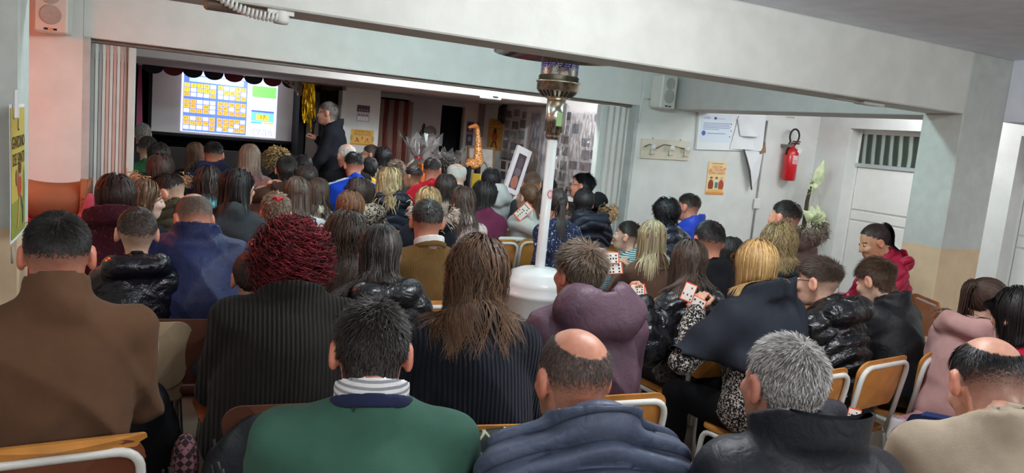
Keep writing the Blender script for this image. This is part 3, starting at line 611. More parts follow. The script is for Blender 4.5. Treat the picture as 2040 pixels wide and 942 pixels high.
# gold tinsel
M_GOLD = mat('gold_foil', (226, 178, 40), 0.22, metal=1.0, var=0.2, nscale=60)
tn = empty('gold_tinsel', (0, 0, 0), 0, 'gold foil tinsel bunch hanging beside the stage', 'tinsel'); rr = random.Random(3)
tb = MB(); p0 = ony(617, 163, Y4 - 0.06)
for k in range(70):
    x = p0[0] + rr.uniform(-0.07, 0.07); L = rr.uniform(0.3, 0.52) * (1 if x < p0[0] + 0.02 else 1.15); y = Y4 - 0.06 + rr.uniform(-0.03, 0.03)
    V = []; n = 6
    for i in range(n + 1):
        s = i / n; a = rr.uniform(-0.6, 0.6); dx = 0.006 * math.cos(a); dy = 0.006 * math.sin(a); xx = x + 0.02 * s * math.sin(k + 4 * s) + 0.015 * s; yy = y + 0.01 * math.sin(k * 2 + 5 * s)
        V += [(xx - dx, yy - dy, ZS - 0.02 - L * s), (xx + dx, yy + dy, ZS - 0.02 - L * s)]
    tb.add(V, [(2 * i, 2 * i + 1, 2 * i + 3, 2 * i + 2) for i in range(n)])
tb.obj('foil_strips', M_GOLD, tn, kind='stuff'); MB().tube([(p0[0] - 0.09, Y4 - 0.06, ZS - 0.015), (p0[0] + 0.09, Y4 - 0.06, ZS - 0.015)], 0.012, 8).obj('top_band', M_GOLD, tn)
# pictures on the pier
Mq, w, h = quad_y((711, 208), (737, 210), (710, 242), (736, 244), Y4 - 0.004)
q = Panel('photo_sheet', Matrix.Translation(Mq.translation), w, h, (206, 198, 200), 0.003, 'sheet with two group photographs on the pier behind the crowd', 'photo')
q.rect(-w * .48, 0.02, w * .48, h * .47, (70, 56, 66)); q.rect(-w * .48, -h * .47, w * .48, -0.0, (196, 190, 200))
for i in range(4): q.ell(-w * .32 + w * .21 * i, -h * .3, w * .1, h * .14, (240, 240, 244)); q.ell(-w * .32 + w * .21 * i, -h * .1, w * .06, h * .05, (110, 80, 76)); q.ell(-w * .3 + w * .2 * i, h * .2, w * .07, h * .07, (140, 110, 120))
q.done()
Mq, w, h = quad_y((700, 256), (744, 261), (698, 287), (743, 292), Y4 - 0.004)
q = Panel('poster', Matrix.Translation(Mq.translation), w, h, (222, 170, 70), 0.003, 'yellow relay poster with two running children behind the crowd', 'poster')
q.text('STAFFETTA\nDELLA LUCE', 0, h * .28, 0.042, (110, 66, 24), spacing=0.8)
for x, d in ((-0.22, 1), (0.22, -1)):
    q.ell(w * x, -h * .05, w * .05, h * .1, (196, 70, 50)); q.ell(w * x, h * .06, w * .04, h * .06, (228, 176, 130)); q.pts([(w * x, -h * .12), (w * (x - .1 * d), -h * .28), (w * (x - .06 * d), -h * .3), (w * (x + .03), -h * .14)], (150, 60, 40)); q.pts([(w * x, -h * .12), (w * (x + .1 * d), -h * .26), (w * (x + .06 * d), -h * .3), (w * (x - .03), -h * .14)], (90, 60, 50)); q.pts([(w * x, 0), (w * (x + .14 * d), h * .02), (w * (x + .14 * d), -h * .03), (w * x, -h * .06)], (228, 176, 130))
q.ell(0, -h * .02, w * .03, h * .1, (120, 110, 60)); q.rect(-w * .5, -h * .5, w * .5, -h * .38, (196, 140, 60)); q.ell(-w * .47, -h * .05, w * .06, h * .2, (170, 160, 80)); q.ell(w * .47, -h * .05, w * .06, h * .2, (170, 160, 80)); q.done()
# treble clef and plate on the recess wall
p = ony(843, 263, YB - 0.02); s = 0.85
cl = [(0.0, -0.13), (-0.03, -0.135), (-0.03, -0.11), (0.0, -0.105), (0.015, -0.13), (0.0, 0.02), (-0.01, 0.1), (0.01, 0.15), (0.03, 0.12), (0.015, 0.07), (-0.03, 0.02), (-0.05, -0.03), (-0.02, -0.075), (0.03, -0.07), (0.045, -0.03), (0.015, 0.0), (-0.015, -0.02), (-0.005, -0.045)]
MB().tube([(p[0] + x * s, YB - 0.012, p[2] + z * s) for x, z in cl], 0.009, 6).obj('treble_clef', M_DARK, None, label='black treble clef cut-out on the recess wall', cat='decoration')
p = ony(858, 262, YB - 0.02)
MB().lathe([(0.001, 0.02), (0.08, 0.018), (0.1, 0.0)], 24, M=Matrix.Translation((p[0], YB - 0.005, p[2])) @ Matrix.Rotation(math.radians(90), 4, 'X') @ Matrix.Diagonal((1, .85, 1, 1))).obj('wall_plate', mat('plate_grey', (128, 118, 112), 0.5), None, label='round grey plate on the wall beside the treble clef', cat='plate')
# photos, mirror panel and strip poster beside the photo wall
Mq, w, h = quad_y((930, 241), (945, 243), (927, 290), (941, 292), YB - 0.01)
q = Panel('photo_sheet', Matrix.Translation(Mq.translation), w, h, (150, 130, 140), 0.003, 'narrow strip of dark photographs beside the wooden giraffe', 'photo'); q.rect(-w * .4, 0.03, w * .4, h * .46, (92, 62, 84)); q.rect(-w * .4, -h * .46, w * .4, -0.01, (80, 70, 92)); q.ell(0, h * .2, w * .2, h * .1, (170, 130, 140)); q.ell(0, -h * .2, w * .25, h * .1, (150, 140, 160)); q.done()
Mq, w, h = quad_y((954, 203), (986, 207), (952, 272), (980, 275), YB - 0.02)
mr = empty('glass_panel', (0, 0, 0), 0, 'framed dark glass panel behind the wooden giraffe', 'panel'); mr.matrix_world = Matrix.Translation(Mq.translation)
MB().box((-w / 2, 0, -h / 2), (w / 2, 0.015, h / 2)).obj('pane', mat('dim_glass', (140, 126, 120), 0.3, var=0.05), mr)
MB().box((w / 2, -0.01, -h / 2), (w / 2 + 0.03, 0.015, h / 2)).obj('frame_post', M_DARK, mr)
q = Panel('strip_poster', MX(4.895, 10.25, 1.62), 0.5, 0.46, (214, 160, 62), 0.003, 'tall orange strip poster beside the photo wall', 'poster'); q.text('I DONI', 0, 0.17, 0.11, (120, 70, 24)); q.rect(-.2, .09, .2, .1, (150, 90, 30)); q.ell(0, -.03, .1, .07, (190, 80, 44)); q.ell(0, .05, .05, .04, (70, 44, 30)); q.pts([(-.05, -.1), (.0, -.1), (-.08, -.2), (-.12, -.2)], (80, 50, 30)); q.pts([(.0, -.1), (.05, -.1), (.12, -.2), (.08, -.2)], (80, 50, 30)); q.done()
# photo wall: many small photographs under plastic sheets
pw_ = empty('photo_collage', (4.884, 8.7, 1.6), math.radians(-90), 'wall collage of small photographs under crumpled clear plastic', 'collage')
MB().box((-1.25, 0.0, -0.62), (1.35, 0.012, 0.44), 0).obj('backing', mat('collage_backing', (228, 226, 226), 0.7, var=0.05), pw_)
rr = random.Random(8)
PH = [(70, 78, 96), (96, 84, 84), (120, 126, 140), (60, 58, 66), (140, 120, 110), (86, 98, 116), (150, 150, 156), (104, 74, 70)]
for i in range(11):
    for j in range(7):
        if rr.random() < 0.22 or (3 <= i <= 5): continue
        x = -1.13 + 0.235 * i + rr.uniform(-.02, .02); z = 0.34 - 0.15 * j + rr.uniform(-.015, .015); w = rr.uniform(.07, .095); h = rr.uniform(.045, .06)
        f_ = MB().box((x - w, -0.006, z - h), (x + w, 0.0, z + h)).obj('photo', pr(PH[rr.randrange(8)]), pw_)
        MB().add([(x - w * .5, -0.0075, z - h), (x + w * .4, -0.0075, z - h), (x + w * .2, -0.0075, z + h * .5), (x - w * .3, -0.0075, z + h * .6)], [(0, 1, 2, 3)]).obj('print', pr(PH[rr.randrange(8)]), f_)
MB().box((-0.42, -0.008, -0.45), (-0.02, 0.0, 0.36)).obj('photo', mat('blue_print', (176, 178, 196), 0.6, var=0.35, nscale=5), pw_)
MB().box((-0.40, -0.012, -0.5), (-0.12, -0.008, -0.1)).obj('photo', mat('cream_print', (206, 196, 176), 0.6, var=0.2, nscale=5), pw_)
def plastic_mat():
    t = NT('clear_plastic'); t.b.inputs['Base Color'].default_value = (1, 1, 1, 1); t.b.inputs['Roughness'].default_value = 0.08
    tr = t.n('ShaderNodeBsdfTransparent'); gl = t.n('ShaderNodeBsdfGlossy', Roughness=0.16); df = t.n('ShaderNodeBsdfDiffuse'); m0 = t.n('ShaderNodeMixShader'); m0.inputs[0].default_value = 0.13; t.l(tr, 0, m0, 1); t.l(df, 0, m0, 2); mx = t.n('ShaderNodeMixShader'); fr = t.n('ShaderNodeFresnel', IOR=1.6)
    t.l(fr, 0, mx, 0); t.l(m0, 0, mx, 1); t.l(gl, 0, mx, 2); t.l(mx, 0, t.t.nodes['Material Output'], 'Surface'); return t.m
M_PLASTIC = plastic_mat()
def crumple(name, parent, x0, x1, z0, z1, y, amp, seed, n=26, m=None):
    r = np.random.RandomState(seed); V = []; F = []; ph = r.rand(6) * 6; K = r.uniform(6, 26, (6, 2)); K[:, 0] *= 2.2
    for i in range(n + 1):
        for j in range(n + 1):
            x = x0 + (x1 - x0) * i / n; z = z0 + (z1 - z0) * j / n
            d = sum(abs(math.sin(K[q, 0] * x + K[q, 1] * z * (0.5 if q % 2 else -0.5) + ph[q])) for q in range(6)) / 6 + 0.25 * r.rand(); V.append((x, y - amp * d, z))
    for i in range(n):
        for j in range(n): a = i * (n + 1) + j; F += [(a, a + n + 1, a + n + 2), (a, a + n + 2, a + 1)]
    return link(name, newmesh(name, V, F, False), m or M_PLASTIC, parent)
for k, (x0, x1, z0, z1, a) in enumerate(((-1.2, -0.5, -0.3, 0.42, 0.05), (-0.45, 0.0, -0.45, 0.38, 0.03), (0.0, 0.62, -0.6, 0.42, 0.09), (0.55, 1.3, -0.55, 0.4, 0.05))): crumple('plastic_sheet', pw_, x0, x1, z0, z1, -0.012, a, 5 + k)
for (y, zz, R, lb) in ((9.95, 1.93, 0.11, 'black loop bow at the far end of the photo wall'), (8.3, 1.97, 0.07, 'black loop bow on the photo wall behind the heater')):
    bw = empty('black_bow', (4.86, y, zz), math.radians(-90), lb, 'bow')
    for k in range(5):
        a = k * 1.257; MB().tube([(R * 1.6 * math.cos(t) * .5 * math.cos(a) + R * .5 * math.cos(a) * 1 - math.sin(a) * R * .45 * math.sin(t), -0.03 + .02 * math.cos(t), R * 1.6 * math.cos(t) * .5 * math.sin(a) + R * .5 * math.sin(a) + math.cos(a) * R * .45 * math.sin(t)) for t in np.linspace(0, 2 * math.pi, 16, endpoint=False)], 0.022, 6, closed=True).obj('loop', mat('black_ribbon', (24, 26, 34), 0.3), bw)
# prize table with giraffe, boxes, gift baskets, leaning pictures
M_REDCLOTH = mat('red_tablecloth', (140, 24, 36), 0.8, bump=0.2)
tb = empty('prize_table', (3.35, 9.2, 0), 0, 'long table under a red cloth in front of the recess', 'table')
MB().box((-1.0, -0.4, 0.74), (1.15, 0.4, 0.77)).box((-1.0, -0.41, 0.25), (1.15, -0.4, 0.77)).obj('tablecloth', M_REDCLOTH, tb)
for sx in (-0.9, 1.05):
    for sy in (-0.3, 0.3): MB().tube([(sx, sy, 0), (sx, sy, 0.74)], 0.02, 8).obj('leg', M_DARK, tb)
def giraffe():
    q = ony(944, 330, 9.0); z0 = 0.77; H = ony(946, 245, 9.0)[2] - z0
    g = empty('giraffe_sculpture', (q[0], 9.0, z0), 0, 'tall carved wooden giraffe with black legs on the prize table', 'sculpture')
    t = NT('giraffe_spots'); mp = t.coord(); v = t.n('ShaderNodeTexVoronoi', Scale=30.0); v.feature = 'DISTANCE_TO_EDGE'; t.l(mp, 0, v, 'Vector'); r_ = t.ramp(v, 'Distance', [(0.06, lin((236, 196, 130))), (0.12, lin((190, 100, 40)))]); t.l(r_, 0, t.b, 'Base Color'); t.b.inputs['Roughness'].default_value = 0.4
    h = H
    MB().tube([(-0.10, 0, h * .42), (-0.06, 0, h * .46), (0.02, 0, h * .47), (0.06, 0, h * .50), (0.05, 0, h * .58), (0.035, 0, h * .72), (0.02, 0, h * .86), (-0.0, 0, h * .95)], [0.04, 0.075, 0.08, 0.075, 0.06, 0.04, 0.03, 0.026], 12).obj('body', t.m, g)
    hd = MB().tube([(0.02, 0, h * .955), (-0.03, 0, h * .965), (-0.09, 0, h * .945), (-0.12, 0, h * .935)], [0.024, 0.03, 0.022, 0.016], 10).obj('head', mat('giraffe_head', (196, 120, 56), 0.45), g)
    for s in (-1, 1): MB().tube([(0.0, s * 0.014, h * .975), (0.008, s * 0.018, h * 1.02)], 0.006, 6).tube([(0.015, s * 0.02, h * .97), (0.05, s * 0.05, h * .99)], [0.012, 0.003], 6).obj('horn_and_ear', M_DARK, hd)
    for (x, s) in ((-0.08, 1), (-0.08, -1), (0.06, 1), (0.06, -1)): MB().tube([(x * .9, s * 0.03, h * .44), (x, s * 0.045, h * .2), (x, s * 0.045, 0.0)], [0.032, 0.02, 0.02], 8).obj('leg', M_DARK, g)
    MB().tube([(-0.13, 0, h * .42), (-0.15, 0, h * .3)], 0.006, 6).obj('tail', M_DARK, g)
giraffe()
q = ony(965, 302, 9.45); fr = empty('leaning_picture', (q[0], 9.45, 0.77), 0.1, 'white arched picture in a gilt frame leaning behind the giraffe', 'picture'); fr.rotation_euler = (math.radians(-8), 0, math.radians(2))
w, h = 0.42, 0.68
for a, b in (((-w / 2, 0, 0), (w / 2, 0.03, 0.03)), ((-w / 2, 0, h - 0.03), (w / 2, 0.03, h)), ((-w / 2, 0, 0.03), (-w / 2 + 0.03, 0.03, h - 0.03)), ((w / 2 - 0.03, 0, 0.03), (w / 2, 0.03, h - 0.03))): MB().box(a, b, 0.006).obj('frame_rail', mat('gilt', (150, 124, 92), 0.4, metal=0.3), fr)
box('canvas', (-w / 2 + 0.03, 0.012, 0.03), (w / 2 - 0.03, 0.02, h - 0.03), mat('pale_relief', (206, 202, 196), 0.7, var=0.12, nscale=18), fr)
MB().tube([(-0.1, 0.006, 0.1), (-0.1, 0.006, 0.38)] + arc((0, 0.006, 0.38), 0.1, math.pi, 0, 10) + [(0.1, 0.006, 0.1)], 0.012, 6).obj('arch_relief', mat('relief_line', (150, 148, 146), 0.7), fr)
q = ony(1030, 340, 8.6); pb_ = Panel('leaning_poster', Matrix.Translation((q[0], 8.6, q[2])) @ Matrix.Rotation(math.radians(20), 4, 'Y') @ Matrix.Rotation(math.radians(-10), 4, 'X'), 0.22, 0.62, (216, 216, 220), 0.05, 'white framed picture board leaning by the photo wall', 'picture', part='board')
pb_.rect(-.06, -.25, .06, .22, (64, 52, 58)); pb_.ell(0, -.16, .05, .09, (160, 100, 84)); pb_.ell(0.0, -.02, .045, .06, (110, 96, 104)); pb_.ell(.0, .1, .04, .08, (84, 74, 82)); pb_.done()
box('easel_foot', (-0.10, -0.02, -1.32), (-0.08, 0.02, -0.3), M_WHITE, pb_.r); box('easel_foot', (0.08, -0.02, -1.34), (0.10, 0.02, -0.3), M_WHITE, pb_.r)
q = ony(968, 345, 8.85); bx_ = empty('gift_box', (q[0], 8.85, 0.77), 0.25, 'white and violet product box with a yellow side on the prize table', 'box')
MB().box((-0.12, -0.08, 0), (0.14, 0.08, 0.34), 0.004).obj('carton', pr((206, 202, 216)), bx_); MB().box((-0.16, -0.085, 0), (-0.12, 0.08, 0.34)).obj('yellow_side', pr((214, 190, 60)), bx_)
MB().lathe([(0.001, 0.004), (0.03, 0.003), (0.032, 0)], 16, M=Matrix.Translation((0.02, -0.08, 0.26)) @ Matrix.Rotation(math.radians(90), 4, 'X')).obj('round_mark', pr((60, 54, 70)), bx_); MB().box((-0.09, -0.0815, 0.1), (0.1, -0.08, 0.16)).obj('violet_band', pr((120, 90, 150)), bx_)
def basket(u, v, y, s, label, seed, col):
    q = ony(u, v, y); r = empty('gift_basket', (q[0], y, 0.77), 0, label, 'gift basket')
    MB().lathe([(0.001, 0), (0.13 * s, 0), (0.16 * s, 0.14 * s), (0.15 * s, 0.145 * s), (0.001, 0.12 * s)], 18).obj('basket', mat('wicker', (150, 110, 66), 0.8, bump=0.6, bscale=80), r)
    for k, (dx, dz, c) in enumerate(((-0.07, 0.24, col), (0.05, 0.2, (60, 40, 36)), (0.0, 0.28, (226, 190, 80)))): MB().box((dx * s - 0.045 * s, -0.04, 0.1 * s), (dx * s + 0.045 * s, 0.04, (0.1 + dz) * s), 0.004).obj('packet', pr(c), r)
    rs = np.random.RandomState(seed); V = []; F = []; n = 28; prof = [(0.05, 0.0), (0.2, 0.08), (0.23, 0.2), (0.2, 0.34), (0.08, 0.46), (0.05, 0.5), (0.12, 0.58), (0.22, 0.70), (0.27, 0.8)]
    for (rad, z) in prof:
        for k in range(n): a = 2 * math.pi * k / n; f = 1 + rs.uniform(-0.3, 0.3); V.append((rad * s * f * math.cos(a), rad * s * f * math.sin(a) * 0.7, z * s * (1 + (rs.uniform(-0.15, 0.1) if z > 0.55 else 0))))
    for i in range(len(prof) - 1):
        for k in range(n): F += [(i * n + k, i * n + (k + 1) % n, (i + 1) * n + (k + 1) % n), (i * n + k, (i + 1) * n + (k + 1) % n, (i + 1) * n + k)]
    link('cellophane', newmesh('cellophane', V, F, False), M_PLASTIC, r)
    MB().lathe([(0.055 * s, 0.47 * s), (0.062 * s, 0.5 * s), (0.055 * s, 0.52 * s)], 12).obj('ribbon', mat('red_ribbon', (150, 40, 50), 0.4), r)
basket(832, 330, 9.2, 0.95, 'cellophane gift basket in front of the striped curtain', 1, (226, 110, 40)); basket(893, 330, 9.25, 0.75, 'smaller cellophane gift basket in front of the dark doorway', 2, (120, 40, 40))
q = ony(849, 335, 8.95); ob = empty('gift_box', (q[0], 8.95, 0.77), 0.1, 'orange cardboard box beside the cellophane gift basket', 'box'); MB().box((-0.09, -0.06, 0), (0.09, 0.06, 0.40), 0.004).obj('carton', pr((226, 106, 36)), ob)
MB().box((-0.07, -0.0625, 0.08), (0.05, -0.06, 0.2)).obj('front_print', pr((240, 160, 90)), ob); MB().box((-0.1, -0.07, 0.40), (0.1, 0.07, 0.42)).obj('lid', pr((214, 140, 40)), ob)
# exit lamp box under the stage beam
q = ony(978, 188, Y2 + 0.5); xb_ = empty('exit_light', (q[0], Y2 + 0.5, q[2]), 0, 'white emergency light box above the stage room', 'light fitting'); MB().box((-0.11, -0.03, -0.05), (0.11, 0.03, 0.05), 0.008).obj('case', M_WHITE, xb_); box('indicator', (0.01, -0.034, -0.03), (0.07, -0.03, -0.015), M_DARK, xb_); MB().box((-0.02, -0.02, 0.05), (0.02, 0.02, ZC - q[2])).obj('mount', M_WHITE, xb_)
# ------------------------------------------------------------------ people: implicit-surface bodies, strand hair
f32 = np.float32
def sd_ell(P, c, r):
    q = (P - np.array(c, f32)) / np.array(r, f32); k0 = np.sqrt((q * q).sum(-1)); q /= np.array(r, f32); k1 = np.sqrt((q * q).sum(-1))
    return k0 * (k0 - 1) / (k1 + 1e-6)
def sd_cap(P, a, b, ra, rb):
    a = np.array(a, f32); ba = np.array(b, f32) - a; pa = P - a
    t = np.clip((pa @ ba) / max(1e-9, float(ba @ ba)), 0, 1); d = pa - t[..., None] * ba
    return np.sqrt((d * d).sum(-1)) - (ra + (rb - ra) * t), t
def smin(a, b, k):
    h = np.clip(0.5 + 0.5 * (b - a) / k, 0, 1); return b + (a - b) * h - k * h * (1 - h)
def smax(a, b, k): return -smin(-a, -b, k)
def grid(lo, hi, h):
    lo = np.array(lo, f32); n = np.ceil((np.array(hi) - lo) / h).astype(int) + 1
    ax = [lo[i] + h * np.arange(n[i], dtype=f32) for i in range(3)]
    G = np.stack(np.meshgrid(*ax, indexing='ij'), -1); return G, lo
_CO = np.array([[i, j, k] for i in (0, 1) for j in (0, 1) for k in (0, 1)])
_ED = [(a, b) for a in range(8) for b in range(a + 1, 8) if np.abs(_CO[a] - _CO[b]).sum() == 1]
def surfnet(F, lo, h):
    ins = F < 0; c = np.zeros(tuple(np.array(F.shape) - 1), np.int8)
    for (i, j, k) in _CO: c += ins[i:F.shape[0] - 1 + i, j:F.shape[1] - 1 + j, k:F.shape[2] - 1 + k]
    I, J, K = np.nonzero((c > 0) & (c < 8)); n = len(I); idm = -np.ones(c.shape, np.int32); idm[I, J, K] = np.arange(n)
    val = np.stack([F[I + i, J + j, K + k] for (i, j, k) in _CO], 1); acc = np.zeros((n, 3), f32); cnt = np.zeros(n, f32)
    for a, b in _ED:
        m = (val[:, a] < 0) != (val[:, b] < 0); t = val[:, a] / (val[:, a] - val[:, b] + 1e-12); t = np.where(m, t, 0)
        acc += m[:, None] * (_CO[a] + t[:, None] * (_CO[b] - _CO[a])); cnt += m
    V = (np.stack([I, J, K], 1) + acc / cnt[:, None]) * h + lo
    Q = []
    for ax in range(3):
        sl0 = [slice(None)] * 3; sl1 = [slice(None)] * 3; sl0[ax] = slice(0, -1); sl1[ax] = slice(1, None)
        a0 = ins[tuple(sl0)]; a1 = ins[tuple(sl1)]; X = np.nonzero(a0 != a1); E = np.stack(X, 1)
        u, w = (ax + 1) % 3, (ax + 2) % 3
        E = E[(E[:, u] > 0) & (E[:, w] > 0) & (E[:, u] < F.shape[u] - 1) & (E[:, w] < F.shape[w] - 1)]
        fl = a0[E[:, 0], E[:, 1], E[:, 2]]; q = []
        for du, dw in ((-1, -1), (0, -1), (0, 0), (-1, 0)):
            e = E.copy(); e[:, u] += du; e[:, w] += dw; q.append(idm[e[:, 0], e[:, 1], e[:, 2]])
        q = np.stack(q, 1); q[~fl] = q[~fl][:, ::-1]; Q.append(q)
    return V.astype(f32), np.concatenate(Q).astype(np.int32)
def relax(V, Q, it=1, w=0.5):
    e = np.concatenate([Q[:, [0, 1]], Q[:, [1, 2]], Q[:, [2, 3]], Q[:, [3, 0]]]); n = len(V)
    for _ in range(it):
        a = np.zeros_like(V); c = np.zeros(n, f32)
        for i in range(3): a[:, i] = np.bincount(e[:, 0], V[e[:, 1], i], n) + np.bincount(e[:, 1], V[e[:, 0], i], n)
        c = np.bincount(e[:, 0], minlength=n) + np.bincount(e[:, 1], minlength=n); V = V * (1 - w) + w * a / np.maximum(c, 1)[:, None]
    return V.astype(f32)
# ---- head in its own frame: +y face, z up, origin at its centre
CC, CR = np.array([0, -0.012, 0.03]), np.array([0.078, 0.100, 0.090])
def make_head(kind, h=0.0052):
    w = {'m': 1.0, 'w': 0.94, 'c': 0.97}[kind]; jaw = {'m': 1.0, 'w': 0.9, 'c': 0.85}[kind]
    G, lo = grid((-0.105, -0.125, -0.185), (0.105, 0.14, 0.135), h); P = G
    d = sd_ell(P, CC, CR * (w, 1, 1)); d = smin(d, sd_ell(P, (0, 0.038, -0.04), (0.06 * jaw * w, 0.062, 0.078)), 0.035)
    d = smin(d, sd_ell(P, (0, 0.065, -0.085), (0.034 * jaw, 0.03, 0.03)), 0.03)
    nk = {'m': 0.06, 'w': 0.049, 'c': 0.044}[kind]; c_, _ = sd_cap(P, (0, -0.022, -0.05), (0, -0.055, -0.20), nk, nk * 1.06); d = smin(d, c_, 0.03)
    for s in (-1, 1):
        d = smax(d, -sd_ell(P, (s * 0.031, 0.106, 0.010), (0.022, 0.022, 0.014)), 0.014)
        d = smin(d, sd_ell(P, (s * 0.033, 0.078, -0.022), (0.024, 0.022, 0.02)), 0.02)
        e = sd_ell(P, (s * 0.084 * w, -0.008, -0.004), (0.013, 0.023, 0.036)); e = smax(e, -sd_ell(P, (s * 0.097 * w, 0.000, 0.0), (0.010, 0.014, 0.024)), 0.005); d = smin(d, e, 0.007)
    n_, _ = sd_cap(P, (0, 0.092, 0.012), (0, 0.112, -0.024), 0.008, 0.0125); d = smin(d, n_, 0.012)
    for s in (-1, 1): d = smin(d, sd_ell(P, (s * 0.012, 0.104, -0.028), (0.009, 0.01, 0.008)), 0.006)
    d = smin(d, sd_ell(P, (0, 0.094, -0.060), (0.024, 0.010, 0.006)), 0.006); d = smin(d, sd_ell(P, (0, 0.092, -0.071), (0.02, 0.010, 0.006)), 0.006)
    V, Q = surfnet(d, lo, h); V = relax(V, Q, 1, 0.4); C = np.ones((len(V), 3), f32); x, y, z = np.abs(V[:, 0]), V[:, 1], V[:, 2]
    def put(m, c): C[m] *= np.array(c, f32)
    put((x < 0.024) & (np.abs(z + 0.0655) < 0.009) & (y > 0.085), (0.8, 0.5, 0.5)); put((x > 0.014) & (x < 0.046) & (np.abs(z - 0.027 + 0.1 * (x - 0.03)) < 0.005) & (y > 0.06), (0.28, 0.22, 0.2))
    put((x > 0.075 * w) & (y < 0.02) & (z < 0.035) & (z > -0.045), (1.0, 0.8, 0.78)); put((x < 0.02) & (y > 0.105) & (z < 0), (1.0, 0.87, 0.85))
    if kind == 'm': put((z < -0.05) & (y > 0.0) & (z > -0.125) & ~((x < 0.024) & (np.abs(z + 0.0655) < 0.009)), (0.84, 0.82, 0.82))
    EV, EQ, EC = [], [], []
    for s in (-1, 1):
        n, m = 8, 6; o = len(V) + len(EV)
        for i in range(m + 1):
            for j in range(n):
                a = math.pi * i / m; b = 2 * math.pi * j / n; q = np.array([math.sin(a) * math.cos(b), math.cos(a), math.sin(a) * math.sin(b)])
                EV.append(q * 0.0125 + (s * 0.031, 0.083, 0.010)); EC.append((0.05, 0.03, 0.02) if a < 0.55 else (1.1, 1.15, 1.2))
        for i in range(m):
            for j in range(n): EQ.append((o + i * n + j, o + i * n + (j + 1) % n, o + (i + 1) * n + (j + 1) % n, o + (i + 1) * n + j))
    return np.vstack([V, np.array(EV, f32)]), np.vstack([Q, np.array(EQ, np.int32)]), np.vstack([C, np.array(EC, f32)])
HEADS = {(k, q): make_head(k, hq) for k in 'mwc' for q, hq in enumerate((0.0062, 0.0100, 0.013))}
def make_hand(curl, h=0.0045):
    G, lo = grid((-0.075, -0.03, -0.09), (0.075, 0.19, 0.035), h); P = G
    d = sd_ell(P, (0, 0.048, 0), (0.041, 0.055, 0.017)); c_, _ = sd_cap(P, (0, -0.01, 0), (0, 0.03, 0), 0.026, 0.03); d = smin(d, c_, 0.02)
    for i, (x, L, yb) in enumerate(((-0.031, 0.058, 0.088), (-0.010, 0.074, 0.096), (0.012, 0.078, 0.095), (0.032, 0.07, 0.088))):
        p = np.array([x, yb - 0.012, 0.0]); a = 0.1
        for k, fr in enumerate((0.48, 0.30, 0.24)):
            a += curl * (0.5, 0.9, 0.7)[k]; q = p + L * fr * np.array([0.03 * (i - 1.5), math.cos(a), -math.sin(a)]); e, _ = sd_cap(P, p, q, 0.0098 - 0.0008 * k, 0.009 - 0.0008 * k); d = smin(d, e, 0.004); p = q
    p = np.array([0.028, 0.02, -0.004])
    for q, r in (((0.052, 0.045, -0.016), 0.0125), ((0.058, 0.075, -0.03), 0.0105), ((0.05, 0.098, -0.04 - 0.01 * curl), 0.009)):
        e, _ = sd_cap(P, p, q, r + 0.001, r); d = smin(d, e, 0.006); p = np.array(q)
    return surfnet(d, lo, h)
HANDS = {(n, q): make_hand(c, hq) for n, c in (('relax', 0.45), ('grip', 1.0)) for q, hq in enumerate((0.0068, 0.011, 0.014))}
def make_shoe():
    h = 0.012; G, lo = grid((-0.07, -0.12, -0.02), (0.07, 0.22, 0.16), h); P = G
    d = sd_ell(P, (0, 0.06, 0.03), (0.048, 0.145, 0.05)); c_, _ = sd_cap(P, (0, -0.03, 0.04), (0, -0.03, 0.13), 0.05, 0.045); d = smin(d, c_, 0.04); d = smax(d, -P[..., 2], 0.01)
    return surfnet(d, lo, h)
SHOE = make_shoe()
def tubes(P, R, ns=3):
    """P (n,m,3) strands, R (n,m) radii -> verts, quads"""
    n, m, _ = P.shape; T = np.gradient(P, axis=1); T /= np.linalg.norm(T, axis=2, keepdims=True) + 1e-9
    ref = np.where(np.abs(T[..., 2:3]) < 0.85, np.array([0, 0, 1.0]), np.array([1.0, 0, 0])); U = np.cross(T, ref); U /= np.linalg.norm(U, axis=2, keepdims=True) + 1e-9; W = np.cross(T, U)
    V = np.stack([P + R[..., None] * (math.cos(a) * U + math.sin(a) * W) for a in np.arange(ns) * 2 * math.pi / ns], 2)
    idx = np.arange(n * m * ns).reshape(n, m, ns); nx = np.roll(idx, -1, 2)
    Q = np.stack([idx[:, :-1], nx[:, :-1], nx[:, 1:], idx[:, 1:]], -1).reshape(-1, 4)
    return V.reshape(-1, 3).astype(f32), Q.astype(np.int32)
def ribbons(P, R, axis):
    """flat locks turned outward from the head axis point 'axis' """
    n, m, _ = P.shape; T = np.gradient(P, axis=1); T /= np.linalg.norm(T, axis=2, keepdims=True) + 1e-9
    O = P - np.array(axis); O[..., 2] *= 0.35; U = np.cross(T, O); U /= np.linalg.norm(U, axis=2, keepdims=True) + 1e-9
    V = np.stack([P - R[..., None] * U, P + R[..., None] * U], 2); i = np.arange(n * m * 2).reshape(n, m, 2)
    return V.reshape(-1, 3).astype(f32), np.stack([i[:, :-1, 0], i[:, :-1, 1], i[:, 1:, 1], i[:, 1:, 0]], -1).reshape(-1, 4).astype(np.int32)
def fib(n, rs):
    i = np.arange(n) + 0.5; z = 1 - 2 * i / n; a = math.pi * (1 + 5 ** 0.5) * i + rs.uniform(-0.3, 0.3, n); r = np.sqrt(1 - z * z); D = np.stack([r * np.cos(a), r * np.sin(a), z], 1)
    D += rs.normal(0, 0.035, D.shape); return D / np.linalg.norm(D, axis=1, keepdims=True)
HL_Y = [-1, -0.45, -0.1, 0.12, 0.35, 0.6, 0.85, 1]; HL_Z = [-0.94, -0.88, -0.45, -0.05, 0.12, 0.36, 0.58, 0.62]
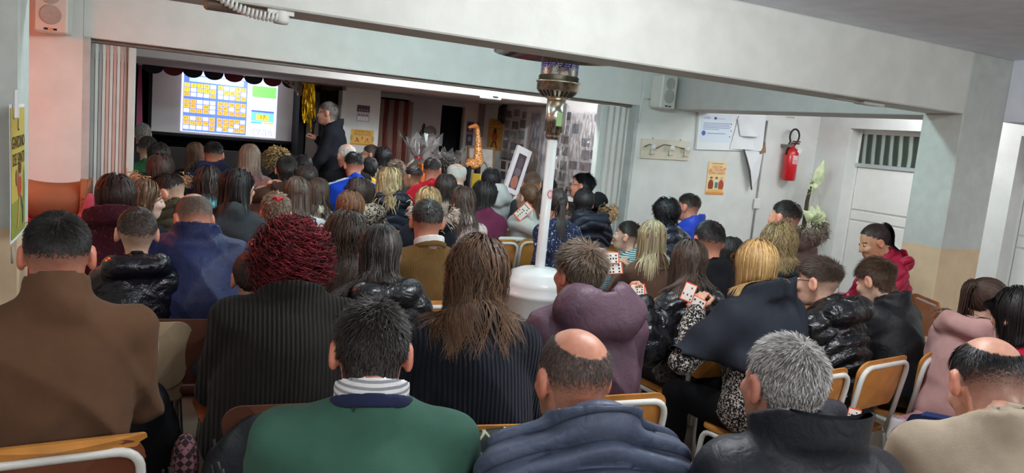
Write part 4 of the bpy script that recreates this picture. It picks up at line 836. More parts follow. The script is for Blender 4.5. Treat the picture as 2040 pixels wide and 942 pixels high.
def hairmask(D, style):
    m = D[:, 2] > np.interp(D[:, 1], HL_Y, HL_Z)
    if style == 'ring': m &= (D @ _n(np.array([0, 0.05, 1.0])) < 0.66) & (D[:, 1] < 0.62)
    if style == 'crown': m &= (D @ _n(np.array([0, -0.45, 1.0])) < 0.68) & (D[:, 1] < 0.5)
    if style == 'crown2': m &= (D @ _n(np.array([0, -0.75, 1.0])) < 0.72) & (D @ _n(np.array([0, 0.2, 1.0])) < 0.80) & (D[:, 1] < 0.5)
    if style == 'ringback': m &= (D @ _n(np.array([0, -0.22, 1.0])) < 0.80) & (D[:, 1] < 0.62)
    return m
class Body: pass
def C_axis(B): return B.MH[:3, 3] + B.MH[:3, :3] @ np.array([0, 0.0, 0.01])
HAIR_M = None
def hair_material():
    t = NT('hair'); a = t.n('ShaderNodeAttribute', _attribute_name='col'); t.l(a, 'Color', t.b, 'Base Color'); t.b.inputs['Roughness'].default_value = 0.5; t.b.inputs['Specular IOR Level'].default_value = 0.32; return t.m
HAIR_M = hair_material()
def build_hair(style, c1, c2, mix, B, q, seed, L=0.35, vol=0.02, wave=0.0, part=0.0, Lt=0.03, Ls=0.012, dens=1.0, ombre=0.0, tie=(0, -0.85, 0.35), flow=None, fringe=False, thick=1.0, side=0.0):
    rs = np.random.RandomState(seed); hs = B.hs; MH = B.MH
    near, mid = (q == 0), (q == 1)
    long_ = style in ('long', 'pony', 'bob', 'curly', 'bigcurl')
    nn = {'long': (2200, 600, 320), 'bob': (2200, 600, 320), 'pony': (1300, 460, 250), 'curly': (2000, 600, 320), 'bigcurl': (1150, 300, 170)}.get(style, (5200, 1400, 650))[q]
    nn = int(nn * dens); D = fib(nn * (2 if long_ else 2), rs); D = D[hairmask(D, style)]
    if style in ('crown', 'crown2', 'ringback'): D = D[rs.rand(len(D)) < np.clip(2.2 + D[:, 2] * 3.2, 0.0, 1)]
    if style == 'fade': D = D[rs.rand(len(D)) < np.clip(1.0 + D[:, 2] * 3.5, 0.0, 1)]
    E = CR * 1.015; root = CC + D * E; nrm = D / E; nrm /= np.linalg.norm(nrm, axis=1, keepdims=True)
    tn = np.clip((-0.55 - D[:, 2]) / 0.40, 0, 1) * (D[:, 1] < 0.1); az = np.arctan2(D[:, 0], -D[:, 1]); Da = D.copy(); Da[:, 2] = np.maximum(Da[:, 2], -0.55); Da[:, :2] *= (np.sqrt(1 - Da[:, 2] ** 2) / (np.linalg.norm(D[:, :2], axis=1) + 1e-6))[:, None]
    rb_ = np.stack([0.060 * np.sin(az), -0.034 - 0.064 * np.cos(az), np.full(len(D), -0.082)], 1); root = np.where(tn[:, None] > 0, (CC + Da * E) * (1 - tn[:, None]) + rb_ * tn[:, None], root); nh = np.stack([np.sin(az), -np.cos(az), np.zeros(len(D))], 1); nrm = nrm * (1 - tn[:, None]) + nh * tn[:, None]; nrm /= np.linalg.norm(nrm, axis=1, keepdims=True)
    n = len(D)
    def out_head(X, infl):   # keep outside the skull (head frame)
        qd = (X - CC) / (CR + infl[:, None]); k = np.linalg.norm(qd, axis=1); ins = k < 1; X[ins] = CC + (X[ins] - CC) / k[ins][:, None]; return X
    inv = np.linalg.inv(MH)
    toL = lambda X: X * hs @ MH[:3, :3].T + MH[:3, 3]
    toH = lambda X: ((X - MH[:3, 3]) @ MH[:3, :3]) / hs
    P = []
    if not long_:
        m = 4; top = np.clip((D[:, 2] + 0.15) / 0.7, 0, 1); Ln = (Ls + (Lt - Ls) * top ** 1.4) * rs.uniform(0.7, 1.2, n)
        if style in ('fade', 'crown', 'crown2', 'ringback'): Ln = Ln * np.clip((D[:, 2] + 0.55) / 0.6, 0.22, 1)
        fl = np.array(flow if flow is not None else (0, 0, 0), float); whorl = _n(np.array([0.1, -0.65, 0.75])); tg = D - (D @ whorl)[:, None] * whorl * 1.0 - 0.0
        tg = tg - (tg * nrm).sum(1)[:, None] * nrm + fl - (fl * nrm).sum(1)[:, None] * nrm; tg[:, 2] -= 0.5; tg -= (tg * nrm).sum(1)[:, None] * nrm; tg /= np.linalg.norm(tg, axis=1, keepdims=True) + 1e-9
        lift = (0.22 + 0.5 * wave) ; dr = nrm * lift + tg + rs.normal(0, 0.12 + 0.35 * wave, D.shape); dr /= np.linalg.norm(dr, axis=1, keepdims=True)
        X = root.copy(); P = [toL(X)]
        for k in range(1, m):
            X = X + dr * (Ln / (m - 1))[:, None]; X = out_head(X, np.full(n, 0.002)); P.append(toL(X)); dr = dr + tg * 0.35 + rs.normal(0, 0.08 * (1 + 3 * wave), D.shape); dr /= np.linalg.norm(dr, axis=1, keepdims=True)
        P = np.stack(P, 1); rad = (0.0013, 0.0031, 0.0048)[q] * thick * hs
        R = np.full((n, m), rad) * np.array([1.0, 1.0, 0.8, 0.25])
        if style in ('fade', 'crown', 'crown2', 'ringback'): R = R * np.clip((D[:, 2] + 0.6) / 0.5, 0.3, 1)[:, None]
    else:
        m = {0: 12, 1: 8, 2: 7}[q] + (4 if style == 'bigcurl' and q == 0 else 0); tl = _n(np.array(tie, float))
        infl = vol * rs.uniform(0.1, 1.0, n) ** 1.0 * (0.4 + 0.6 * np.clip(D[:, 2] + 0.6, 0, 1))
        def sim(X0, dir0, Ls_, infl_, gs=0.55, m=m):
            X = X0.copy(); d = dir0.copy(); out = [X.copy()]; g = np.array([0, -0.06, -1.0]); sc_ = (np.arange(m) / (m - 1.0)) ** 1.45; sc_ = np.diff(sc_)
            for k in range(1, m):
                d = d * 0.62 + g * gs * (0.35 + 0.65 * min(1, k / 4)); d /= np.linalg.norm(d, axis=1, keepdims=True); X = X + d * (Ls_ * sc_[k - 1])[:, None]
                H = toH(X); H = out_head(H, infl_ / hs)
                qd = (H - CC) / (CR + infl_[:, None] / hs); kk_ = np.linalg.norm(qd, axis=1); pi_ = (kk_ > 1) & (H[:, 2] > -0.03); H[pi_] = CC + (H[pi_] - CC) / (kk_[pi_] ** 0.75)[:, None]
                if not fringe:
                    fc = (H[:, 1] > 0.045) & (H[:, 2] < 0.06) & (H[:, 2] > -0.16) & (np.abs(H[:, 0]) < 0.082); H[fc, 0] = np.where(H[fc, 0] >= 0, 1, -1) * (0.082 + infl_[fc] * 0.5); H[fc, 1] -= 0.006
                nk = (H[:, 2] < -0.06) & (H[:, 2] > -0.22); rr_ = np.hypot(H[:, 0], H[:, 1] + 0.04); mk = nk & (rr_ < 0.062); H[mk, 0] *= 0.062 / (rr_[mk] + 1e-6); H[mk, 1] = -0.04 + (H[mk, 1] + 0.04) * 0.062 / (rr_[mk] + 1e-6)
                X = toL(H); X = B.push(X, 0.006 + infl_ * 0.35); dn = X - out[-1]; d = dn / (np.linalg.norm(dn, axis=1, keepdims=True) + 1e-9); out.append(X.copy())
            return np.stack(out, 1)
        sgn = np.where(root[:, 0] - part * 0.03 + rs.normal(0, 0.004, n) >= 0, 1.0, -1.0)
        if style == 'pony':
            T = CC + tl * CR * 1.05; ang = np.arccos(np.clip(D @ tl, -1, 1)); A = []
            for s in np.linspace(0, 1, 7):
                S = (np.sin((1 - s) * ang)[:, None] * D + np.sin(s * ang)[:, None] * tl) / (np.sin(ang)[:, None] + 1e-6); A.append(toL(CC + S * (CR * 1.02 + (0.004 + 0.005 * rs.rand(n)[:, None]) * math.sin(math.pi * s * 0.9 + 0.2))))
            P1 = np.stack(A, 1); n2 = n // 2; o = rs.normal(0, 0.010, (n2, 3)); X0 = toL(np.tile(T, (n2, 1)) + o); d0 = (MH[:3, :3] @ (tl + np.array([0, -0.4, 0.15])))[None] + rs.normal(0, 0.12, (n2, 3)); d0 /= np.linalg.norm(d0, axis=1, keepdims=True)
            P2 = sim(X0, d0, L * hs * rs.uniform(0.75, 1.05, n2), np.full(n2, 0.012) + 0.02 * rs.rand(n2), 0.4, m)
        else:
            bk = np.clip((-D[:, 1] + 0.35) / 0.75, 0, 1)
            tg = np.stack([sgn * (1 - bk) + bk * D[:, 0] * 0.5, -0.35 - 0.3 * bk, -0.25 - 0.9 * bk], 1) if style != 'bigcurl' else nrm + rs.normal(0, 0.5, D.shape)
            if fringe: tg[:, 1] = np.where(D[:, 1] > 0.4, 0.5, -0.35)
            if style != 'bigcurl': tg -= (tg * nrm).sum(1)[:, None] * nrm
            tg /= np.linalg.norm(tg, axis=1, keepdims=True) + 1e-9; d0 = (tg + nrm * 0.25) @ MH[:3, :3].T
            Ln = np.maximum(0.07, L * rs.uniform(0.9, 1.04, n) - 0.062 * np.arccos(np.clip(D[:, 2], -1, 1))) * hs
            if style == 'bob': Ln = L * hs * (0.62 + 0.38 * np.clip((D[:, 2] + 0.7) / 1.5, 0, 1)) * rs.uniform(0.95, 1.03, n)
            if style == 'bigcurl':
                Ln = L * hs * rs.uniform(0.5, 1.0, n); X0 = toL(root); out = []
                for s in np.linspace(0, 1, m): out.append(toL(root + (tg * 0.55 + nrm * 0.75) * (s * Ln / hs)[:, None] * (1 - 0.25 * s)) + np.array([0, 0, -0.045]) * (s * s))
                P = np.stack(out, 1)
            else: P = sim(toL(root), d0, Ln, infl)
            P1 = None
        def curl(P, amp, per, jit):
            n, m, _ = P.shape; T = np.gradient(P, axis=1); T /= np.linalg.norm(T, axis=2, keepdims=True) + 1e-9; U = np.cross(T, np.array([0.0, 0.0, 1.0]) + 0.01); U /= np.linalg.norm(U, axis=2, keepdims=True) + 1e-9; W = np.cross(T, U)
            s = np.linspace(0, 1, m)[None, :]; sl = np.linalg.norm(np.diff(P, axis=1), axis=2).sum(1)[:, None] * s; az = np.arctan2(P[:, -1, 0], -P[:, -1, 1]); ph = (np.floor(az * 3.2) * 2.4 + rs.normal(0, jit, n))[:, None]
            rp = np.clip(s * 2.2 - 0.25, 0, 1); return P + amp * rp[..., None] * (np.sin(2 * math.pi * sl / per + ph)[..., None] * U + 0.6 * np.cos(2 * math.pi * sl / per + ph)[..., None] * W)
        if style == 'pony':
            if wave: P2 = curl(P2, wave, 0.09, 0.5)
            P1b = np.zeros((n, m, 3)); xs = np.linspace(0, 6, m); i0 = np.clip(np.floor(xs).astype(int), 0, 5); fr = xs - i0; P1b = P1[:, i0] * (1 - fr)[None, :, None] + P1[:, i0 + 1] * fr[None, :, None]; P = np.concatenate([P1b, P2])
        elif style in ('curly', 'bigcurl'): P = curl(P, wave or 0.012, 0.034 if style == 'bigcurl' else 0.05, 3.0)
        elif wave: P = curl(P, wave, 0.16, 0.35)
        if style in ('long', 'bob', 'curly'): P = np.stack([P[:, k_] if k_ < 2 else B.push(P[:, k_], 0.008 + infl * 0.5) for k_ in range(P.shape[1])], 1)
        rad = ((0.0026, 0.0054, 0.0080) if style == 'bigcurl' else (0.0018, 0.0044, 0.0070))[q] * thick * hs; s = np.linspace(0, 1, m); R = np.full((len(P), m), rad) * np.clip(1.15 - s ** 3, 0.2, 1)
    rib_ = style != 'bigcurl'; n = len(P); V, Q = ribbons(P, R, C_axis(B)) if rib_ else tubes(P, R); c1 = np.array(lin(c1)[:3]); c2 = np.array(lin(c2)[:3])
    k = np.clip(rs.normal(mix * 0.7, 0.12 + 0.25 * mix, n), 0, 1); s = np.linspace(0, 1, P.shape[1]); kk = np.clip(k[:, None] + ombre * (s[None] ** 1.5) * rs.uniform(0.4, 1.1, (n, 1)), 0, 1); var = rs.uniform(0.8, 1.2, n)[:, None, None]
    Cc = (c1 * (1 - kk[..., None]) + c2 * kk[..., None]) * var; Cc = np.repeat(Cc, 2 if rib_ else 3, axis=1).reshape(-1, 3)
    # scalp cap below the strands
    nu, nv = (28, 18); cv = []; D2 = []
    for i in range(nv + 1):
        for j in range(nu): a = math.pi * i / nv; b = 2 * math.pi * j / nu; D2.append((math.sin(a) * math.cos(b), math.sin(a) * math.sin(b), math.cos(a)))
    D2 = np.array(D2); mk = hairmask(D2 * 1.0 - np.array([0, 0, 0.03]), style); capV = toL(CC + D2 * (CR + (0.003 if not long_ else 0.006))); qs = []
    for i in range(nv):
        for j in range(nu):
            ids = (i * nu + j, (i + 1) * nu + j, (i + 1) * nu + (j + 1) % nu, i * nu + (j + 1) % nu)
            if all(mk[t_] for t_ in ids): qs.append(ids)
    if style in ('ring', 'ringback', 'crown', 'crown2', 'buzz', 'fade') : qs = []
    if qs:
        Q = np.vstack([Q, np.array(qs, np.int32) + len(V)]); V = np.vstack([V, capV.astype(f32)]); Cc = np.vstack([Cc, np.tile((c1 * (1 - 0.6 * mix) + c2 * 0.6 * mix) * 0.75, (len(capV), 1))])
    me = newmesh('hair', V, Q, True); setcol(me, Cc); return me
SKIN = {}
def skin_mat(tone):
    if tone not in SKIN:
        t = NT('skin'); a = t.n('ShaderNodeAttribute', _attribute_name='col'); mp = t.coord(); nz = t.n('ShaderNodeTexNoise', Scale=60.0, Detail=3.0); t.l(mp, 0, nz, 'Vector'); c = lin(tone)
        r = t.ramp(nz, 0, [(0.3, tuple(x * 0.9 for x in c[:3]) + (1,)), (0.7, tuple(min(1, x * 1.08) for x in c[:3]) + (1,))]); m = t.n('ShaderNodeMix', _data_type='RGBA', _blend_type='MULTIPLY'); m.inputs[0].default_value = 1.0
        t.l(r, 0, m, 6); t.l(a, 'Color', m, 7); t.l(m, 2, t.b, 'Base Color'); t.b.inputs['Roughness'].default_value = 0.42; t.b.inputs['Subsurface Weight'].default_value = 0.08; t.b.inputs['Subsurface Radius'].default_value = (0.012, 0.005, 0.003); t.b.inputs['Subsurface Scale'].default_value = 0.3; SKIN[tone] = t.m
    return SKIN[tone]
def cloth_mat(kind, c, c2=None, quilt=None):
    key = 'cloth_%s_%s_%s_%s' % (kind, c, c2, quilt)
    if key in MATS: return MATS[key]
    n_ = {'rib': 'ribbed_knit', 'knit': 'knit', 'puffer': 'quilted_nylon', 'shiny': 'shiny_nylon', 'cord': 'corduroy', 'tweed': 'tweed', 'stripe': 'striped_jersey', 'leopard': 'animal_print', 'cloth': 'cloth', 'fleck': 'flecked_knit', 'denim': 'denim'}[kind]
    t = NT(n_); b = t.b; mp = t.coord(); col = lin(c); b.inputs['Roughness'].default_value = {'puffer': 0.5, 'shiny': 0.24}.get(kind, 0.85); b.inputs['Specular IOR Level'].default_value = {'puffer': 0.35, 'shiny': 0.5}.get(kind, 0.15)
    if kind in ('rib', 'knit', 'cord', 'fleck', 'cloth', 'denim') and kind != 'cloth': b.inputs['Sheen Weight'].default_value = 0.04; b.inputs['Sheen Roughness'].default_value = 0.5
    nz = t.n('ShaderNodeTexNoise', Scale=9.0, Detail=5.0); t.l(mp, 0, nz, 'Vector'); lo = tuple(x * 0.85 for x in col[:3]) + (1,); hi = tuple(min(1, x * 1.15) for x in col[:3]) + (1,); r = t.ramp(nz, 0, [(0.3, lo), (0.7, hi)]); src = (r, 0)
    fine = t.n('ShaderNodeTexNoise', Scale=220.0 if kind != 'shiny' else 40.0, Detail=3.0); t.l(mp, 0, fine, 'Vector'); h = (fine, 0); st, ds = 0.25, 0.003
    if kind in ('rib', 'cord'):
        w = t.n('ShaderNodeTexWave', Scale=22.0 if kind == 'rib' else 60.0, Distortion=0.4); w.bands_direction = 'X'; t.l(mp, 0, w, 'Vector'); h = (w, 0); st, ds = 0.8, 0.006 if kind == 'rib' else 0.003
        m = t.n('ShaderNodeMix', _data_type='RGBA', _blend_type='MULTIPLY'); m.inputs[0].default_value = 0.6; t.l(r, 0, m, 6); r2 = t.ramp(w, 0, [(0.1, (0.45, 0.45, 0.45, 1)), (0.6, (1.1, 1.1, 1.1, 1))]); t.l(r2, 0, m, 7); src = (m, 2)
    if kind in ('puffer', 'shiny'):
        wv = t.n('ShaderNodeTexNoise', Scale=26.0 if kind == 'puffer' else 16.0, Detail=4.0, Distortion=1.2); t.l(mp, 0, wv, 'Vector'); h = (wv, 0); st, ds = (0.35, 0.012) if kind == 'puffer' else (0.6, 0.022)
    if kind in ('tweed', 'leopard', 'fleck'):
        v = t.n('ShaderNodeTexNoise', Scale={'tweed': 110.0, 'leopard': 55.0, 'fleck': 70.0}[kind], Detail=2.0, Distortion=1.0); t.l(mp, 0, v, 'Vector'); th = {'tweed': 0.55, 'leopard': 0.5, 'fleck': 0.66}[kind]
        r2 = t.ramp(v, 0, [(th - 0.03, (0, 0, 0, 1)), (th + 0.03, (1, 1, 1, 1))]); m = t.n('ShaderNodeMix', _data_type='RGBA'); t.l(r2, 0, m, 0); t.l(r, 0, m, 6); m.inputs[7].default_value = lin(c2); src = (m, 2); h = (v, 0); st, ds = 0.6, 0.004
    if kind == 'stripe':
        w = t.n('ShaderNodeTexWave', Scale=22.0, Distortion=0.6); w.bands_direction = 'Z'; t.l(mp, 0, w, 'Vector'); r2 = t.ramp(w, 0, [(0.55, (0, 0, 0, 1)), (0.62, (1, 1, 1, 1))]); m = t.n('ShaderNodeMix', _data_type='RGBA'); t.l(r2, 0, m, 0); t.l(r, 0, m, 6); m.inputs[7].default_value = lin(c2); src = (m, 2)
    if quilt:   # stitched channels running across the back
        pit, c0, sw_ = quilt; sx = t.n('ShaderNodeSeparateXYZ'); t.l(mp, 0, sx, 0); M1 = t.n('ShaderNodeMath', _operation='MULTIPLY_ADD'); t.l(sx, 'Y', M1, 0); M1.inputs[1].default_value = 0.75; t.l(sx, 'Z', M1, 2)
        X2 = t.n('ShaderNodeMath', _operation='MULTIPLY'); t.l(sx, 'X', X2, 0); t.l(sx, 'X', X2, 1); M2 = t.n('ShaderNodeMath', _operation='MULTIPLY_ADD'); t.l(X2, 0, M2, 0); M2.inputs[1].default_value = 0.30 / sw_; t.l(M1, 0, M2, 2)
        M3 = t.n('ShaderNodeMath', _operation='SUBTRACT'); t.l(M2, 0, M3, 0); M3.inputs[1].default_value = c0; M4 = t.n('ShaderNodeMath', _operation='MULTIPLY'); t.l(M3, 0, M4, 0); M4.inputs[1].default_value = math.pi / pit
        sn = t.n('ShaderNodeMath', _operation='SINE'); t.l(M4, 0, sn, 0); ab = t.n('ShaderNodeMath', _operation='ABSOLUTE'); t.l(sn, 0, ab, 0); pw = t.n('ShaderNodeMath', _operation='POWER'); t.l(ab, 0, pw, 0); pw.inputs[1].default_value = 0.45
        mxh = t.n('ShaderNodeMath', _operation='MULTIPLY_ADD'); t.l(h[0], h[1], mxh, 0); mxh.inputs[1].default_value = 0.35; t.l(pw, 0, mxh, 2); h = (mxh, 0); st, ds = 0.9, 0.016
    t.l(src[0], src[1], b, 'Base Color'); t.bump(h[0], h[1], st, ds); MATS[key] = t.m; return t.m
def rotm(yaw, pitch, roll=0.0):
    cy, sy = math.cos(yaw), math.sin(yaw); cp, sp = math.cos(pitch), math.sin(pitch); cr, sr = math.cos(roll), math.sin(roll)
    return np.array([[cy, -sy, 0], [sy, cy, 0], [0, 0, 1]]) @ np.array([[1, 0, 0], [0, cp, sp], [0, -sp, cp]]) @ np.array([[cr, 0, sr], [0, 1, 0], [-sr, 0, cr]])   # positive pitch bows the face down
def ik(S, W, l1, l2, pole):
    d = W - S; L = np.linalg.norm(d); Lm = min(L, (l1 + l2) * 0.995); u = d / L; W = S + u * Lm; a = (l1 * l1 - l2 * l2 + Lm * Lm) / (2 * Lm); hgt = math.sqrt(max(0, l1 * l1 - a * a)); p = pole - u * pole.dot(u); p /= np.linalg.norm(p); return S + u * a + p * hgt, W
CHAIRS = []
def hand_at(W, E, key, s, up, left):
    V, Q = HANDS[key]; V = V.copy(); Q = Q
    if not left: V[:, 0] *= -1; Q = Q[:, ::-1]
    y = W - E; y /= np.linalg.norm(y); z = up - y * up.dot(y); z /= np.linalg.norm(z); x = np.cross(y, z); return (V * s) @ np.stack([x, y, z]) + W, Q
def person(u, v, hz, hy, bow, kind, hair, top, label, by=None, s=1.0, g=1.0, sw=None, lean=6, th=0.012, q=1, collar=None, hood=None, fur=None, furarc=(0, 6.2832), cyaw=0.0, skin=(214, 164, 138), lh=None, rh=None, pose='sit', glasses=False, bot=(40, 42, 52), chair='ply', puff=None, seed=None, roll=0, shirt=None, sleeve=1.0, hem=0.0, head_s=None, depth=None, cat='person', hkey='relax', group=None, legs=True, shoe=(34, 32, 34), folds=1.0, botkind='cloth', clabel=None, cgroup=None, shawl=None, armstripe=None, ankles=None, knees=None, vox=None, band=None, hunch=None):
    """u,v: where the head's centre is in the photograph; hz: its height in the room; hy: turn of the head to the left as seen; by: body yaw"""
    hunch = hunch if hunch is not None else (0.004 if kind == 'w' else 0.018)
    seed = seed if seed is not None else int(u * 7 + v * 13) % 10000
    if depth: Hc = ony(u, v, depth); hz = float(Hc[2])
    else: Hc = onz(u, v, hz)
    th_ray = math.atan2(Hc[0], Hc[1]); byaw = math.radians(by) if by is not None else 0.0; hyaw = math.radians(hy) - th_ray - byaw
    hs = head_s or (0.9 + 0.1 * s if kind != 'w' else 0.97); bw = math.radians(bow); sw = sw or {'m': 0.405, 'w': 0.355, 'c': 0.40 * s}[kind]
    R = rotm(hyaw, bw, math.radians(roll)); off = rotm(hyaw * 0.4, bw * 0.8) @ np.array([0, 0.045 + 1.2 * hunch, 0.128 - hunch]) * hs
    root = empty('person', (0, 0, 0), byaw, label, cat, group)
    h0 = 0.45 + 0.11 * s if pose == 'sit' else 0.53 * (hz / 0.93)
    Nz = hz - off[2]; T0 = Nz - h0; Ny = math.sin(math.radians(lean)) * T0; N = np.array([0, Ny, Nz]); C = N + off; C[2] = hz
    rotb = np.array([[math.cos(byaw), -math.sin(byaw)], [math.sin(byaw), math.cos(byaw)]]); loc = Hc[:2] - rotb @ C[:2]; root.location = (loc[0], loc[1], 0)
    def to_local(p): d = np.array(p) - np.array([loc[0], loc[1], 0]); d[:2] = rotb.T @ d[:2]; return d
    B = Body(); B.hs = hs; B.MH = np.eye(4); B.MH[:3, :3] = R; B.MH[:3, 3] = C
    zs = Nz - 0.075 * s; T = zs - h0; a_ = sw / 2 - 0.035
    S = {k: np.array([k * a_, Ny - 0.01, zs - 0.025]) for k in (-1, 1)}; l1, l2 = 0.29 * s, 0.26 * s; W = {}; El = {}
    for k, tg in ((-1, lh), (1, rh)):
        if tg is None: tgt = np.array([k * 0.09, Ny + 0.30 * s, h0 + 0.16 * s]) if pose == 'sit' else np.array([k * (a_ + 0.05), Ny + 0.03, h0 - 0.05])
        elif len(tg) == 3 and abs(tg[0]) > 5: p_ = ony(tg[0], tg[1], tg[2]); tgt = to_local(p_)
        else: tgt = np.array(tg, float)
        pole = np.array([k * 0.55, -0.35, -0.8]) if pose == 'sit' else np.array([k * 0.3, -1.0, -0.3]); El[k], W[k] = ik(S[k], tgt, l1, l2, pole)
    ch_c, ch_r = (0, Ny * 0.75, h0 + 0.70 * T), (sw * 0.43, 0.118 * g * (0.6 + 0.4 * s), 0.38 * T)
    def torso(P, t):
        d = sd_ell(P, (0, -0.005, h0 + 0.03), (0.175 * g * s + t, 0.135 * g * s + t, 0.14 * s + t)); d = smin(d, sd_ell(P, (0, Ny * 0.35, h0 + 0.40 * T), (0.155 * g * s + t, 0.118 * g * s + t, 0.42 * T + t)), 0.06)
        d = smin(d, sd_ell(P, ch_c, tuple(x + t for x in ch_r)), 0.06); c_, _ = sd_cap(P, S[-1] * (0.92, 1, 1), S[1] * (0.92, 1, 1), 0.052 * s + t, 0.052 * s + t); d = smin(d, c_, 0.06 * s)
        for k in (-1, 1): c_, _ = sd_cap(P, N + (0, -0.032, -0.012), S[k] * (0.8, 1, 1) + (0, 0, 0.004), 0.050 * s + t * 0.7, 0.046 * s + t); d = smin(d, c_, 0.04)
        return d
    def arms(P, t, pf=None):
        d = None
        for k in (-1, 1):
            e, tt = sd_cap(P, S[k], El[k], 0.056 * s * (0.8 + 0.2 * g) + t, 0.047 * s + t)
            if pf: e = e - pf[0] * 0.8 * (np.abs(np.sin(math.pi * tt * l1 / pf[1])) ** 0.7 - 0.4)
            if sleeve >= 1: 
                f_, t2 = sd_cap(P, El[k], W[k], 0.046 * s + t, 0.034 * s + t)
                if pf: f_ = f_ - pf[0] * 0.8 * (np.abs(np.sin(math.pi * t2 * l2 / pf[1])) ** 0.7 - 0.4)
                e = smin(e, f_, 0.02)
            else:
                pl = (P - (S[k] + (El[k] - S[k]) * sleeve * 1.6)) @ _n(El[k] - S[k]).astype(f32); e = np.maximum(e, pl)
            d = e if d is None else np.minimum(d, e)
        return d
    def legs_sd(P, t):
        d = sd_ell(P, (0, -0.005, h0 + 0.0), (0.17 * g * s + t, 0.13 * g * s + t, 0.11 * s + t))
        for k in (-1, 1):
            c_, _ = sd_cap(P, HP[k], KN[k], 0.083 * s * (0.7 + 0.3 * g) + t, 0.06 * s + t); d = smin(d, c_, 0.04); c_, _ = sd_cap(P, KN[k], AN[k], 0.058 * s + t, 0.042 * s + t); d = smin(d, c_, 0.025)
        return d
    HP = {k: np.array([k * 0.09 * s, 0.0, h0 - 0.03 * s]) for k in (-1, 1)}
    if pose == 'sit': KN = {k: np.array([k * 0.12 * s, 0.43 * s, 0.47 + 0.04 * s]) for k in (-1, 1)}; AN = {k: np.array([k * 0.12 * s, 0.40 * s, max(0.08, 0.49 - 0.41 * s)]) for k in (-1, 1)}
    else: KN = {k: np.array([k * 0.10 * s, 0.02, h0 * 0.53]) for k in (-1, 1)}; AN = {k: np.array([k * 0.10 * s, -0.02, 0.08]) for k in (-1, 1)}
    if knees: KN = {k: np.array(knees) + (k * 0.09 * s, 0, 0) for k in (-1, 1)}
    if ankles: AN = {k: np.array(ankles) + (k * 0.09 * s, 0, 0) for k in (-1, 1)}
    hv = vox or (0.0112, 0.0175, 0.023)[q]; lo = (-sw / 2 - 0.22, -0.32, h0 - 0.14 - hem); hi = (sw / 2 + 0.22, max(0.45, Ny + 0.4), hz + 0.02)
    for k in (-1, 1): lo = tuple(np.minimum(lo, np.minimum(W[k], El[k]) - 0.1)); hi = tuple(np.maximum(hi, np.maximum(W[k], El[k]) + 0.1))
    lo = (lo[0], lo[1], h0 - 0.14 - hem) if True else lo
    G, lo = grid(lo, hi, hv); P = G; x, y, z = P[..., 0], P[..., 1], P[..., 2]
    d = torso(P, th)
    if puff: d = d - puff[0] * (1.5 * (np.abs(np.sin(math.pi * (z - zs + 0.75 * (y - Ny) + 0.30 * x * x / sw + 0.006 * np.sin(17 * x + seed)) / puff[1])) ** 0.7 - 0.45))
    da = arms(P, th * 0.8, puff)
    d = smin(d, da, 0.028)
    ph = seed * 0.37; fa = 0.012 * folds * s
    wst = np.clip(1.35 - (z - h0) / (1.1 * T), 0.5, 1.2)
    rg = lambda w_: (1 - np.abs(np.sin(w_))) ** 2
    d = d - fa * wst * (1.1 * rg(13 * z + 9 * x + 1.6 * np.sin(6 * x + 4 * y + ph) + ph) + 0.9 * rg(11 * z - 13 * x + 1.8 * np.sin(5 * z + 3 * y + 2 * ph) + 1.3) + 0.5 * np.sin(22 * x + 13 * y + 9 * z + 2 * ph) - 0.5)
    rel = z - Nz + 0.50 * (y - Ny); yy = y - Ny + 0.012 - 0.22 * (z - Nz); rad = np.sqrt(x * x + yy * yy)
    def coll(R0, t, h_, fl=0.0, z0=-0.045): return smax(np.abs(rad - R0 - fl * (rel - z0)) - t, np.abs(rel - z0 - h_ / 2) - h_ / 2, 0.008)
    nr = {'m': 0.067, 'w': 0.058, 'c': 0.053}[kind] * hs
    if collar == 'turtle': d = smin(d, coll(nr + 0.004, 0.009, 0.085, 0.0, -0.035), 0.02)
    elif collar == 'stand': d = smin(d, coll(nr + 0.018, 0.008, 0.075, 0.22), 0.02)
    elif collar == 'puffstand': d = smin(d, coll(nr + 0.034, 0.012, 0.095, 0.2), 0.02)
    elif collar == 'crew': d = smin(d, coll(nr + 0.006, 0.008, 0.05, 0.1), 0.015)
    elif collar == 'coat': d = smin(d, coll(nr + 0.028, 0.01, 0.055, 0.35), 0.015)
    elif collar == 'cowl': d = smin(d, coll(nr + 0.05, 0.035, 0.10, 0.1), 0.03)
    d = np.maximum(d, -sd_cap(P, N + (0, -0.01, 0.0), C, nr - 0.008 + (0.012 if shirt else 0), nr - 0.008)[0])
    if hood:
        hc = N + np.array([0, -0.10 * s, -0.005]) ; hr = np.array(hood); e = sd_ell(P, hc, hr); e = smax(e, -sd_ell(P, hc + (0, hr[1] * 0.5, hr[2] * 0.75), hr * (0.78, 0.8, 0.8)), 0.015); e = e + 0.009 * (np.sin(28 * x + 20 * z + 2 * np.sin(15 * z + ph) + ph) + np.sin(30 * z - 25 * x + 2 * np.sin(12 * x)))
        d = smin(d, e, 0.02)
    d = smax(d, (h0 - 0.06 * s - hem) - z, 0.01)
    if puff is None: d = d + 0.0
    gF, gL, gH = d, lo.copy(), hv
    V, Q = surfnet(d, lo, hv); V = relax(V, Q, 1, 0.15 if puff else 0.3)
    gname = {'puffer': 'padded_jacket', 'shiny': 'padded_jacket', 'rib': 'cardigan', 'cord': 'jacket', 'tweed': 'coat', 'leopard': 'coat', 'stripe': 'striped_shirt'}.get(top[0], 'sweater' if sleeve >= 1 else 'tee_shirt')
    link(gname, newmesh(gname, V, Q, True), cloth_mat(*top, **({'quilt': (puff[1], round(zs + 0.75 * Ny, 4), sw)} if puff and puff[1] < 0.15 and top[0] == 'puffer' else {})), root)
